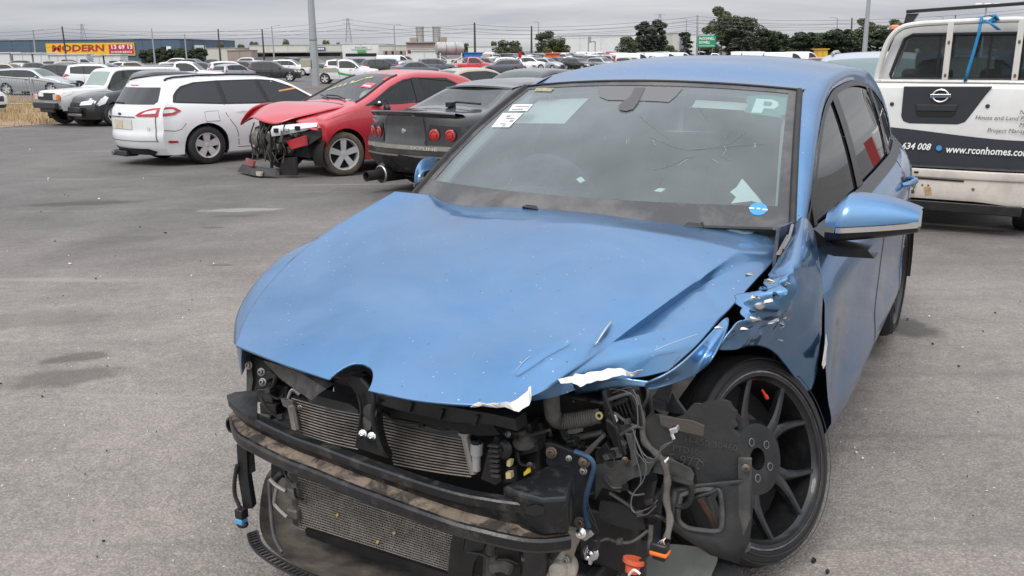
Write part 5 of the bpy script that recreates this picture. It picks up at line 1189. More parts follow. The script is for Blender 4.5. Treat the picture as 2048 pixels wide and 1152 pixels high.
# air hose with ribs
hp = crom([q(1103, 788, -.55), q(1104, 815, -.55), q(1108, 834, -.55), q(1124, 843, -.54), q(1150, 841, -.53), q(1178, 836, -.52), q(1200, 832, -.51)], 12)
MB().tube(hp, [.0205 if i < 26 else (.0195+.0022*(i % 2) if i < 64 else .0185) for i in range(len(hp))], 16).build('air_hose', HOSE, golf, ang=60)
MB().lathe([(.010, 0), (.010, .004), (.005, .005), (.005, 0)], q(1199, 831, -.53), (.1, -1, .2), 14).build('yellow_ring', mat('pale_yellow_plastic', (.5, .46, .2), .5), golf)
gtube('fluid_pipe', [(1086, 792, -.45), (1090, 830, -.46), (1103, 880, -.48)], .007, GRYP)
gtube('fluid_pipe', [(1124, 855, -.50), (1132, 875, -.51), (1150, 876, -.51), (1205, 865, -.50)], .0085, GRYP)
gplate('torn_foil', [(1130, 868), (1140, 856), (1165, 852), (1166, 862), (1150, 868)], ALU, .006, golf, d=-.51)
# remains of the left headlamp: frame, module, brackets
gplate('headlamp_frame', [(1203, 785), (1212, 778), (1216, 800), (1226, 850), (1246, 905), (1236, 912), (1212, 860)], BLK, .03, golf, d=-.53, bevel=.003)
gplate('headlamp_module', [(1214, 784), (1255, 772), (1266, 800), (1276, 850), (1262, 858), (1240, 815)], mat('glossy_black_plastic', (.010, .010, .011), .22), .06, golf, d=-.50, bevel=.006)
for k in range(4): gtube('module_fin', [(1232+7*k, 812-3*k, -.515), (1246+7*k, 850-3*k, -.515)], .004, mat('glossy_black_plastic', (.012, .012, .013), .2), st=1)
gplate('frame_cross_bar', [(1212, 812), (1250, 798), (1253, 803), (1214, 818)], BLK, .012, golf, d=-.54)
for a_, b_ in (((1206, 782), (1242, 905)), ((1216, 800), (1268, 786)), ((1240, 870), (1275, 852)), ((1262, 776), (1282, 850)), ((1214, 840), (1240, 872))): gtube('lamp_strut', [(*a_, -.55), ((a_[0]+b_[0])/2+4, (a_[1]+b_[1])/2-3, -.555), (*b_, -.55)], .0045, rc1.choice([BLK, BLKD, GRYP]))
gplate('white_clip', [(1222, 827), (1231, 832), (1232, 840), (1225, 836)], WHT, .01, golf, d=-.545); gplate('white_clip', [(1228, 838), (1233, 842), (1231, 848), (1226, 843)], WHT, .01, golf, d=-.545)
for P_, m_, d_ in (([(1230, 848), (1258, 852), (1260, 872), (1232, 866)], GRYP, -.52), ([(1249, 866), (1262, 868), (1274, 920), (1273, 930), (1263, 938), (1260, 905)], GRYP, -.56), ([(1232, 872), (1252, 890), (1248, 894), (1232, 882)], GRYP, -.55), ([(1218, 900), (1236, 896), (1244, 915), (1222, 920)], GRYP, -.54), ([(1190, 905), (1212, 885), (1222, 905), (1205, 930), (1192, 925)], BLK, -.54), ([(1235, 885), (1244, 892), (1250, 912), (1238, 915)], BLK, -.53), ([(1130, 890), (1146, 880), (1160, 897), (1140, 903)], BLK, -.55), ([(1165, 905), (1205, 868), (1208, 876), (1176, 912)], STL, -.52)):
    gplate('lamp_bracket', P_, m_, .015, golf, d=d_, bevel=.002)
for u, v in ((1140, 888), (1213, 915)): gplate('connector', [(u-10, v-6), (u+8, v-8), (u+12, v+5), (u-8, v+8)], BLK, .03, golf, d=-.565, bevel=.003)
gplate('connector_slot', [(1204, 912), (1212, 908), (1219, 918), (1210, 922)], GRYP, .004, golf, d=-.57)
# torn grey inner panel and air duct
gplate('torn_inner_panel', [(1192, 930), (1215, 922), (1262, 922), (1300, 915), (1310, 925), (1296, 950), (1270, 955), (1255, 962), (1240, 985), (1205, 975), (1190, 1000)], GRYP, .006, golf, d=-.54)
gplate('torn_inner_panel', [(1310, 912), (1335, 916), (1380, 938), (1387, 950), (1384, 968), (1330, 950), (1306, 945)], GRYP, .006, golf, d=-.53)
gtube('air_duct', [(1290, 950, -.48), (1283, 985, -.48), (1276, 1012, -.48)], .032, BLK, n=16)
fr_ = [(1338, 956), (1375, 966), (1383, 972), (1380, 1000), (1368, 1012), (1352, 1010), (1330, 1000), (1328, 975)]
MB().tube(crom([q(u, v, -.545) for u, v in fr_+fr_[:1]], 5)[:-1], .007, 8, closed=True).build('duct_frame', BLKD, golf)
gplate('duct_pocket', fr_, BLK, .01, golf, d=-.50)
gplate('lower_guide', [(1200, 1003), (1240, 1008), (1285, 1028), (1288, 1060), (1262, 1060), (1195, 1040)], BLKD, .008, golf, d=-.57)
gplate('lower_guide', [(1290, 1000), (1320, 1015), (1315, 1045), (1290, 1055), (1270, 1040)], BLK, .01, golf, d=-.55)
gtube('tube_hanger', [(1302, 1050, -.56), (1300, 1085, -.58), (1298, 1105, -.58)], .006, GRYP)
# liner sheet torn from the arch, with moulded lettering
LIN = mat('liner_plastic', (.022, .023, .0245), .55, var=.25, vs=8, dirt=.22, dcol=(.08, .077, .074), ds=14, bump=.25, bs=80)
LD = lambda u: -.53+(u-1290)/210*.10                # the sheet runs backwards to the right
lp = [(1290, 842), (1310, 828), (1345, 836), (1366, 830), (1380, 815), (1388, 806), (1402, 808), (1416, 801), (1441, 799), (1452, 803), (1456, 812), (1466, 822), (1461, 838), (1466, 850), (1458, 858), (1470, 868), (1470, 900), (1475, 930), (1470, 962), (1440, 966), (1396, 967), (1390, 935), (1350, 918), (1300, 905), (1285, 880)]
lin = MB().plate([q(u, v, LD(u)) for u, v in lp], (.01, .006, 0)).build('arch_liner_sheet', LIN, golf, smooth=False, fixn=True)
x0, x1 = q(1330, 880, LD(1330)), q(1470, 905, LD(1470)); xd = (x1-x0).normalized(); y0, y1 = q(1400, 900, LD(1400)), q(1400, 860, LD(1400)); yd = (y1-y0).normalized()
LET = mat('moulded_lettering', (.055, .057, .058), .5)
for body, u, v, sz in (('H-650 30460', 1368, 884, .024), ('PTD10<', 1345, 901, .022), ('5 977', 1337, 924, .034)):
    tb = MB(); text_mesh(tb, body, q(u, v, LD(u)-.003), xd, yd, sz); tb.build('moulded_lettering', LET, lin, smooth=False)
MB().tube([q(1399+7.5*cos(k*pi/12), 930+8*sin(k*pi/12), LD(1399)-.002) for k in range(24)], .0012, 5, closed=True).build('moulded_ring', LET, lin)
gplate('ribbed_patch', [(1318, 832), (1345, 836), (1385, 842), (1408, 852), (1406, 872), (1340, 858), (1322, 850)], mat('ribbed_dusty_plastic', (.07, .06, .052), .8, bump=.5, bs=120), .004, lin, d=-.53)
for P_, d_, m_ in (([(1318, 775), (1345, 768), (1338, 800), (1330, 822), (1306, 812), (1304, 795)], -.50, BLK), ([(1305, 800), (1330, 808), (1328, 822), (1306, 816)], -.51, DARK), ([(1345, 785), (1352, 800), (1372, 828), (1345, 826), (1330, 822)], -.47, LIN), ([(1280, 850), (1305, 820), (1300, 858), (1288, 880)], -.50, GRYP)):
    gplate('torn_liner_piece', P_, m_, .012, golf, d=d_)
gplate('fender_brace', [(1295, 775), (1390, 752), (1330, 835), (1305, 815)], mat('dark_arch_metal', (.05, .045, .042), .7, dirt=.5, ds=10), .008, golf, d=-.42)
gtube('hanging_hose', [(1296, 772, -.47), (1296, 795, -.48), (1284, 818, -.48)], .005, GRYP)
# lower liner with a square window
PD = lambda u, v: -.545+(u-1340)/170*.10
outer = [(1340, 975), (1390, 968), (1477, 962), (1504, 958), (1506, 1020), (1500, 1080), (1478, 1128), (1420, 1110), (1370, 1078), (1330, 1050)]
inner = [(1362, 990), (1398, 980), (1430, 980), (1440, 986), (1444, 1020), (1443, 1050), (1434, 1062), (1400, 1060), (1372, 1054), (1356, 1035)]
pl = MB().grid([[q(*a, PD(*a)), q(*(((a[0]+b[0])/2), (a[1]+b[1])/2), PD(*a)-.008), q(*b, PD(*b)-.004)] for a, b in zip(outer+outer[:1], inner+inner[:1])]).build('lower_liner', LIN, golf)
md = pl.modifiers.new('t', 'SOLIDIFY'); md.thickness = .005
MB().tube(crom([q(*b, PD(*b)-.008) for b in inner+inner[:1]], 5)[:-1], .006, 8, closed=True).build('window_frame', GRYP, pl)
for k in range(12): gplate('frame_tooth', [(1362+6*k, 1056+.6*k), (1365+6*k, 1056+.6*k), (1365+6*k, 1061+.6*k), (1362+6*k, 1061+.6*k)], GRYP, .006, pl, d=-.53+.003*k)
gtube('window_strut', [(1385, 995, -.52), (1420, 985, -.51), (1435, 978, -.50)], .006, BLKD, pl, st=1); gtube('window_strut', [(1415, 990, -.50), (1438, 1050, -.46)], .008, GRYP, pl, st=1); gtube('window_strut', [(1400, 1000, -.48), (1436, 1056, -.45)], .006, RUST, pl, st=1)
gplate('liner_edge_strap', [(1476, 918), (1501, 919), (1500, 962), (1500, 1040), (1484, 1078), (1478, 1040)], GRYP, .012, golf, d=-.455)
bolt(1492, 936, -.462, .006, OLDB); MB().lathe([(.018, 0), (.018, .003), (0, .003)], q(1487, 1090, -.45), (.3, -1, .2), 16).build('liner_washer', GRYP, golf)
# bottom fairing, ribbed foot, red grommet and orange plug
MB().grid([[G(u, v, z=z) for u, v, z in r] for r in ([(1296, 1090, .22), (1345, 1086, .22), (1430, 1098, .19)], [(1288, 1120, .17), (1350, 1118, .18), (1440, 1118, .14)], [(1286, 1160, .12), (1350, 1155, .12), (1420, 1150, .10)], [(1286, 1190, .08), (1350, 1190, .08), (1420, 1180, .07)])]).build('lower_fairing', mat('grey_green_fairing', (.115, .125, .118), .6, var=.2, dirt=.5, dcol=(.22, .21, .19), ds=6), golf, sub=2)
gplate('ribbed_foot', [(1408, 1150), (1446, 1124), (1486, 1138), (1482, 1152), (1440, 1160)], GRYP, .02, golf, z=.09)
gplate('fairing_wedge', [(1240, 1152), (1262, 1130), (1290, 1115), (1290, 1165), (1245, 1165)], BLKD, .01, golf, d=-.66)
RG = mat('orange_red_rubber', (.62, .085, .03), .55, var=.15, dirt=.2, ds=20)
MB().lathe([(.008, -.030), (.016, -.028), (.018, -.012), (.022, -.008), (.026, -.005), (.026, .004), (.023, .005), (.016, .003), (0, .003)], q(1268, 1121, -.66), (.05, .28, .96), 28).build('red_grommet', RG, golf)
gtube('white_cable_loop', [(1258, 1150, -.70), (1268, 1140, -.71), (1280, 1148, -.71)], .003, WHT)
op = MB().box(q(1320, 1094, -.64), (.040, .03, .026)).build('harness_plug', BLK, golf, bevel=.005)
MB().box(q(1320, 1104, -.642), (.042, .032, .010)).build('orange_seal', mat('orange_seal_rubber', (.85, .16, .02), .5), op, bevel=.003)
MB().box(q(1321, 1112, -.64), (.032, .026, .014)).build('plug_foot', BLK, op, bevel=.004)
for k, (c3, du) in enumerate((((.1, .3, .7), -8), ((.7, .35, .05), 0), ((.6, .08, .05), 4), ((.7, .65, .55), 8))): gtube('harness_wire', [(1321+du, 1090, -.645), (1324+du*.4, 1082, -.65), (1331, 1076, -.64)], .0012, mat('wire_%d' % k, c3, .5), op)
# harness and loose wires
gtube('taped_harness', [(1270, 790, -.52), (1282, 830, -.53), (1288, 880, -.545), (1310, 905, -.56), (1328, 925, -.57), (1335, 960, -.575), (1333, 1000, -.58), (1340, 1040, -.60), (1333, 1078, -.63)], [.008+.0012*sin(i*1.3) for i in range(41)], mat('harness_tape', (.055, .05, .046), .8, var=.3, vs=30, dirt=.4), golf)
for P_ in ([(1218, 778, -.53), (1250, 782, -.55), (1272, 800, -.56), (1276, 850, -.57)], [(1225, 786, -.54), (1262, 776, -.55), (1278, 810, -.56)], [(1265, 858, -.57), (1278, 895, -.58), (1295, 925, -.58), (1318, 915, -.585), (1322, 895, -.59), (1342, 884, -.59)],
           [(1265, 858, -.57), (1285, 905, -.575), (1308, 918, -.59), (1322, 900, -.59), (1345, 882, -.59)], [(1270, 860, -.57), (1272, 900, -.575), (1292, 930, -.58), (1286, 962, -.585), (1268, 985, -.59), (1262, 1010, -.595), (1270, 1025, -.60), (1300, 1015, -.60), (1315, 1000, -.60)],
           [(1268, 900, -.57), (1282, 960, -.575), (1264, 992, -.58), (1266, 1020, -.59), (1290, 1030, -.60), (1312, 1012, -.60)], [(1190, 925, -.59), (1176, 960, -.60), (1172, 1000, -.61), (1180, 1035, -.625), (1196, 1060, -.635), (1190, 1075, -.64)], [(1196, 928, -.585), (1180, 965, -.60), (1176, 1005, -.615), (1192, 1050, -.63), (1186, 1078, -.64)], [(1202, 930, -.58), (1228, 938, -.58), (1228, 915, -.57)]):
    gtube('loose_wire', P_, .0014, WIRE if P_[0][0] > 1210 else RUB, golf, n=6, st=8)
for u, v in ((1296, 1005), (1345, 862)): gplate('wire_plug', [(u-9, v-3), (u+7, v-8), (u+10, v+4), (u-5, v+8)], BLK if u < 1320 else CHR, .02, golf, d=-.61, bevel=.003)
gtube('plug_bulb', [(1342, 866, -.60), (1347, 878, -.60)], .005, CHR, st=1)
gplate('wire_clip', [(1328, 922), (1336, 914), (1337, 918), (1330, 926)], WHT, .003, golf, d=-.60)
# horn on its strap, and the bare lamp bulb
HRN = mat('horn_paint', (.50, .47, .40), .5, .2, var=.2, dirt=.5, dcol=(.2, .16, .11), ds=25)
hc = q(1120, 1136, -.68); hx = Vector((.12, -1, .28)).normalized()
horn = MB().lathe([(.0, -.03), (.038, -.028), (.041, -.012), (.041, .0), (.039, .004), (.024, .010), (.022, .024), (.018, .030), (0, .031)], hc, hx, 36).build('horn', HRN, golf)
gplate('horn_strap', [(1132, 1058), (1166, 1066), (1160, 1080), (1152, 1095), (1142, 1128), (1124, 1124), (1136, 1090), (1140, 1072)], mat('zinc_strap', (.33, .29, .24), .45, .7, dirt=.4, ds=20), .004, golf, d=-.715)
gplate('zinc_bracket', [(1125, 1052), (1150, 1060), (1178, 1064), (1185, 1072), (1170, 1082), (1140, 1070)], ALU, .01, golf, d=-.70)
bolt(1132, 1120, -.72, .006); bolt(1162, 1066, -.715, .008, CHR)
MB().box(q(1112, 1100, -.70), (.022, .03, .045), Matrix.Rotation(.5, 3, 'Y')).build('horn_plug', BLK, horn, bevel=.003)
bc = q(1182, 1106, -.66); bx = Vector((.1, -1, .12)).normalized()
blb = MB().lathe([(.0, -.004), (.019, -.004), (.020, .0), (.016, .003), (.011, .004), (.010, .010), (.006, .012), (.006, .03), (.003, .034), (0, .034)], bc, bx, 10).build('bare_bulb', CHR, golf)
MB().box(q(1188, 1086, -.655), (.024, .024, .03)).build('bulb_plug', BLK, blb, bevel=.003)
MB().box(q(1181, 1121, -.665), (.007, .008, .018)).build('bulb_pin', CHR, blb)
# valley below: cross member and sump
MB().box((0, -.30, .16), (1.0, .50, .10)).build('cross_member', BLK, golf, bevel=.02)
MB().box((.52, -.40, .30), (.16, .20, .16)).build('chassis_leg', BLK, golf, bevel=.01)
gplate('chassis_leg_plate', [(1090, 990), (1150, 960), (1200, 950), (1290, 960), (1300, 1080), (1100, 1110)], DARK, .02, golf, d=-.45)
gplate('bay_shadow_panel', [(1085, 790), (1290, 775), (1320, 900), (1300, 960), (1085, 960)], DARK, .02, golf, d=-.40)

# cables, clips and small hardware through the bay
rc2 = random.Random(12)
for k, (u0, v0, u1, v1, d0) in enumerate(((1100, 850, 1230, 900, -.52), (1130, 930, 1200, 985, -.53), (1210, 820, 1290, 850, -.54), (1205, 960, 1290, 990, -.55), (1150, 800, 1215, 790, -.46), (1000, 865, 1090, 860, -.58), (520, 800, 580, 835, -.59), (760, 830, 935, 862, -.62), (505, 770, 560, 790, -.57), (1225, 990, 1340, 1045, -.58), (930, 1100, 1040, 1120, -.70), (1190, 1080, 1290, 1070, -.60), (1035, 905, 1085, 960, -.585), (560, 930, 600, 1000, -.68))):
    P_ = [(u0+(u1-u0)*t+rc2.uniform(-9, 9), v0+(v1-v0)*t+rc2.uniform(-9, 9)+10*sin(pi*t), d0+rc2.uniform(-.01, .01)) for t in (0, .25, .5, .75, 1)]
    gtube('cable', P_, rc2.choice([.003, .004, .0055]), rc2.choice([RUB, BLK, GRYP]), golf, n=6)
    gplate('cable_clip', [(P_[2][0]-5, P_[2][1]-4), (P_[2][0]+5, P_[2][1]-5), (P_[2][0]+6, P_[2][1]+4), (P_[2][0]-4, P_[2][1]+5)], rc2.choice([BLK, GRYP]), .012, golf, d=d0-.012)
for u, v, d_ in ((540, 855, -.73), (640, 893, -.785), (760, 937, -.81), (880, 975, -.82), (980, 998, -.82), (600, 815, -.585), (1016, 868, -.60), (1060, 930, -.60), (1098, 962, -.62), (1120, 948, -.64), (1230, 770, -.54), (1250, 920, -.55)): bolt(u, v, d_, .005, rc2.choice([STL, OLDB]))
# ------------------------------------------------------------------ the cars standing near
WP = paint('white_car_paint', (.78, .79, .80), dirt=.10)
WPD = paint('dusty_white_paint', (.74, .74, .72), dirt=.18, ds=4)
RP = paint('red_car_paint', (.46, .022, .035), dirt=.12, rough=.35)
BP = paint('faded_black_paint', (.014, .0145, .016), dirt=.14, rough=.35)
BKP = paint('black_car_paint', (.012, .013, .015), dirt=.12)
SVP = paint('silver_car_paint', (.40, .42, .44), .5, dirt=.12)
GYP = paint('grey_car_paint', (.10, .11, .13), .3, dirt=.15)
BGP = paint('beige_car_paint', (.42, .36, .27), .3, dirt=.35)
NVP = paint('navy_car_paint', (.03, .05, .11), .3, dirt=.15)
# --- white estate
mon = thing('estate_car', 'clean white estate car, rear towards us, behind the red wreck', 'car')
mc = Car(front=[(-.86, .22), (-.95, .45), (-.93, .62), (-.86, .74)], top=[(-.95, .70), (-.82, .78), (-.4, .92), (.1, 1.0), (.45, 1.03), (1.30, 1.42), (1.7, 1.485), (2.4, 1.495), (3.0, 1.475), (3.40, 1.43), (3.60, 1.39), (3.9, 1.35)],
  rear=[(3.74, .20), (3.84, .34), (3.88, .52), (3.86, .62), (3.86, .80), (3.84, .93), (3.78, 1.02), (3.52, 1.39)], belt=[(-.9, .80), (.3, .97), (2.4, 1.0), (3.6, 1.06), (3.9, 1.08)], W=.94, hr=.66, wheels=(0, 2.85), R=.33, Ra=.385, kr=.30, tr=.06, zb=.20, nd=150, nz=34, bulge=.045)
mc.body(mon, WP)
W1 = [(2.52, 1.035), (3.36, 1.085), (3.30, 1.17), (3.12, 1.30), (2.9, 1.365), (2.55, 1.385)]; W2 = [(1.72, 1.02), (2.44, 1.035), (2.46, 1.39), (1.82, 1.405)]; W3 = [(.72, 1.0), (1.64, 1.02), (1.73, 1.40), (1.48, 1.385), (1.15, 1.27)]
DL = [(.60, .99), (1.64, 1.0), (2.5, 1.015), (3.46, 1.07), (3.38, 1.18), (3.15, 1.335), (2.92, 1.395), (2.5, 1.42), (1.75, 1.43), (1.45, 1.41), (1.1, 1.285)]
for sg in (1, -1):
    mc.panel('window_surround', DL, TRIM, mon, .003, sg)
    for w_ in (W1, W2, W3): mc.panel('side_window', w_, GLO, mon, .007, sg)
    for pth in ([(2.50, 1.01), (2.49, .85), (2.40, .70), (2.34, .62), (2.30, .50), (2.28, .30)], [(1.68, 1.0), (1.66, .6), (1.62, .25)], [(.62, .98), (.55, .7), (.56, .25)], [(2.30, .265), (1.62, .255), (.56, .265)]): mc.strip('door_seam', pth, .010, DARK, mon, .002, sg)
    mc.strip('panel_seam', [(3.86, .62), (3.5, .60), (3.3, .63), (3.2, .72)], .009, DARK, mon, .003, sg)
    mc.panel('filler_flap', [(2.62, .74), (2.86, .74), (2.87, .90), (2.63, .91)], WP, mon, .004, sg)
    if sg < 0: mc.strip('flap_seam', [(2.62, .74), (2.86, .74), (2.87, .90), (2.63, .91), (2.62, .74)], .008, mat('grey_seam', (.25, .25, .26), .6), mon, .006, sg)
    tl = mc.panel('tail_light', [(3.26, .935), (3.45, .875), (3.70, .86), (3.90, .85), (3.90, .96), (3.78, 1.0), (3.55, 1.0), (3.40, .985)], REDL, mon, .010, sg)
    mc.panel('tail_light_lens', [(3.44, .925), (3.60, .905), (3.88, .90), (3.88, .955), (3.62, .965), (3.50, .955)], CLRL, tl, .013, sg)
    tl2 = mc.quad('tail_light', [(sg*.83, .85), (sg*.52, .85), (sg*.46, .86), (sg*.55, .92), (sg*.70, .98), (sg*.83, 1.0)], REDL, mon, True, .012)
    mc.quad('tail_light_lens', [(sg*.80, .90), (sg*.58, .885), (sg*.66, .93), (sg*.80, .96)], CLRL, tl2, True, .016)
    mc.panel('bumper_reflector', [(3.40, .405), (3.72, .40), (3.80, .43), (3.74, .445), (3.45, .435)], REDL, mon, .008, sg)
    mc.strip('handle', [(2.06, .885), (2.12, .90), (2.24, .90), (2.30, .89)], .035, WP, mon, .02, sg); mc.strip('handle', [(1.22, .875), (1.28, .89), (1.40, .89), (1.46, .88)], .035, WP, mon, .02, sg)
    rl = [mc.side(d, mc.topz(d)-.012, -.02, sg)+Vector((0, 0, .035)) for d in (1.45, 1.7, 2.2, 2.8, 3.2, 3.36)]
    MB().tube([rl[0]-Vector((0, 0, .03))]+rl+[rl[-1]-Vector((0, -.05, .03))], .018, 8).build('roof_rail', BLK, mon)
    door_mirror(mon, mc.side(.75, 1.05, .12, sg), sg, WP)
    if sg < 0:
        for pp in ([(3.10, .415), (3.16, .40), (3.155, .393), (3.10, .405)], [(3.05, .385), (3.09, .39), (3.085, .37), (3.055, .36)], [(3.115, .405), (3.08, .38), (3.085, .375), (3.12, .40)]): mc.panel('bumper_scar', pp, DARK, mon, .006, sg)
mc.glassband('windscreen', .5, 1.26, GLO, mon); mc.quad('rear_window', [(-.70, 1.045), (.70, 1.045), (.74, 1.09), (.66, 1.32), (-.66, 1.32), (-.74, 1.09)], GLO, mon)
MB().tube([mc.end(.02, 1.06, True, .02), mc.end(.20, 1.075, True, .03), mc.end(.42, 1.06, True, .02)], .014, 6).build('rear_wiper', BLK, mon)
mc.quad('stop_light', [(-.14, 1.345), (.14, 1.345), (.14, 1.365), (-.14, 1.365)], REDL, mon, True, .012)
mc.quad('tailgate_seam', [(-.80, .435), (.80, .435), (.80, .444), (-.80, .444)], DARK, mon, True, .004)
for sg in (1, -1): mc.quad('tailgate_seam', [(sg*.78, .44), (sg*.79, .44), (sg*.80, .85), (sg*.79, .85)], DARK, mon, True, .005)
mc.quad('garnish', [(-.45, .83), (.45, .83), (.45, .845), (-.45, .845)], TRIM, mon, True, .010)
mc.quad('plate_recess', [(-.36, .63), (.36, .63), (.36, .80), (-.36, .80)], mat('recess_white', (.62, .60, .56), .6), mon, True, .005)
mc.quad('plate_backing', [(-.10, .64), (.19, .64), (.19, .78), (-.10, .78)], mat('stained_plate_backing', (.55, .46, .34), .8, var=.25, vs=12), mon, True, .009)
MB().ell(mc.end(0, .885, True, .01), (.055, .012, .022)).build('badge', mat('dark_oval_badge', (.03, .035, .05), .3), mon)
tb = MB(); text_mesh(tb, '2.0', mc.end(-.66, .62, True, .012), (-1, 0, 0) if False else (-1, 0, 0), (0, 0, 1), .07, fit=.12); tb.build('badge_lettering', STL, mon, smooth=False)
mc.quad('bumper_valance', [(-.62, .20), (.62, .20), (.70, .26), (.60, .31), (-.60, .31), (-.70, .26)], BLK, mon, True, .010)
MB().box((.25, 3.72, .20), (.5, .22, .10)).build('hanging_valance', BLKD, mon, bevel=.02); MB().tube([(.45, 3.70, .20), (.45, 3.86, .19)], .04, 12).build('exhaust', STL, mon)
mc.panel('screen_mark', [(1.05, 1.245), (1.40, 1.20), (1.40, 1.225), (1.06, 1.27)], mat('orange_crayon', (.62, .33, .10), .7), mon, .010, -1)
put_wheels(mon, mc, .80, 5, 'wide', None, TYRE, .225, .215); arches(mc, mon, .80)
place(mon, 417, 328, -.86, 2.85, 46); mon.scale = (1, 1, .945)

# --- red saloon with its nose torn off
civ = thing('wrecked_red_saloon', 'red saloon with its front end torn away and bonnet buckled', 'car')
cc = Car(front=[(-.30, .45), (-.34, .6), (-.34, .74), (-.30, .82)], top=[(-.34, .80), (-.2, .86), (.0, .92), (.20, .985), (.30, 1.01), (1.25, 1.40), (1.65, 1.455), (2.15, 1.445), (2.5, 1.39), (3.05, 1.12), (3.2, 1.09), (3.52, 1.07), (3.66, 1.03)],
  rear=[(3.52, .25), (3.62, .5), (3.62, .8), (3.58, 1.05)], belt=[(-.4, .80), (.3, .94), (1.4, .98), (2.6, 1.06), (3.6, 1.06)], W=.875, hr=.60, wheels=(0, 2.70), R=.315, Ra=.365, kf=.02, tf=.02, zb=.20, nd=150, nz=34, bulge=.05)
FW = [(.42, .985), (1.30, 1.005), (1.42, 1.01), (1.44, 1.36), (1.25, 1.335), (.95, 1.225), (.6, 1.06)]; RW = [(1.52, 1.02), (2.26, 1.075), (2.40, 1.11), (2.30, 1.27), (2.12, 1.345), (1.53, 1.365)]
cc.body(civ, RP, see=[FW, RW], glass=[(.36, 1.22)])
for sg in (1, -1):
    for w_, nm in ((FW, 'front_door_glass'), (RW, 'rear_door_glass')): cc.panel(nm, w_, GLD, civ, -.004, sg); cc.ring('window_surround', w_, .03, TRIM, civ, .005, sg)
    cc.strip('centre_pillar', [(1.47, 1.0), (1.48, 1.18), (1.485, 1.37)], .10, TRIM, civ, .006, sg)
    for pth in ([(1.46, 1.0), (1.47, .6), (1.42, .25)], [(.52, .95), (.46, .7), (.48, .25)], [(2.30, 1.04), (2.34, .8), (2.20, .6)]): cc.strip('door_seam', pth, .010, DARK, civ, .002, sg)
    cc.strip('handle', [(1.22, .90), (1.38, .905)], .03, RP, civ, .02, sg)
cc.glassband('windscreen', .36, 1.24, GLC, civ, .94); 
MB().tube([cc.topp(.945, .34+.9*k/12, .006) for k in range(13)], .016, 6).build('screen_rubber', TRIM, civ); MB().tube([cc.topp(-.945, .34+.9*k/12, .006) for k in range(13)], .016, 6).build('screen_rubber', TRIM, civ)
cc.glassband('rear_window', 2.56, 3.0, GLO, civ, .9)
seats(civ, cc, 1.25, .3); MB().box((0, .62, .93), (1.36, .60, .12)).build('dashboard', mat('grey_dashboard', (.10, .10, .10), .8), civ, bevel=.03)
MB().ell((.28, .92, 1.06), (.22, .15, .13), 14, 10).build('airbag', mat('airbag_cloth', (.55, .68, .62), .9, bump=.5, bs=15), civ)
MB().plate([(-.25, .62, 1.02), (.02, .62, 1.02), (.06, .72, 1.05), (-.2, .78, 1.05)], (0, 0, .003)).build('paper', WHT, civ)
def csheet(u0, u1, d0, d1, m, nm, off=.010): return MB().grid([[cc.topp(u0+(u1-u0)*j/3, d0+(d1-d0)*i/3, off) for j in range(4)] for i in range(4)], flip=True).build(nm, m, civ)
csheet(.42, .80, .74, .87, mat('red_white_label', (.70, .10, .12), .6, var=.5, vs=25), 'auction_label'); csheet(.46, .74, .77, .80, WHT, 'auction_label_strip', .013); csheet(.80, .90, 1.0, 1.10, mat('red_sticker', (.75, .03, .03), .5), 'red_sticker')
YG = mat('yellow_green_crayon', (.50, .55, .22), .8)
rs = random.Random(11)
for k in range(22):
    u0, d0 = -.75+.06*k+.03*rs.random(), .62+.022*k+.08*rs.random()
    if u0 > .35: break
    csheet(u0, u0+.05, d0, d0+.03, YG, 'crayon_mark')
    csheet(u0+.02, u0+.035, d0-.03, d0+.05, YG, 'crayon_mark')
MB().tube([cc.topp(.55, .36, .02), cc.topp(.2, .42, .03), cc.topp(-.25, .44, .03)], .012, 6).build('wiper', BLK, civ); MB().tube([cc.topp(-.1, .38, .02), cc.topp(-.5, .46, .03)], .010, 6).build('wiper', BLK, civ)
# buckled bonnet: rows back to front, kicked up over a fold and pulled to the right
hb = [[(-.70, .24, 1.0), (-.35, .20, 1.03), (0, .18, 1.04), (.35, .20, 1.03), (.72, .26, .985)],
      [(-.72, -.05, 1.02), (-.40, -.08, 1.06), (0, -.10, 1.03), (.32, -.08, 1.0), (.60, -.02, .955)],
      [(-.76, -.30, .98), (-.50, -.28, 1.05), (-.12, -.32, .98), (.22, -.32, .945), (.48, -.28, .895)],
      [(-.80, -.52, .86), (-.55, -.52, .94), (-.2, -.58, .90), (.10, -.56, .875), (.32, -.52, .83)],
      [(-.80, -.66, .70), (-.58, -.68, .84), (-.30, -.74, .80), (-.04, -.74, .765), (.18, -.68, .74)]]
o = MB().grid([[Vector(p)+Vector((0, 0, .03*mnoise.noise(Vector(p)*7)*(p[1] < .1))) for p in r] for r in hb], flip=True).build('bonnet', RP, civ, sub=2); md = o.modifiers.new('t', 'SOLIDIFY'); md.thickness = .012
o = MB().grid([[Vector(p) for p in r] for r in ([(-.74, .05, 1.0), (-.84, .02, .80)], [(-.78, -.25, 1.03), (-.88, -.30, .82)], [(-.82, -.48, .97), (-.90, -.54, .76)], [(-.80, -.66, .82), (-.86, -.70, .66)])]).build('bent_fender', RP, civ, sub=2); md = o.modifiers.new('t', 'SOLIDIFY'); md.thickness = .01
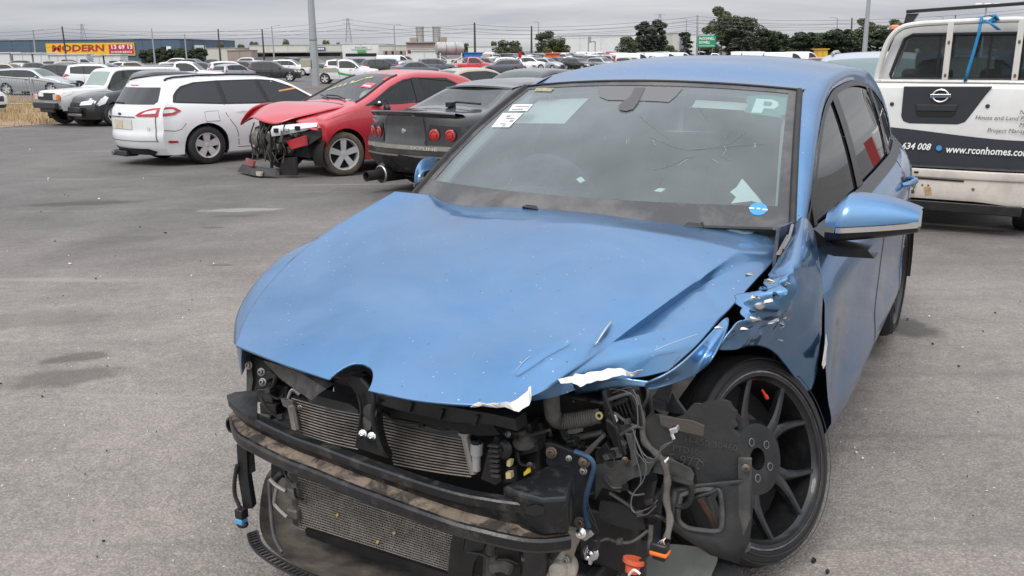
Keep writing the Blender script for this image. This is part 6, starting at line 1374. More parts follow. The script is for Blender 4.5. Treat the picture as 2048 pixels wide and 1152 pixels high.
# near fender runs forwards over the wheel to the lamp
o = MB().grid([[Vector(p) for p in r] for r in ([(.60, .25, .99), (.74, .28, .95), (.835, .30, .86), (.86, .32, .70)], [(.52, -.05, .93), (.70, -.03, .88), (.82, -.02, .80), (.85, .0, .69)], [(.44, -.32, .85), (.62, -.30, .81), (.74, -.28, .76), (.80, -.27, .66)], [(.34, -.52, .79), (.50, -.50, .77), (.62, -.48, .73), (.68, -.46, .66)])], flip=True).build('front_fender', RP, civ, sub=2); md = o.modifiers.new('t', 'SOLIDIFY'); md.thickness = .01
hl = MB().grid([[Vector(p) for p in r] for r in ([(.16, -.74, .72), (.30, -.68, .74), (.46, -.58, .755), (.62, -.46, .77), (.72, -.36, .775)], [(.15, -.77, .66), (.31, -.71, .67), (.47, -.62, .685), (.62, -.49, .70), (.72, -.38, .72)], [(.15, -.76, .58), (.30, -.70, .60), (.45, -.61, .63), (.58, -.50, .66), (.66, -.42, .69)])]).build('headlight', CLRL, civ)
for x_, y_, z_, m_ in ((.24, -.735, .665, DARK), (.40, -.66, .68, CHR), (.53, -.575, .70, DARK)): MB().box((x_, y_, z_), (.07, .05, .06), Matrix.Rotation(.6, 3, 'Z')).build('lamp_reflector', m_, hl, bevel=.01)
JK = mat('grimy_engine_metal', (.22, .20, .18), .55, .5, var=.5, vs=18, dirt=.6, dcol=(.10, .085, .07), ds=10)
rs = random.Random(21)
MB().box((-.05, -.25, .50), (1.2, .35, .45)).build('engine_bay', DARK, civ)
for k in range(30):
    x, y, z = -.70+1.15*rs.random(), -.62+.18*rs.random(), .32+.38*rs.random(); big = x < -.15
    R3 = Matrix.Rotation(rs.uniform(-.6, .6), 3, 'Y') @ Matrix.Rotation(rs.uniform(-.5, .5), 3, 'X')
    m_ = rs.choice([JK, JK, BLK, STL, RP if x > .1 else JK]) if big or k % 3 else BLK
    b = MB()
    if k % 3 == 0: b.tube([Vector((x, y, z))+R3@Vector((0, 0, -.09)), Vector((x, y, z)), Vector((x, y, z))+R3@Vector((.05, -.03, .10))], .022+.025*rs.random(), 10)
    else: b.box((x, y, z), (.06+.12*rs.random(), .08, .05+.12*rs.random()), R3)
    b.build('engine_part', m_, civ, bevel=.012)
MB().ell((-.42, -.62, .52), (.13, .10, .15), 14, 10).build('alternator', JK, civ)
for k in range(9):
    x = -.55+1.0*rs.random(); P_ = [(x, -.66, .75), (x+rs.uniform(-.1, .1), -.74, .55), (x+rs.uniform(-.15, .15), -.72, .35), (x+rs.uniform(-.1, .1), -.76, .22)]
    MB().tube(crom(P_, 4), .010, 6).build('loose_hose', BLK, civ)
for P_, m_ in (([(.0, -.70, .62), (.06, -.72, .62), (.04, -.74, .12), (-.02, -.72, .12)], BLK), ([(.36, -.66, .52), (.62, -.52, .60), (.60, -.50, .46), (.40, -.62, .40)], RP), ([(.30, -.72, .28), (.50, -.62, .30), (.50, -.62, .04), (.24, -.74, .04)], BLK), ([(-.60, -.80, .13), (-.20, -.90, .14), (-.18, -.88, .22), (-.58, -.78, .23)], mat('dull_red_plastic', (.22, .05, .05), .7, dirt=.5)), ([(-.72, -.86, .03), (-.05, -.98, .03), (.30, -.84, .04), (.25, -.80, .12), (-.10, -.88, .14), (-.66, -.80, .14)], BLKD), ([(-.2, -.95, .03), (.1, -.97, .03), (.1, -.94, .09), (-.18, -.92, .08)], mat('beige_foam', (.30, .26, .2), .9)), ([(.52, -.50, .62), (.74, -.36, .70), (.76, -.34, .58), (.60, -.46, .46)], BLK)):
    MB().plate(P_, (.01, .03, 0)).build('torn_bumper_piece', m_, civ, smooth=False, fixn=True)
mr = MB().ell(cc.side(.62, 1.0, .06), (.05, .05, .04), 10, 8).build('broken_mirror', BLK, civ); MB().ell(cc.side(.70, .93, .11), (.06, .05, .07), 10, 8).build('mirror_shell', BLK, mr); MB().ell(cc.side(.60, 1.02, .10), (.03, .03, .025), 8, 6).build('mirror_motor', CHR, mr); MB().tube(crom([cc.side(.66, 1.04, .1), cc.side(.70, 1.06, .13), cc.side(.74, .98, .12)], 4), .008, 6).build('mirror_wire', BLK, mr)
put_wheels(civ, cc, .75, 5, 'twin', None, TYREB, .205, .225, steer=radians(-14)); arches(cc, civ, .75)
place(civ, 692, 352, .82, 0, 226)

# --- black coupe, tail towards us
sky_ = thing('black_coupe', 'old black coupe with four round red tail lights and big exhaust', 'car')
kc = Car(front=[(-.86, .2), (-.95, .4), (-.9, .62)], top=[(-.95, .58), (-.8, .68), (-.2, .82), (.35, .90), (.45, .92), (1.15, 1.28), (1.45, 1.335), (2.0, 1.325), (2.28, 1.27), (2.95, 1.0), (3.05, .985), (3.62, .965), (3.70, .95)],
  rear=[(3.50, .26), (3.62, .40), (3.66, .50), (3.66, .56), (3.63, .72), (3.62, .88), (3.62, .965)], belt=[(-.9, .72), (.4, .86), (2.3, .92), (3.6, .90)], W=.86, hr=.57, wheels=(0, 2.72), R=.31, Ra=.355, kr=.16, tr=.05, zb=.20, nd=130, nz=30)
kc.body(sky_, BP, glass=[(2.36, 2.86)])
kc.glassband('windscreen', .5, 1.1, GLO, sky_); kc.glassband('rear_window', 2.36, 2.88, GLC, sky_, .94)
seats(sky_, kc, 1.2, .18); MB().box((0, 2.5, .88), (1.2, .5, .03)).build('parcel_shelf', CLOTH, sky_)
for sg in (1, -1):
    kc.panel('side_window', [(.65, .90), (1.9, .935), (2.15, .97), (1.95, 1.2), (1.4, 1.24), (1.1, 1.18)], GLO, sky_, .006, sg)
    kc.strip('door_seam', [(1.75, .92), (1.78, .6), (1.7, .25)], .01, DARK, sky_, .003, sg); kc.strip('door_seam', [(.52, .88), (.45, .6), (.5, .25)], .01, DARK, sky_, .003, sg)
    pod = kc.quad('lamp_pod', [(sg*.84, .62), (sg*.36, .64), (sg*.43, .86), (sg*.82, .84)], mat('lamp_pod_black', (.016, .016, .018), .35), sky_, True, .004)
    for x in (.70, .50):
        c_ = kc.end(sg*x, .745, True, .0); b = MB().lathe([(.072, .0), (.074, .012), (.066, .018), (.04, .026), (0, .028)], c_, (sg*.25, 1, 0), 28).build('tail_light', REDL, pod)
        MB().lathe([(.040, .028), (.046, .0285), (.046, .022)], c_, (sg*.25, 1, 0), 24).build('lens_ring', mat('dark_red_ring', (.10, .004, .006), .2), b); MB().lathe([(.074, .004), (.080, .016), (.072, .018)], c_, (sg*.25, 1, 0), 28).build('lamp_ring', TRIM, b)
sp = MB(); sp.grid([[Vector((u*.76, kc.bend(y, u), z-.02*u*u)) for u in [-1+.2*k for k in range(11)]] for y, z in ((3.42, .985), (3.55, 1.0), (3.655, 1.015), (3.665, 1.0), (3.62, .95))], flip=True); sp.build('boot_spoiler', BP, sky_)
rsp = MB().grid([[Vector((u*.60, 2.20+y-.10*u*u, z-.03*u*u)) for u in [-1+.2*k for k in range(11)]] for y, z in ((0, 1.30), (.10, 1.305), (.26, 1.285), (.27, 1.265), (.12, 1.25))], flip=True).build('roof_spoiler', BKP, sky_)
MB().lathe([(.0, .012), (.030, .010), (.034, .0)], kc.end(0, .775, True, .0), (0, 1, 0), 18).build('round_badge', CHR, sky_)
kc.quad('garnish_strip', [(-.84, .565), (.84, .565), (.84, .615), (-.84, .615)], mat('dusty_grey_strip', (.20, .185, .165), .7, var=.25, vs=9), sky_, True, .006)
tb = MB(); text_mesh(tb, 'SKYLINE', kc.end(-.16, .572, True, .016), (-1, 0, 0), (0, 0, 1), .052, fit=.46, align='LEFT'); tb.build('boot_lettering', mat('pale_lettering', (.5, .48, .44), .5), sky_, smooth=False)
for sg in (1, -1): kc.quad('boot_seam', [(sg*.40, .62), (sg*.41, .62), (sg*.335, .94), (sg*.325, .94)], DARK, sky_, True, .006)
kc.quad('bumper_top_dust', [(-.84, .475), (.84, .475), (.84, .50), (-.84, .50)], mat('dusty_bumper', (.16, .14, .12), .8, var=.3, vs=12), sky_, True, .008)
rs = random.Random(4)
ed = [(-.86+.086*k, .30+.08*rs.random()-.05*(k % 3 == 0)) for k in range(21)]
kc.quad('broken_bumper', [(-.85, .47)]+[(x, z) for x, z in ed if abs(x) < .84]+[(.85, .47)], BLKD, sky_, True, .012)
for x0, x1, z0, z1 in ((-.3, .1, .40, .50), (.15, .45, .33, .47), (-.75, -.4, .36, .44)): kc.quad('bumper_tear', [(x0, z0), (x1, z0+.02), (x1-.05, z1), (x0+.08, z1-.02)], DARK, sky_, True, .018)
kc.quad('plate_recess', [(-.26, .36), (.26, .36), (.26, .47), (-.26, .47)], BLK, sky_, True, .015)
ex = MB().tube([(.52, 3.10, .22), (.52, 3.58, .22)], .10, 20).tube([(.52, 3.55, .22), (.52, 3.80, .215)], .062, 18, caps=False).build('exhaust_muffler', mat('sooty_steel', (.05, .05, .05), .5, .6, var=.3), sky_)
MB().lathe([(.108, 0), (.112, .02), (.10, .03), (.095, 0)], (.52, 3.56, .22), (0, 1, 0), 24).build('muffler_rim', ALU, ex); MB().lathe([(.062, 0), (.066, .01), (.055, .012), (.05, -.05), (0, -.05)], (.52, 3.80, .215), (0, 1, 0), 20).build('exhaust_tip', DARK, ex)
wpq = [kc.topp(-.15, 2.93, .03), kc.topp(-.25, 2.90, .05), kc.topp(-.8, 2.86, .04)]
MB().tube(wpq, .014, 6).build('rear_wiper', BLK, sky_); MB().box(kc.topp(-.16, 2.95, .03), (.09, .10, .06)).build('wiper_pivot', BLK, sky_, bevel=.01)
put_wheels(sky_, kc, .73, 5, 'thin', SILV, TYRE, .2, .2); arches(kc, sky_, .73)
place_at(sky_, 808, 268, 10.7, 0, 3.62, 47)
# --- white pickup, tailgate towards us
nav = thing('white_pickup', 'white pickup with lettered dark tailgate band and blue strap on its rack', 'pickup')
hp_ = at(1873, 250, 8.0); nav.location = (hp_.x, hp_.y, gz(8.0)); NA = radians(58)+pi/2; nav.rotation_euler = (0, 0, NA); ZO = -gz(8.0)+.035
WPN = paint('aged_white_paint', (.70, .70, .69), dirt=.25, ds=5, rough=.45)
WPS = paint('grimy_white_bumper_paint', (.60, .56, .50), dirt=.7, ds=6, rough=.5)
def NV(x, z, y=0): return Vector((-x, y, z+ZO))     # x to the right as seen from behind
def npoly(name, pts, m, y=0, th=.02, parent=nav, bevel=0): return MB().plate([NV(x, z, y) for x, z in pts], (0, -th, 0)).build(name, m, parent, smooth=False, bevel=bevel, fixn=True)
R_ = []
for z in [.43, .445, .47, .52, .60, .70, .80, .90, 1.0, 1.09, 1.13, 1.155, 1.165, 1.166]:
    off = .0 if .47 < z < 1.13 else (-.03*(sm(1.12, 1.166, z)+sm(.47, .43, z)))
    R_.append([NV(x, z, off-.02*abs(x/.77)**4+.012*sin((z-.45)*4.2)) for x in [-.77+.077*k for k in range(21)]])
tg = MB().grid(R_, flip=True).build('tailgate', WPN, nav)
HP = mat('tailgate_dark_plastic', (.022, .024, .030), .5, var=.15)
hpn = npoly('handle_panel', [(-.30, 1.142), (.405, 1.15), (.36, 1.08), (.26, .90), (.225, .845), (.17, .822), (-.22, .818), (-.275, .835), (-.298, .88)], HP, .018, .02, tg, .006)
npoly('handle_recess', [(-.185, .985), (.155, .99), (.14, .91), (.115, .885), (-.155, .882), (-.178, .90)], DARK, .0225, .004, hpn); npoly('handle_flap', [(-.18, .985), (.152, .99), (.145, .935), (-.175, .93)], HP, .028, .008, hpn, .004)
bd = MB().tube([NV(.01+.062*cos(k*pi/16), 1.065+.052*sin(k*pi/16), .03) for k in range(32)], .009, 8, closed=True).build('round_badge', CHR, tg)
npoly('badge_bar', [(-.072, 1.048), (.092, 1.052), (.092, 1.082), (-.072, 1.078)], CHR, .046, .012, tg, .003)
def ntext(body, x, z, size, m, fit=None, shear=0, bold=0, y=.03, par=tg, name='lettering'):
    tb = MB(); text_mesh(tb, body, NV(x, z, y), (-1, 0, 0), (0, 0, 1), size, fit=fit, shear=shear, bold=bold); return tb.build(name, m, par, smooth=False)
LD_ = mat('dark_print', (.06, .06, .065), .6); LW_ = mat('white_print', (.80, .80, .80), .6)
ntext('NISSAN', -.062, 1.055, .028, LD_, fit=.143, bold=.02, y=.048, name='badge_lettering')
BND = mat('dark_vinyl_band', (.030, .032, .042), .5, var=.1)
P_ = []
for k in range(25):
    x = -.765+1.53*k/24; zt = .785-.085*sm(-.6, .7, x); P_.append([NV(x, .455+(zt-.455)*j/6, .016-.02*abs(x/.77)**4+.012*sin((.455+(zt-.455)*j/6-.45)*4.2)-.008) for j in range(7)])
MB().grid(P_).build('tailgate_band', BND, tg)
ntext('70 634 008', -.36, .590, .082, LW_, fit=.335, shear=.25, bold=.02); ntext('www.rconhomes.com.au', .10, .575, .09, LW_, fit=.735, shear=.12, bold=.015)
MB().lathe([(.024, 0), (.024, .002), (0, .002)], NV(.045, .612, .03), (0, 1, 0), 20).build('globe_mark', mat('blue_print', (.05, .25, .55), .5), tg)
for body, x, z in (('New H', .63, .925), ('House and Land Pack', .30, .872), ('Multi', .64, .819), ('Project Manager', .405, .766)): ntext(body, x, z, .050, LD_, shear=.2, y=.024)
for x in (-.385, .385): MB().lathe([(.017, 0), (.017, .006), (.010, .010), (0, .010)], NV(x, .985, .012), (0, 1, 0), 16).build('rubber_plug', RUB, tg)
# bed, sides, bumper
for sg in (-1, 1):
    MB().plate([NV(sg*.78, .45, -.02), NV(sg*.80, 1.15, -.02), NV(sg*.80, 1.15, -1.5), NV(sg*.78, .45, -1.5)], (-sg*-.06, 0, 0)).build('bed_side', WPN, nav, smooth=False, fixn=True)
    npoly('tail_light', [(sg*.79, .70), (sg*.90, .70), (sg*.90, 1.12), (sg*.79, 1.13)], REDL, .0, .18)
    npoly('bed_corner', [(sg*.79, .42), (sg*.91, .42), (sg*.91, .69), (sg*.79, .69)], WPN, .0, .3)
MB().box(NV(0, .62, -.75), (1.5, 1.45, .05)).build('bed_floor', DARK, nav)
bm_ = MB()
prof = [(.08, .43), (.10, .42), (.105, .375), (.10, .36), (.085, .355), (.085, .30), (.10, .20), (.085, .165), (.0, .16)]
bmp = MB().grid([[NV(x, z-.03*sm(.35, .80, abs(x))*(z < .3), y-.10*abs(x/.9)**5) for x in [-.92+.092*k for k in range(21)]] for y, z in prof], flip=False).build('rear_bumper', WPS, nav)
npoly('bumper_slot', [(-.35, .352), (.28, .345), (.28, .332), (-.35, .338)], DARK, .092, .01, bmp)
for u_, z_ in ((-.19, .40), (-.11, .395)): MB().ell(NV(u_, z_, .102), (.022, .012, .011)).build('bumper_hole', DARK, bmp)
for u_, z_, r_ in ((-.135, .275, .018), (-.05, .285, .008), (.0, .285, .008), (.36, .275, .012)): MB().lathe([(r_, 0), (r_, .003), (r_*.5, .004), (0, .002)], NV(u_, z_, .094), (0, 1, .1), 12).build('bumper_hole', RUST, bmp)
npoly('rust_streak', [(-.03, .27), (.02, .27), (.04, .20), (-.02, .195)], mat('rust_stain', (.38, .24, .13), .9, var=.3, vs=20), .101, .002, bmp)
MB().tube([NV(-.11, .36, .10), NV(-.105, .28, .105), NV(-.125, .225, .11)], .004, 6).build('plug_cord', BLK, bmp); MB().ell(NV(-.125, .222, .11), (.02, .02, .014)).build('trailer_plug', BLK, bmp)
MB().box(NV(0, .10, -.05), (1.5, .25, .09)).build('tow_bar', BLK, nav, bevel=.01); MB().box(NV(-.13, .05, .06), (.10, .12, .10)).build('tow_tongue', RUST, nav, bevel=.01)
hk = MB().tube(crom([NV(-.14, .03, .14), NV(-.15, -.04, .15), NV(-.12, -.09, .15), NV(-.09, -.05, .15), NV(-.10, -.01, .15)], 5), .012, 8).build('tow_shackle', mat('golden_zinc', (.55, .36, .10), .5, .7, var=.3), nav)
MB().tube(crom([NV(-.20, .02, .13), NV(-.21, -.06, .14), NV(-.19, -.09, .14)], 5), .010, 8).build('tow_shackle', MT['golden_zinc'], nav); MB().tube([NV(-.10, -.0, .12), NV(-.05, .0, .14)], .014, 8).build('shackle_pin', RUST, nav)
for sg in (-1, 1):
    for yy in (-.55, -3.7):
        o = MB().lathe(ring_profile(.37, .25, .22), NV(sg*.80, .37-ZO+ZO*0, yy), (1, 0, 0), 32).build('wheel', TYRE, nav); o.location.z = -ZO*0
MB().box(NV(0, .32, -2.3), (1.3, 4.2, .3)).build('chassis', DARK, nav)
# cab
CY = -1.52
def cabx(z): return .80-.19*max(0, (z-1.10)/.62)**1.1
cb_ = MB(); zs = [.5, .8, 1.05, 1.10, 1.20, 1.35, 1.5, 1.62, 1.69, 1.725]
for sg in (-1, 1): cb_.grid([[NV(sg*cabx(z), z, CY-.0-.9*k/3-(.25 if k == 3 and z > 1.3 else 0)*0) for k in range(4)] for z in zs], flip=sg > 0)
cb_.grid([[NV(cabx(1.725)*u, 1.725+.03*(1-u*u), CY-.04-1.3*k/5) for u in [-1+.2*j for j in range(11)]] for k in range(6)])
cab_ = cb_.build('cab', WPN, nav)
win = [(-.66, 1.155), (.66, 1.155), (.675, 1.20), (.62, 1.40), (.57, 1.56), (.50, 1.60), (-.50, 1.60), (-.57, 1.56), (-.62, 1.40), (-.675, 1.20)]
outl = [(-.79, .60), (.79, .60), (.80, 1.12), (.74, 1.36), (.655, 1.62), (.58, 1.70), (-.58, 1.70), (-.655, 1.62), (-.74, 1.36), (-.80, 1.12)]
MB().grid([[NV(*a, CY), NV(*b, CY-.015)] for a, b in zip(outl+outl[:1], win+win[:1])]).build('cab_back', WPN, cab_)
MB().tube([NV(x, z, CY-.005) for x, z in win], .018, 8, closed=True).build('window_rubber', RUB, cab_)
for a, b in ((-.68, -.235), (-.225, .225), (.235, .68)): npoly('rear_window', [(max(a, -.66), 1.16), (min(b, .66), 1.16), (min(b, .55), 1.59), (max(a, -.55), 1.59)], GLS, CY-.012, .004, cab_)
for x in (-.23, .23): npoly('window_mullion', [(x-.012, 1.15), (x+.012, 1.15), (x+.012, 1.60), (x-.012, 1.60)], TRIM, CY-.005, .02, cab_)
for sx in (-.38, .38): MB().box(NV(sx, .95, CY-.45), (.50, .16, .60)).box(NV(sx, 1.33, CY-.47), (.26, .11, .18)).build('seat', CLOTH, nav, bevel=.04)
MB().box(NV(0, 1.02, CY-1.5), (1.4, .3, .1)).build('dashboard', MT['grey_dashboard'], nav)
MB().grid([[NV(x*(.70 if z < 1.3 else .60), z, CY-1.62-(.0 if z < 1.3 else -.42)) for x in (-1, 0, 1)] for z in (1.12, 1.66)]).build('windscreen', GLC, nav)
# rack: arch tube, uprights and a dark bar over the roof
FR = paint('cream_rack_paint', (.60, .59, .56), dirt=.3, ds=7)
arch = [(-.80, .95), (-.795, 1.13), (-.76, 1.36), (-.71, 1.54), (-.62, 1.655), (-.48, 1.70), (-.2, 1.715), (.2, 1.725), (.5, 1.725), (.64, 1.68), (.72, 1.55), (.78, 1.3), (.80, .95)]
MB().tube(crom([NV(x, z, CY+.10) for x, z in arch], 4), .030, 10).build('rack_arch', FR, nav)
for x0, x1, zt in ((-.145, -.125, 1.70), (.475, .495, 1.72)):
    up = MB().box((NV(x0, 1.13, CY+.12)+NV(x1, zt, CY+.12))/2, (.055, .03, zt-1.11)).build('rack_upright', FR, nav)
    for z in (1.20, 1.52): MB().ell(NV((x0+x1)/2, z, CY+.137), (.012, .004, .02)).build('rust_spot', RUST, up)
MB().tube([NV(-.78, 1.135, CY+.12), NV(.78, 1.135, CY+.12)], .022, 8).build('rack_rail', FR, nav)
MB().bar(NV(-.62, 1.84, CY-.25), NV(.75, 1.90, CY-.20), .05, .035).build('roof_bar', TRIM, nav, bevel=.006)
MB().plate([NV(-.62, 1.82, CY-.25), NV(-.50, 1.82, CY-.25), NV(-.56, 1.72, CY-.25), NV(-.64, 1.70, CY-.25)], (0, -.06, 0)).build('roof_bar_foot', BLK, nav, smooth=False)
bc_ = MB().box(NV(-.76, 1.62, CY-.5), (.11, .09, .10)).build('beacon_base', BLK, nav, bevel=.01); MB().lathe([(.05, 0), (.05, .03), (.03, .045), (0, .045)], NV(-.76, 1.67, CY-.5), (0, 0, 1), 16).build('amber_lens', mat('faded_orange_lens', (.75, .25, .12), .4), bc_)
STR = mat('blue_strap_web', (.02, .20, .42), .8, var=.2, vs=40)
st = MB()
def web(P, w, nm='tie_strap', par=None):
    R_ = []
    for i, p in enumerate(P): R_.append([NV(p[0]-w/2, p[1], p[2]), NV(p[0]+w/2, p[1]+.004, p[2])])
    o = MB().grid(R_).build(nm, STR, par); md = o.modifiers.new('t', 'SOLIDIFY'); md.thickness = .004; return o
s0 = web([(.13, 1.75, CY+.10), (.132, 1.74, CY+.14), (.125, 1.60, CY+.145), (.10, 1.42, CY+.15), (.07, 1.25, CY+.15), (.055, 1.14, CY+.15)], .030)
tag(s0, 'blue webbing strap hanging over the white pickup rack', 'strap')
for P_ in ([(.10, 1.75, CY+.14), (.20, 1.77, CY+.15), (.27, 1.745, CY+.14)], [(.12, 1.70, CY+.15), (.20, 1.72, CY+.155), (.25, 1.76, CY+.15), (.28, 1.72, CY+.15)], [(.16, 1.73, CY+.16), (.24, 1.68, CY+.16), (.30, 1.63, CY+.16)], [(.24, 1.78, CY+.14), (.25, 1.70, CY+.15)]): web(P_, .035, 'strap_knot', s0).matrix_parent_inverse = Matrix.Identity(4)
s0.location = nav.location; s0.rotation_euler = nav.rotation_euler

# --- off-roader and the rest of the near row
KIND['boxy'] = dict(front=[(-.72, .55), (-.76, .70), (-.76, 1.0), (-.70, 1.10)], top=[(-.76, 1.06), (-.66, 1.12), (0, 1.17), (.62, 1.20), (.70, 1.22), (1.08, 1.72), (1.2, 1.80), (1.6, 1.84), (2.6, 1.84), (3.4, 1.82), (3.55, 1.78)], rear=[(3.42, .6), (3.50, .8), (3.50, 1.25), (3.46, 1.80)], belt=[(-.7, 1.05), (.6, 1.14), (3.5, 1.18)], W=.90, hr=.74, wheels=(0, 2.6), R=.42, Ra=.50, ws=(.74, 1.06), rgz=(1.25, 1.65), pil=(1.40, 2.45), zb=.50, kf=.04, kr=.03, tf=.03, crown=.02, r=.05)
pat, pc = generic('boxy', 'off_road_wagon', 'boxy dirty white off-road wagon with black bull bar by the dry verge', 'off-roader', WPD, rim=mat('brown_steel_rim', (.20, .16, .12), .6, .4, var=.3), tyre=TYREB, nsp=8, style='wide', glass=GLC)
MB().box((0, -.80, .95), (1.2, .06, .22)).build('grille_panel', BLK, pat, bevel=.01); MB().box((0, -.86, .66), (1.62, .14, .18)).build('front_bumper', BLKD, pat, bevel=.02); MB().box((.05, -.82, .52), (1.0, .10, .16)).build('valance', BLKD, pat, bevel=.02)
MB().box((-.30, -.84, 1.0), (.34, .02, .11)).build('number_plate', WHT, pat)
for sg in (1, -1): MB().box((sg*.68, -.835, .93), (.20, .03, .18)).build('headlight', CLRL, pat, bevel=.01); MB().box((sg*.84, -.80, .93), (.12, .08, .17)).build('indicator', AMB, pat, bevel=.01)
MB().plate([(.1, .80, 1.30), (.22, .83, 1.33), (.20, .86, 1.40), (.12, .84, 1.38)], (0, .01, 0)).build('yellow_tag', mat('yellow_tag', (.75, .70, .08), .6), pat)
place(pat, 174, 251, .72, 0, 229); pat.scale = (.88, .88, .86)
blk, bc2 = generic('hatch', 'black_hatchback', 'black small hatchback with torn bumper between white off-roader and estate', 'car', BKP, glass=GLC, kf=.3)
MB().box((0, -.86, .46), (1.2, .08, .16)).build('bumper_insert', BLKD, blk, bevel=.03); MB().box((.3, -.90, .33), (.9, .05, .08)).build('bumper_lip', GYP, blk, bevel=.02)
for sg in (1, -1): bc2.panel('headlamp_unit', [(-.74, .56), (-.42, .62), (-.20, .78), (-.34, .83), (-.62, .74)], CLRL, blk, .012, sg)
place(blk, 232, 252, .74, 0, 226)
def G_(kind, name, label, cat, col, u, v, wx, wy, head, group=None, **k):
    r, c = generic(kind, name, label, cat, col, group=group, **k); place(r, u, v, wx*(c.W-.05), wy*c.wheels[1], head); return r
GW = 'cars parked in the yard beyond'
G_('wagon', 'silver_estate', 'silver estate car behind the wire fence at far left', 'car', SVP, 104, 190, -1, 0, 352, GW, glass=GLS)
G_('suv', 'dark_car', 'dark car with red tail light between silver estate and white SUV', 'car', BKP, 128, 178, 1, 1, 170, GW)
G_('suv', 'white_suv', 'white SUV with roof rails and red tail light behind the off-roader', 'car', WP, 160, 188, -1, 1, 20, GW)
G_('wagon', 'grey_estate', 'grey estate car showing above the white off-roader roof', 'car', GYP, 380, 172, -1, 0, 10, GW, glass=GLS)
G_('ute', 'white_pickup_cab', 'small white pickup cab showing above the white estate roof', 'car', WP, 418, 178, -1, 0, 5, GW)
G_('suv', 'white_van', 'white car with tall red tail light behind the white estate', 'car', WPD, 440, 164, -1, 1, 25, GW)
G_('hatch', 'silver_hatch', 'silver hatchback, tail to us, behind the white estate roof', 'car', SVP, 462, 166, -1, 1, 60, GW)
G_('suv', 'black_suv', 'black SUV with bright window line left of the steel pole', 'car', BKP, 580, 163, -1, 0, 8, GW)
G_('suv', 'white_suv', 'white SUV behind the pickup tray, left of the steel pole', 'car', WP, 605, 152, -1, 0, 355, GW)
gu = G_('ute', 'tray_pickup', 'white and green pickup with flat tray beside the steel pole', 'pickup', WP, 650, 168, -1, 1, 3, GW, glass=GLS)
TB_ = paint('tray_khaki', (.36, .34, .25), dirt=.3)
MB().box((0, 3.1, .98), (1.84, 2.1, .26)).build('tray', TB_, gu); MB().box((0, 3.1, 1.12), (1.7, 1.9, .02)).build('tray_floor', STL, gu)
for x in (-.8, .8): MB().bar((x, 2.12, 1.05), (x, 2.12, 1.75), .06, .06).build('headboard_post', TB_, gu)
MB().bar((-.85, 2.12, 1.74), (.85, 2.12, 1.74), .06, .06).build('headboard_rail', TB_, gu)
uc = Car(**{k: v for k, v in KIND['ute'].items() if k not in ('ws', 'rg', 'rgz', 'pil', 'dlo_end')})
for sg in (1, -1): uc.panel('green_swoosh', [(.45, .55), (1.4, .58), (2.08, .70), (2.1, 1.0), (1.95, .85), (1.5, .72), (.9, .66)], mat('green_vinyl', (.05, .30, .09), .5, var=.3, vs=6), gu, .008, sg)
G_('suv', 'white_suv', 'white SUV between the tray pickup and dark SUVs', 'car', WP, 722, 155, -1, 0, 8, GW)
G_('suv', 'dark_suv', 'dark SUV with red tail light above the red wreck', 'car', BKP, 745, 152, -1, 1, 25, GW)
G_('van', 'white_van', 'white van behind the two dark SUVs', 'van', WP, 815, 141, -1, 0, 5, GW)
G_('suv', 'dark_suv', 'dark SUV with white papers on its window below the silver tank', 'car', GYP, 852, 150, -1, 1, 15, GW)
G_('ute', 'red_pickup', 'red pickup in front of the black SUV', 'pickup', paint('bright_red_paint', (.55, .03, .03)), 975, 148, -1, 0, 355, GW)
G_('suv', 'black_suv', 'black SUV behind the red pickup', 'car', BKP, 992, 143, -1, 0, 350, GW)
G_('suv', 'white_suv', 'white SUV with torn front by the red sign', 'car', WP, 1048, 146, -1, 0, 350, GW)
G_('suv', 'white_suv', 'white SUV, nose right, behind the torn white SUV', 'car', WP, 1082, 141, -1, 0, 345, GW)
G_('sedan', 'grey_saloon', 'grey saloon right of the torn white SUV', 'car', GYP, 1105, 139, -1, 0, 340, GW)
bg, bgc = generic('sedan', 'beige_saloon', 'dusty beige saloon with hole in its rear pillar, behind the red wreck', 'car', BGP, glass=GLS)
bgc.panel('pillar_hole', [(2.62, 1.04), (2.80, 1.04), (2.78, 1.12), (2.70, 1.17), (2.64, 1.12)], DARK, bg, .012, -1)
place_at(bg, 940, 137, 30, 0, 1.7, 38)
rr_, rc_ = generic('sedan', 'dark_saloon', 'dark saloon facing us just left of the blue car roof', 'car', BKP, glass=GLC); place_at(rr_, 1062, 148, 21, 0, 1.5, 232)
sv, svc = generic('suv', 'silver_suv', 'silver SUV facing us between the blue car and white pickup', 'car', paint('pale_silver_blue', (.38, .42, .47), .4, dirt=.15), glass=GLC)
for sg in (1, -1): MB().tube([svc.side(d, svc.topz(d), -.06, sg)+Vector((0, 0, .04)) for d in (1.3, 1.6, 2.2, 2.8, 3.1)], .02, 8).build('roof_rail', CHR, sv)
place_at(sv, 1755, 94, 13.0, 0, 1.9, 247)
G_('suv', 'red_suv', 'red SUV roof with silver rails just above the blue roof', 'car', paint('mid_red_paint', (.5, .05, .05)), 1632, 166, 0, .5, 230, GW)
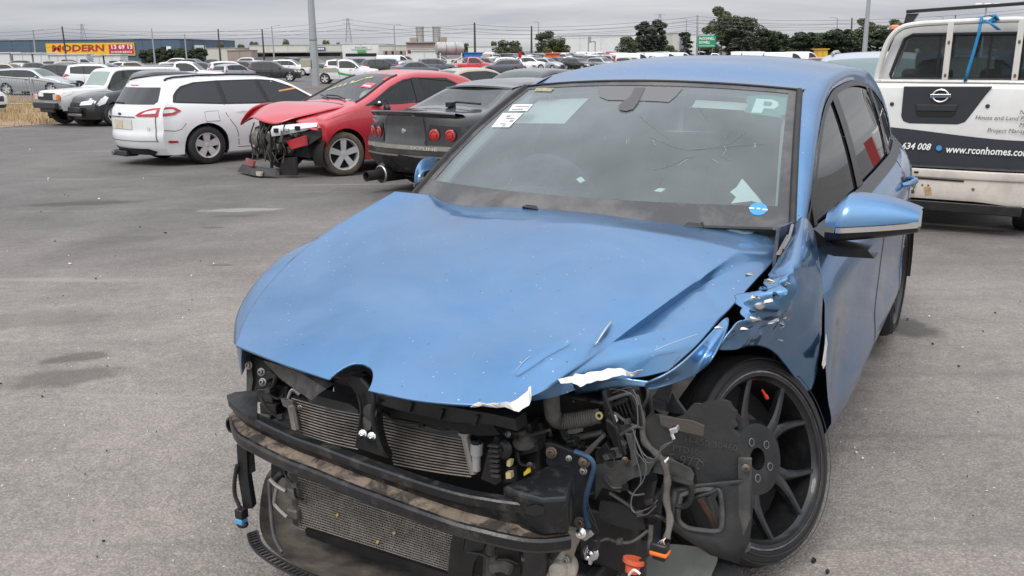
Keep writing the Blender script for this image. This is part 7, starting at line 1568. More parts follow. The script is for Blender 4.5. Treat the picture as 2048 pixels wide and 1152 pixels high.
# ------------------------------------------------------------------ beyond the yard
GB = gz(400)
def px(u, v, Y): return at(u, v, Y)
def bld(name, label, u0, u1, vt, Y, m, depth=25, skew=0, cat='building', parapet=None):
    a, b = px(u0, vt, Y), px(u1, vt, Y+skew); zt = px((u0+u1)/2, vt, Y+skew/2).z; h = zt-GB
    ang = atan2(b.y-a.y, b.x-a.x); L = math.hypot(b.x-a.x, b.y-a.y)
    r = thing(name, label, cat, (a.x, a.y, GB), ang)
    MB().box((L/2, depth/2, h/2), (L, depth, h)).build('wall', m, r, smooth=False)
    n = max(2, int(L/6))
    MB().box((L/2, depth/2, h+.06), (L+.4, depth+.4, .12)).build('roof', parapet or m, r, smooth=False)
    for k in range(1, n): MB().box((L*k/n, -.03, h/2), (.12, .06, h-.3)).build('panel_joint', mat(m.name+'_joint', tuple(q*.82 for q in m.node_tree.nodes['Principled BSDF'].inputs['Base Color'].default_value[:3]), .7), r, smooth=False)
    r['L'], r['h'], r['u0'], r['u1'] = L, h, u0, u1
    def face(nm, ua, ub, va, vb, mm, th=.3, out=.1, par=None, vt=vt):
        x0, x1 = L*(ua-u0)/(u1-u0), L*(ub-u0)/(u1-u0); k = h/(px(u0, vt, Y).z*0+h); s = (Y+skew/2)*_cp/FPX
        z1, z0 = h-(va-vt)*s, h-(vb-vt)*s
        return MB().box(((x0+x1)/2, -out-th/2, (z0+z1)/2), (x1-x0, th, z1-z0)).build(nm, mm, par or r, smooth=False), (x0, x1, z0, z1, -out-th-.03)
    def words(body, box, m_, fx=.9, par=None, fy=.62, bold=.02, shear=0, dy=.2, nm='sign_lettering'):
        x0, x1, z0, z1, y = box; tb = MB(); text_mesh(tb, body, (x0+(x1-x0)*(1-fx)/2, y, z0+(z1-z0)*dy), (1, 0, 0), (0, 0, 1), (z1-z0)*fy/.72, fit=(x1-x0)*fx, bold=bold, shear=shear); return tb.build(nm, m_, par or r, smooth=False)
    return r, face, words
def wall(name, col, **k): return mat(name, col, .7, var=.08, vs=.2, **k)
BW = wall('blue_grey_cladding', (.075, .115, .165)); CW = wall('cream_wall', (.52, .51, .46)); WW = wall('white_wall', (.66, .67, .66)); TW = wall('tan_wall', (.33, .27, .235)); GR = wall('grey_roofing', (.30, .31, .31)); SG = wall('sage_roof', (.30, .31, .27))
w1, f1, t1 = bld('blue_warehouse', 'long blue-grey warehouse carrying a yellow sign', -90, 359, 80, 300, BW, 60)
sg1, b1 = f1('sign_board', 91, 268, 86, 111, mat('sign_yellow', (.78, .46, .03), .5)); t1('MODERN', (b1[0]+(b1[1]-b1[0])*.05, b1[0]+(b1[1]-b1[0])*.67, b1[2]+.9, b1[3]-.3, b1[4]), mat('sign_red', (.42, .02, .05), .5), .97, sg1, .72, .04, .1)
sr, br = f1('sign_red_panel', 217, 266, 89.5, 107.5, mat('sign_red_panel', (.50, .02, .06), .5), .1, .45, sg1); t1('13 69 13', (br[0], br[1], br[2]+(br[3]-br[2])*.42, br[3], br[4]), LW_, .86, sg1, .75, .03); t1('24 HOUR SERVICE', (br[0], br[1], br[2], br[2]+(br[3]-br[2])*.42, br[4]), LW_, .86, sg1, .55, .02)
s2, b2 = f1('dark_sign', 320, 332, 95, 102, DARK); f1('sign_panel', 332, 341, 94, 102, WHT)
w2, f2, t2 = bld('warehouse_wing', 'blue-grey warehouse end wall with white sign, turned away right', 359, 411, 80, 300, BW, 20, 15)
s2, b2 = f2('white_sign', 385, 404, 90, 101, WHT)
for k, (a, b) in enumerate(((387, 391), (392, 396), (398, 402))): f2('sign_mark', a, b, 94.5, 98, GYP, .05, .45, s2)
for u in (383, 406): f2('sign_post', u, u+1.2, 90, 116, SVP, .3, .3)
bld('low_shed', 'low cream shed right of the blue warehouse', 411, 470, 96.5, 280, CW, 20)
bld('brown_container', 'brown box building beside the low cream shed', 454, 502, 101, 240, TW, 6)
w3, f3, t3 = bld('cream_store', 'long cream store front with blue sign behind the steel pole', 498, 690, 90, 290, CW, 40)
s3, b3 = f3('blue_sign', 619, 650, 94.5, 101, mat('sign_blue', (.05, .09, .26), .5)); f3('shop_window', 505, 680, 105, 112, GLO, .05, .02); f3('awning', 500, 688, 103, 105, GR, 2)
for k in range(5): f3('sign_mark', 629+4*k, 631.8+4*k, 96.3, 99.3, WHT, .05, .45, s3)
w4, f4, t4 = bld('white_store', 'white store front lettered PACIFIC with green panel', 684, 757, 87.5, 285, WW, 40)
s4, b4 = f4('sign_board', 702, 742, 92, 98.5, WW, .1); t4('PACIFIC', b4, LD_, .62, s4, .6, .01); f4('green_panel', 714, 731, 100, 104, mat('sign_green', (.06, .45, .07), .5)); f4('shop_window', 690, 752, 106, 112, GLO, .05, .02)
w5, f5, t5 = bld('brick_office', 'low brown office with white band beside the tan building', 757, 813, 91, 280, CW, 20); f5('brick_front', 766, 812, 101, 112, TW, .3); [f5('window', u, u+4, 102, 108, GLO, .1, .35) for u in (770, 783, 800)]
w6, f6, t6 = bld('tan_plant', 'tan industrial building with two silver stacks on its roof', 812, 878, 85, 260, TW, 30)
f6('cornice', 811, 879, 83.5, 85.5, GR, .5)
s_ = 260*_cp/FPX
for u in (835, 869):
    st_ = MB().lathe([(1.15, 0), (1.15, 4.0), (1.25, 4.0), (1.25, 4.5), (1.0, 4.5), (.9, 3.5)], ((u-812)/66*w6['L'], 8, w6['h']), (0, 0, 1), 20).build('stack', ALU, w6)
    MB().box(((u-812)/66*w6['L']+(-1.9 if u < 850 else 1.9), 8, w6['h']+.7), (2.0, 2, 1.5)).build('roof_unit', TW, w6)
wp_, fp_, tp_ = bld('fuel_kiosk', 'white hoarding with dark mark in front of the tan building', 812, 866, 98.5, 220, WW, 1, cat='hoarding'); fp_('hoarding_mark', 815, 822, 100.5, 106, mat('maroon', (.2, .03, .08), .5), .05); [fp_('hoarding_lettering', 824+4*k, 827+4*k, 99.5, 101.5, LD_, .03) for k in range(9)]
bld('white_trailer', 'white box trailer standing below the white hoarding', 824, 873, 101.5, 150, WW, 2.5, cat='trailer')
w7, f7, t7 = bld('white_shed', 'white shed with sloping roof behind the blue canopy', 936, 1002, 93, 260, WW, 30)
bld('blue_canopy', 'bright blue canopy roof between tank and white shed', 928, 964, 106, 170, mat('canopy_blue', (.03, .16, .5), .5), 4, cat='canopy')
w8, f8, t8 = bld('big_white_warehouse', 'big plain white warehouse behind the trees', 1118, 1412, 70, 270, WW, 60)
f8('doorway', 1246, 1256, 98, 112, GLO, .1); [f8('louvre', 1150+12*k, 1157+12*k, 104, 107, GR, .1) for k in range(4)]
g1 = thing('sign_gantry', 'grey steel sign gantry in front of the white warehouse', 'gantry', (*px(1184, 104, 240).xy, GB))
for x, h in ((-1.0, 5.0), (.8, 4.4)): MB().box((x, 0, h/2), (.22, .22, h)).build('post', STL, g1)
MB().box((-.7, -.2, 4.9), (.8, .2, 1.6)).build('panel', GR, g1); MB().box((-.1, 0, 4.4), (2, .2, .2)).build('beam', STL, g1)
w9, f9, t9 = bld('grey_tower_block', 'cream and grey block beside the green sign', 1346, 1378, 66, 255, CW, 20); f9('grey_panel', 1360, 1378, 67, 100, wall('slate_cladding', (.14, .17, .20)), .3)
bp0, bp1 = px(1394, 95, 180), px(1432, 71.5, 180); ws = thing('green_billboard', 'green billboard reading McCONNELL DOWELL among the trees', 'billboard', (bp0.x, 180, GB)); bL, bz0, bz1 = bp1.x-bp0.x, bp0.z-GB, bp1.z-GB
MB().box((bL/2, 0, (bz0+bz1)/2), (bL, .2, bz1-bz0)).build('board', mat('board_green', (.02, .25, .13), .5), ws)
for x in (.15, .85): MB().box((bL*x, .1, bz0/2), (.15, .15, bz0)).build('post', STL, ws)
def bword(t, x0, w, z, sz): tb = MB(); text_mesh(tb, t, (x0, -.13, z), (1, 0, 0), (0, 0, 1), sz/.72, fit=w, bold=.03); tb.build('sign_lettering', LW_, ws, smooth=False)
bword('McCONNELL', .3, bL*.84, bz0+1.45, .5); bword('DOWELL', .3, bL*.6, bz0+.72, .5); MB().box((bL/2, -.12, bz0+.3), (bL*.84, .04, .2)).build('sign_strip', mat('pale_green', (.3, .55, .4), .5), ws)
# silver tank on its stand
tp = px(899, 97, 100); tk = thing('tank_stand', 'silver fuel tank on a white steel stand beyond the beige saloon', 'tank', (tp.x, tp.y, gz(100)), radians(20)); tz = tp.z-gz(100)
MB().lathe([(0, -1.6), (.35, -1.58), (.62, -1.48), (.68, -1.35), (.68, 1.35), (.62, 1.48), (.35, 1.58), (0, 1.6)], (0, 0, tz), (1, 0, 0), 28).build('tank', mat('weathered_silver', (.46, .46, .45), .45, .3, var=.2, vs=1.5, dirt=.5, dcol=(.25, .22, .2), ds=1.2), tk)
for x in (-.5, .55): MB().lathe([(.685, -.04), (.70, -.03), (.70, .03), (.685, .04)], (x, 0, tz), (1, 0, 0), 28).build('tank_strap', STL, tk)
for x in (-1.2, 1.2):
    for y in (-.55, .55): MB().bar((x, y, 0), (x, y*.8, tz-.4), .10, .10).build('stand_leg', WP, tk)
    MB().bar((x, -.55, tz-.6), (x, .55, tz-.6), .1, .1).build('cross_bar', WP, tk)
MB().bar((-1.2, -.55, .3), (1.2, -.55, tz-.8), .07, .07).build('brace', WP, tk); MB().box((-.3, -.7, 1.2), (.5, .05, .7)).build('notice', WHT, tk); MB().box((.9, -.7, 1.0), (.6, .05, .8)).build('notice', WHT, tk); MB().box((.1, 0, .5), (1.3, .8, 1.0)).build('pump_box', BKP, tk)
# red sign post
sp = px(1040, 145, 98); so = thing('red_sign', 'small red sign on a thin post beside the torn white SUV', 'sign', (sp.x, sp.y, gz(98))); MB().tube([(0, 0, 0), (0, 0, 2.1)], .035, 6).build('post', STL, so); MB().box((0, -.05, 1.95), (.36, .04, .62)).build('panel', REDL, so)

# --- poles, towers and wires
GALV = mat('galvanised_steel', (.36, .38, .39), .5, .4, var=.12, vs=2); WOOD = mat('dark_timber_pole', (.07, .06, .055), .9, var=.3)
p0 = ground_at(632, 172); Lh = 11
pole = thing('steel_light_pole', 'tall galvanised steel pole with a box, behind the red wreck', 'pole', (p0.x, p0.y, p0.z))
tpx = px(618, -60, p0.y); dx = tpx.x-p0.x; hz_ = tpx.z-p0.z
MB().tube([(0, 0, 0), (dx*.35, 0, hz_*.35), (dx, 0, hz_)], [.30, .26, .19], 10).build('shaft', GALV, pole); MB().tube([(dx*.40, 0, hz_*.40), (dx*.405, 0, hz_*.41)], .275, 10).build('collar', STL, pole)
MB().box((-.55, -.1, 1.55), (.7, .4, .55)).build('junction_box', mat('khaki_box', (.35, .33, .24), .7), pole, bevel=.03)
def lpole(name, label, u, vt, vb, Y, r, m, arm=0, lean=0, group=None, heads=0):
    b = px(u+lean, vb, Y); t = px(u, vt, Y); o = thing(name, label, 'pole', (b.x, b.y, GB if Y > 120 else gz(Y)), group=group); z0 = o.location.z; d = t-Vector(o.location)
    MB().tube([(0, 0, 0), tuple(d)], [r*1.3, r*.8], 8).build('shaft', m, o)
    if arm: MB().tube([tuple(d), tuple(d+Vector((arm*.8, 0, .15))), tuple(d+Vector((arm, 0, .12)))], r*.5, 6).build('arm', m, o); MB().box(tuple(d+Vector((arm*1.1, 0, .1))), (abs(arm)*.4, .3, .12)).build('lamp', SVP, o)
    for k in range(heads): MB().box(tuple(d+Vector(((k-(heads-1)/2)*.9, -.2, .1))), (.5, .4, .3)).build('flood_lamp', WHT, o, bevel=.05)
    return o
lpole('light_pole', 'pale lamp pole before the blue warehouse, far left', 66, 60, 112, 190, .16, GALV, 1.6, 4)
lpole('power_pole', 'leaning dark power pole in front of the yellow sign', 124, 53, 115, 170, .16, WOOD, 0, 9)
lpole('light_pole', 'thin pale lamp pole right of the yellow sign', 303, 57, 116, 180, .14, GALV, 0, 6)
lpole('light_pole', 'pale pole with small head beside the white sign', 369, 68, 114, 190, .14, GALV, 0, 4)
lpole('power_pole', 'dark power pole left of the cream store', 436, 58, 112, 180, .16, WOOD, 0, 4)
lpole('power_pole', 'dark power pole in front of the cream store', 524, 58, 112, 185, .16, WOOD, 0, 4)
lpole('light_pole', 'lamp pole with long arm before the cream store', 543, 52, 112, 180, .13, GALV, 1.3, 5)
lpole('light_pole', 'lamp pole with arm left of the tan building', 788, 50, 110, 180, .13, GALV, 1.0, 2)
lpole('power_pole', 'straight dark power pole right of the silver tank', 949, 45, 106, 180, .2, WOOD, 0, 1)
lpole('power_pole', 'grey power pole left of the white warehouse', 1063, 52, 100, 200, .2, WOOD)
lpole('light_pole', 'thin lamp pole left of the white warehouse', 1077, 45, 100, 200, .12, GALV, -.8)
lpole('power_pole', 'grey power pole beside the green billboard', 1395, 30, 100, 190, .2, GALV)
lpole('light_pole', 'thin lamp pole behind the dark tree', 1373, 38, 80, 230, .12, GALV, -1.2)
lpole('light_pole', 'thin lamp pole above the trees at right', 1675, 36, 80, 220, .14, GALV, -1.4)
lpole('power_pole', 'dark power pole above the trees at right', 1704, 36, 80, 220, .2, WOOD)
o = lpole('light_pole', 'tall grey lamp pole standing before the right-hand trees', 1741, -40, 96, 70, .17, GALV, 0, -11)
lpole('flood_light', 'pole with a cluster of flood lamps above the pickup', 1973, 12, 60, 90, .10, GALV, 0, -5, heads=3)
lpole('light_pole', 'thin lamp pole above the pickup roof', 1886, 34, 60, 200, .12, GALV, -1.2); lpole('power_pole', 'thin power pole above the pickup roof', 1911, 30, 60, 200, .14, WOOD)
for u, vt, vb, lb in ((163, 48, 82, 'lattice pylon behind the blue warehouse'), (695, 36, 90, 'lattice pylon behind the cream store'), (1320, 27, 60, 'lattice pylon behind the dark tree')):
    t = px(u, vt, 500); o = thing('lattice_pylon', lb, 'pylon', (t.x, t.y, GB)); h = t.z-GB
    for x, y in ((-1, -1), (1, -1), (1, 1), (-1, 1)): MB().tube([(x*2.0, y*2.0, 0), (x*1.3, y*1.3, h*.5), (x*.35, y*.35, h)], .14, 5).build('leg', GALV, o)
    for k in range(7):
        z0, z1 = h*k/7, h*(k+1)/7; w = lambda z: 2.0-1.65*z/h
        for y in (-1,): MB().tube([(-w(z0), y*w(z0), z0), (w(z1), y*w(z1), z1)], .08, 4).build('brace', GALV, o); MB().tube([(w(z0), y*w(z0), z0), (-w(z1), y*w(z1), z1)], .08, 4).build('brace', GALV, o)
    for z in (.97, .86): MB().bar((-3, 0, h*z), (3, 0, h*z), .2, .2).build('cross_arm', GALV, o)
WR = mat('wire', (.10, .10, .11), .6)
ORD = ['first', 'second', 'third', 'fourth', 'fifth', 'sixth', 'seventh', 'eighth', 'ninth', 'tenth', 'eleventh', 'twelfth', 'thirteenth', 'fourteenth']
def wire(pts, Y, lab, sag=6):
    P = []
    for (a, b), (c, d) in zip(pts, pts[1:]):
        for k in range(10): t = k/10; P.append(px(a+(c-a)*t, b+(d-b)*t+sag*4*t*(1-t)*(abs(c-a)/450), Y))
    P.append(px(*pts[-1], Y)); o = MB().tube(P, .028, 4).build('power_line', WR)
    tag(o, lab, 'power line', 'power lines above the yard')
for k, dv in enumerate((0, 7, 14)): wire([(-60, 66+dv), (124, 57+dv), (436, 62+dv), (524, 62+dv), (949, 49+dv), (1063, 55+dv), (1395, 33+dv), (1704, 40+dv), (2120, 10+dv)], 182, '%s of the three nearer power lines above the yard' % ['highest', 'middle', 'lowest'][k])
for k, dv in enumerate((0, 9, 17)): wire([(-60, 76+dv), (303, 66+dv), (695, 40+dv), (1077, 60+dv), (1373, 44+dv), (1675, 48+dv), (2120, 40+dv)], 215, '%s of the three farther power lines above the yard' % ['highest', 'middle', 'lowest'][k], 8)

# --- trees
LEAF = [mat('leaf_%d' % i, c, .75, var=.45, vs=.9) for i, c in enumerate(((.055, .075, .038), (.075, .090, .048), (.095, .11, .055), (.065, .072, .055)))]
BARK = mat('eucalypt_bark', (.30, .27, .23), .9, var=.3, vs=3); BARKD = mat('dark_bark', (.09, .075, .06), .9, var=.3, vs=3)
def tree_meshes(seed, clumps, spread, h, leafm, bark, n=190, ls=.33, trunkr=.28, lowc=.2):
    rs = random.Random(seed); cs = []
    for k in range(clumps):
        q = rs.random()*2*pi; t = rs.random(); r = spread*sqrt(rs.random())*(.35+.65*sin(pi*min(.98, .15+.8*t)))
        cs.append((Vector((r*cos(q), r*sin(q), h*(lowc+(.95-lowc)*t))), spread*(.24+.26*rs.random())))
    tb = MB(); tb.tube([(0, 0, 0), (.1, 0, h*.3), (-.1, .1, h*.6), (0, 0, h*.85)], [trunkr, trunkr*.8, trunkr*.5, trunkr*.15], 8)
    for c, r in cs[::2]: tb.tube([(0, 0, max(.2*h, c.z*.55)), tuple((c*.5)+Vector((0, 0, c.z*.22))), tuple(c)], [trunkr*.4, trunkr*.25, trunkr*.08], 5)
    lb = MB()
    for c, r in cs:
        for i in range(n):
            d = Vector((rs.gauss(0, 1), rs.gauss(0, 1), rs.gauss(0, 1))).normalized()*r*(.45+.6*rs.random()**.5); d.z *= .72
            p = c+d; a = Vector((rs.gauss(0, 1), rs.gauss(0, 1), rs.gauss(0, .6))).normalized(); b = a.cross(Vector((rs.gauss(0, 1), rs.gauss(0, 1), rs.gauss(0, 1)))).normalized(); s = ls*(.6+.8*rs.random())
            lb.add([p-a*s, p+b*s*.45, p+a*s, p-b*s*.45], [(0, 1, 2, 3)])
    return tb.mesh('trunk', bark), lb.mesh('crown', leafm, smooth=False)
TV = [tree_meshes(1, 34, 3.2, 9, LEAF[0], BARKD, lowc=.10), tree_meshes(2, 38, 2.6, 10, LEAF[3], BARKD, lowc=.12), tree_meshes(3, 24, 3.6, 11, LEAF[1], BARK, 180, .34, lowc=.3), tree_meshes(4, 26, 3.0, 6, LEAF[2], BARKD, lowc=.15), tree_meshes(5, 30, 1.6, 8, LEAF[3], BARKD, 90, .25, lowc=.06), tree_meshes(6, 36, 3.4, 9, LEAF[1], BARKD, lowc=.10), tree_meshes(7, 22, 4.2, 12, LEAF[2], BARK, 190, .34, lowc=.42)]
TH = [9, 10, 11, 6, 8, 9, 12]; TS = [3.2, 2.6, 3.6, 3.0, 1.6, 3.4, 4.2]
def tree(v, u, vt, w, Y, label, group=None):
    t = px(u, vt, Y); h = t.z-GB; o = thing('tree', label, 'tree', (t.x, t.y, GB), (u*1.7) % 6.28, group)
    sx = w/2*Y*_cp/FPX/TS[v]*1.0; o.scale = (sx, sx, h/TH[v]/1.02)
    for me_, nm in zip(TV[v], ('trunk', 'crown')): c = bpy.data.objects.new(nm, me_); C.objects.link(c); c.parent = o
TG = 'trees beyond the yard'
for a in ((3, 1018, 83, 50, 190, 'round bushy tree left of the far carport'), (2, 1090, 63, 44, 190, 'tall loose tree over the far parked cars'), (3, 1112, 78, 44, 185, 'broad low tree beside the tall loose tree'), (5, 1256, 72, 42, 190, 'green bushy tree in front of the white warehouse'), (1, 1290, 42, 48, 200, 'tall dark tree left of the pair before the warehouse'), (1, 1314, 38, 50, 205, 'tall dark tree right of the pair before the warehouse'), (4, 1371, 62, 34, 190, 'narrow dark conifer in front of the grey block'), (3, 1340, 92, 26, 200, 'small green bush between dark tree and conifer'), (6, 1447, 12, 66, 200, 'tallest eucalypt with pale trunk beside the green sign'), (0, 1420, 78, 40, 190, 'dark low tree under the green billboard'), (5, 1490, 32, 62, 205, 'dense tree right of the tallest eucalypt'), (1, 1475, 50, 60, 195, 'dark filling tree below the tallest eucalypt'), (0, 1530, 55, 46, 210, 'dark tree near the gap left of the right-hand wood'), (0, 1556, 62, 40, 215, 'rounded dark tree at the gap in the tree line'), (5, 1512, 72, 60, 215, 'low dense tree behind the gap')):
    tree(*a, TG)
rs = random.Random(9)
for k, (v, u, vt, w) in enumerate(((0, 1610, 62, 60), (5, 1640, 64, 60), (3, 1580, 82, 44), (0, 1680, 56, 66), (5, 1712, 62, 60), (6, 1735, 36, 62), (0, 1760, 58, 60), (6, 1790, 38, 60), (5, 1815, 60, 56), (0, 1850, 62, 60), (2, 1880, 50, 50), (5, 1925, 60, 60), (0, 1985, 60, 70), (5, 2040, 58, 70))):
    tree(v, u, vt, w, 210+6*(k % 3), ['dark tree in the wood behind silver SUV and pickup, %s from the left' % ORD[k], 'tall eucalypt rising above the wood, %s the lamp pole' % ('behind' if u < 1760 else 'right of')][v == 6], TG)
for k, (u, vt, w, Y) in enumerate(((508, 85, 22, 320), (572, 81, 20, 320), (652, 82, 18, 320), (676, 86, 10, 320), (440, 88, 16, 310), (482, 90, 20, 310), (988, 84, 16, 300), (932, 88, 16, 300))): tree(3, u, vt, w, Y, 'small distant tree %s' % ['left end of the cream store roof', 'over the middle of the cream store roof', 'over the right of the cream store roof', 'just left of the PACIFIC store', 'behind the leftmost dark pole by the low shed', 'above the brown container', 'behind the white shed, right', 'beside the silver tank, behind the white shed'][k], TG)
for k in range(9): tree(5 if k % 2 else 0, 288+14*k, 99-2*(k % 3), 24, 230, 'low dark shrub before the blue warehouse, %s from the left' % ORD[k], TG)

# --- crowded far lot
FK = ['suv', 'hatch', 'sedan', 'wagon', 'ute', 'van']; FM = {}
PAINT0 = paint('lot_paint', (.6, .6, .6))
for k in FK:
    r, c = generic(k, 'x', 'x', 'x', PAINT0, lod=1); FM[k] = merge(r, 'lot_'+k)
COLS = [('white', WP), ('white', WP), ('white', WP), ('silver', SVP), ('silver', SVP), ('grey', GYP), ('black', BKP), ('black', BKP), ('navy', NVP), ('red', RP), ('beige', BGP)]
NAMEK = dict(suv='SUV', hatch='hatchback', sedan='saloon', wagon='estate car', ute='pickup', van='van')
def lot(kind, cn, pm, x, y, head, area):
    o = bpy.data.objects.new('parked_'+{'suv': 'suv', 'hatch': 'hatchback', 'sedan': 'saloon', 'wagon': 'estate', 'ute': 'pickup', 'van': 'van'}[kind], FM[kind]); C.objects.link(o)
    _stand(o, x, y, radians(head)+pi/2)
    for i, sl in enumerate(o.material_slots):
        if sl.material == PAINT0: sl.link = 'OBJECT'; sl.material = pm
    tag(o, 'small distant %s %s %s' % (cn, NAMEK[kind], area), 'car' if kind not in ('van',) else 'van', 'cars in the far lot')
rs = random.Random(17)
Y = 112
while Y < 235:
    u0, u1 = 985, 1345
    x0, x1 = (u0-1024)/FPX*Y, (u1-1024)/FPX*Y; x = x0+rs.random()*2
    while x < x1:
        kd = rs.choices(FK, [5, 4, 4, 2, 1, 2 if Y > 135 else .3])[0]; cn, pm = rs.choice(COLS)
        lot(kd, cn, pm, x, Y+rs.uniform(-.5, .5), rs.choice([300, 320, 310]), 'in the crowded lot above the blue roof'); x += 2.9+rs.random()*1.2
    Y += 7.5
for Y in (84, 97, 112, 128, 150):
    x = (-40-1024)/FPX*Y
    while x < (1000-1024)/FPX*Y:
        kd = rs.choices(FK, [5, 3, 4, 3, 1, .5])[0]; cn, pm = rs.choice(COLS[3:]+[('white', WP), ('grey', GYP), ('black', BKP)])
        u = 1024+FPX*x/Y
        if rs.random() < .85: lot(kd, cn, pm, x, Y+rs.uniform(-1, 1), rs.choice([10, 350, 190, 30]), 'in the long rows behind the near wrecks')
        x += 5.3+rs.random()*.8 if Y > 100 else 5.6+rs.random()*3
for k, (u, Y, kd) in enumerate(((1290, 118, 'van'), (1345, 120, 'van'), (1372, 130, 'van'), (1440, 140, 'ute'), (1500, 150, 'van'), (1525, 140, 'van'), (1560, 110, 'ute'), (1585, 105, 'van'), (1615, 120, 'van'))): lot(kd, 'white', WP, (u-1024)/FPX*Y*1.0, Y, 350, 'above the blue roof, %s from the left' % ORD[k])
for k, (u0, u1, vt) in enumerate(((-30, 18, 106), (25, 62, 107), (66, 96, 107), (98, 130, 110), (132, 172, 109), (186, 208, 111), (205, 240, 110))): bld('box_trailer', 'white box trailer below the yellow sign, %s from the left' % ORD[k], u0, u1, vt, 150, WW, 3, cat='trailer')[0]['group'] = 'trailers below the yellow sign'
o = bld('orange_cover', 'orange cover among the far parked cars', 1092, 1120, 107.5, 135, mat('orange_tarp', (.75, .16, .05), .6), 3, cat='cover')
bld('yellow_cabin', 'yellow portable cabin above the blue car roof', 1637, 1656, 99, 130, mat('cabin_yellow', (.7, .42, .04), .6), 2, cat='cabin')

# --- verge of dry grass, wire fence and a broken car at the left edge
vp = [ground_at(u, v) for u, v in ((-60, 262), (0, 256), (60, 251), (112, 247), (118, 232), (108, 212), (60, 200), (0, 196), (-60, 196))]
dg = MB().add([(p.x, p.y, gz(p.y)+.006) for p in vp]+[(sum(p.x for p in vp)/9, sum(p.y for p in vp)/9, gz(sum(p.y for p in vp)/9)+.01)], [(i, (i+1) % 9, 9) for i in range(9)]).build('dry_verge', mat('dry_soil', (.26, .19, .12), .95, var=.35, vs=1.5, bump=.5, bs=8), fixn=True)
tag(dg, kind='structure')
gb = MB(); rs = random.Random(2); mn = 0
poly_ = [(p.x, p.y) for p in vp]
xs_, ys_ = [p[0] for p in poly_], [p[1] for p in poly_]
while mn < 9000:
    x, y = rs.uniform(min(xs_), max(xs_)), rs.uniform(min(ys_), max(ys_))
    if not inpoly(x, y, poly_): continue
    mn += 1; d_ = mnoise.noise(Vector((x*.8, y*.8, 0)))
    if d_ < -.15: continue
    h = .12+.35*max(0, d_+.2)*rs.random()+.08*rs.random(); q_ = rs.random()*6.28; w = .012; lx, ly = rs.gauss(0, .10), rs.gauss(0, .10); z = gz(y)
    gb.add([(x-w*cos(q_), y-w*sin(q_), z), (x+w*cos(q_), y+w*sin(q_), z), (x+lx, y+ly, z+h)], [(0, 1, 2)], 0)
tag(gb.build('dry_grass', mat('dry_grass', (.46, .34, .19), .9, var=.4, vs=2), smooth=False), 'dry straw-coloured grass on the verge beside the off-road wagon', 'grass', kind='stuff')
FN = mat('fence_wire', (.33, .34, .34), .5, .5)
def fpanel(u0, v0, ub0, u1, v1, Y0, Y1, label):
    a, b = px(u0, v0, Y0), px(u1, v1, Y1); L = math.hypot(b.x-a.x, b.y-a.y); o = thing('wire_fence_panel', label, 'fence', (a.x, a.y, gz(Y0)), atan2(b.y-a.y, b.x-a.x), 'temporary fence panels'); h0, h1 = a.z-gz(Y0), b.z-gz(Y1)
    dz = gz(Y1)-gz(Y0)
    MB().tube([(0, 0, .05), (0, 0, h0), (L, 0, h1+dz), (L, 0, .05+dz)], .042, 6).build('frame', GALV, o); MB().tube([(0, 0, .15), (L, 0, .15+dz)], .025, 6).build('bottom_rail', GALV, o)
    for k in range(1, int(L/.16)):
        t = k*.16/L; MB().tube([(t*L, 0, .15+dz*t), (t*L, 0, h0+(h1+dz-h0)*t)], .009, 3, caps=False).build('mesh_wire', FN, o)
    for k in range(1, 8): MB().tube([(0, 0, h0*k/8), (L, 0, (h1)*k/8+dz)], .006, 3, caps=False).build('mesh_wire', FN, o)
fpanel(-20, 152, 0, 58, 158, 38, 37, 'wire mesh fence panel at the left edge of the yard'); fpanel(64, 158, 0, 150, 171, 36.5, 35, 'wire mesh fence panel behind the off-road wagon front')
bx_, bxc = generic('hatch', 'white_hatch', 'white damaged car cut off by the left edge of the picture', 'car', WP, glass=GLC); place_at(bx_, -8, 195, 31, 0, -.82, 350)

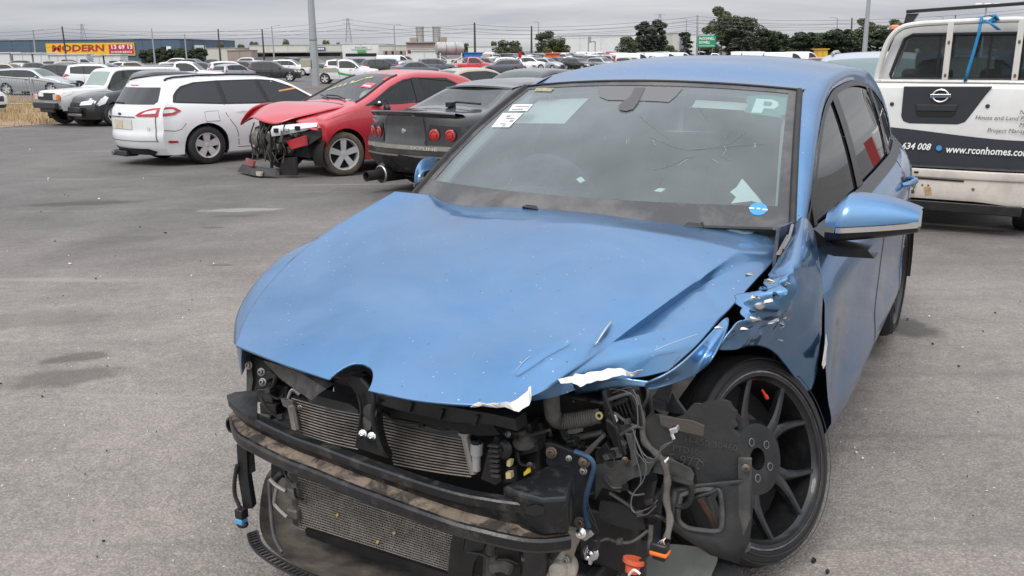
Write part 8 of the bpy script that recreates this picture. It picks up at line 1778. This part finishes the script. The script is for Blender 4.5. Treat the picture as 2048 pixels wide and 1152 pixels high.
# --- litter on the asphalt
LT = [('plastic_fragment', 'small black plastic fragment lying on the asphalt', 'debris', BLK), ('paper_scrap', 'small white scrap lying on the asphalt', 'debris', WHT), ('twig', 'small brown twig lying on the asphalt', 'debris', RUST)]
rs = random.Random(31)
spots = [(208, 1085, 0, 7), (212, 1060, 2, 5), (85, 795, 0, 6), (360, 1020, 2, 9), (432, 872, 0, 4), (214, 905, 0, 5), (195, 1117, 0, 5), (2, 770, 0, 5), (1135+520, 1148, 0, 14), (1690, 805, 1, 9), (1712, 908, 1, 8), (1725, 920, 1, 6), (1627, 1125, 0, 16), (1815, 640, 0, 6), (1858, 635, 1, 6), (1865, 690, 0, 7), (1917, 735, 0, 5), (97, 358, 1, 6), (198, 399, 1, 7), (140, 529, 1, 6), (192, 559, 0, 6), (331, 467, 0, 6), (1990, 628, 0, 5), (1925, 697, 1, 4), (280, 455, 0, 4), (110, 484, 0, 4), (378, 622, 0, 4), (1995, 800, 1, 4), (388, 300, 1, 6), (60, 300, 1, 6)]
for k in range(70): spots.append((rs.choice([rs.uniform(0, 440), rs.uniform(0, 440), rs.uniform(1680, 2048)]), rs.uniform(330, 1140), rs.choice([0, 0, 1, 1, 2]), rs.uniform(1.5, 3.5)))
for u, v, t, w in spots:
    p = ground_at(u, v); nm, lb, ct, m_ = LT[t]; s = w*p.y/FPX*.6; n = rs.choice([4, 5, 6]); q0 = rs.random()*6
    if t == 2: o = MB().tube([(-s*1.2, 0, .003), (0, s*.3, .006), (s*1.2, 0, .003)], s*.12, 5).build(nm, m_)
    else:
        P_ = [Vector((s*(.6+.5*rs.random())*cos(q0+6.283*i/n), s*.6*(.6+.5*rs.random())*sin(q0+6.283*i/n), .002+.004*rs.random())) for i in range(n)]; o = MB().plate(P_, (0, 0, .004+s*.25)).build(nm, m_, smooth=False, fixn=True)
    o.location = (p.x, p.y, gz(p.y)+.001); o.rotation_euler = (0, 0, rs.random()*6)
    big = u > 1600
    tag(o, lb+(' right of the blue car' if u > 1600 else ' left of the blue car'), ct, 'litter on the asphalt')
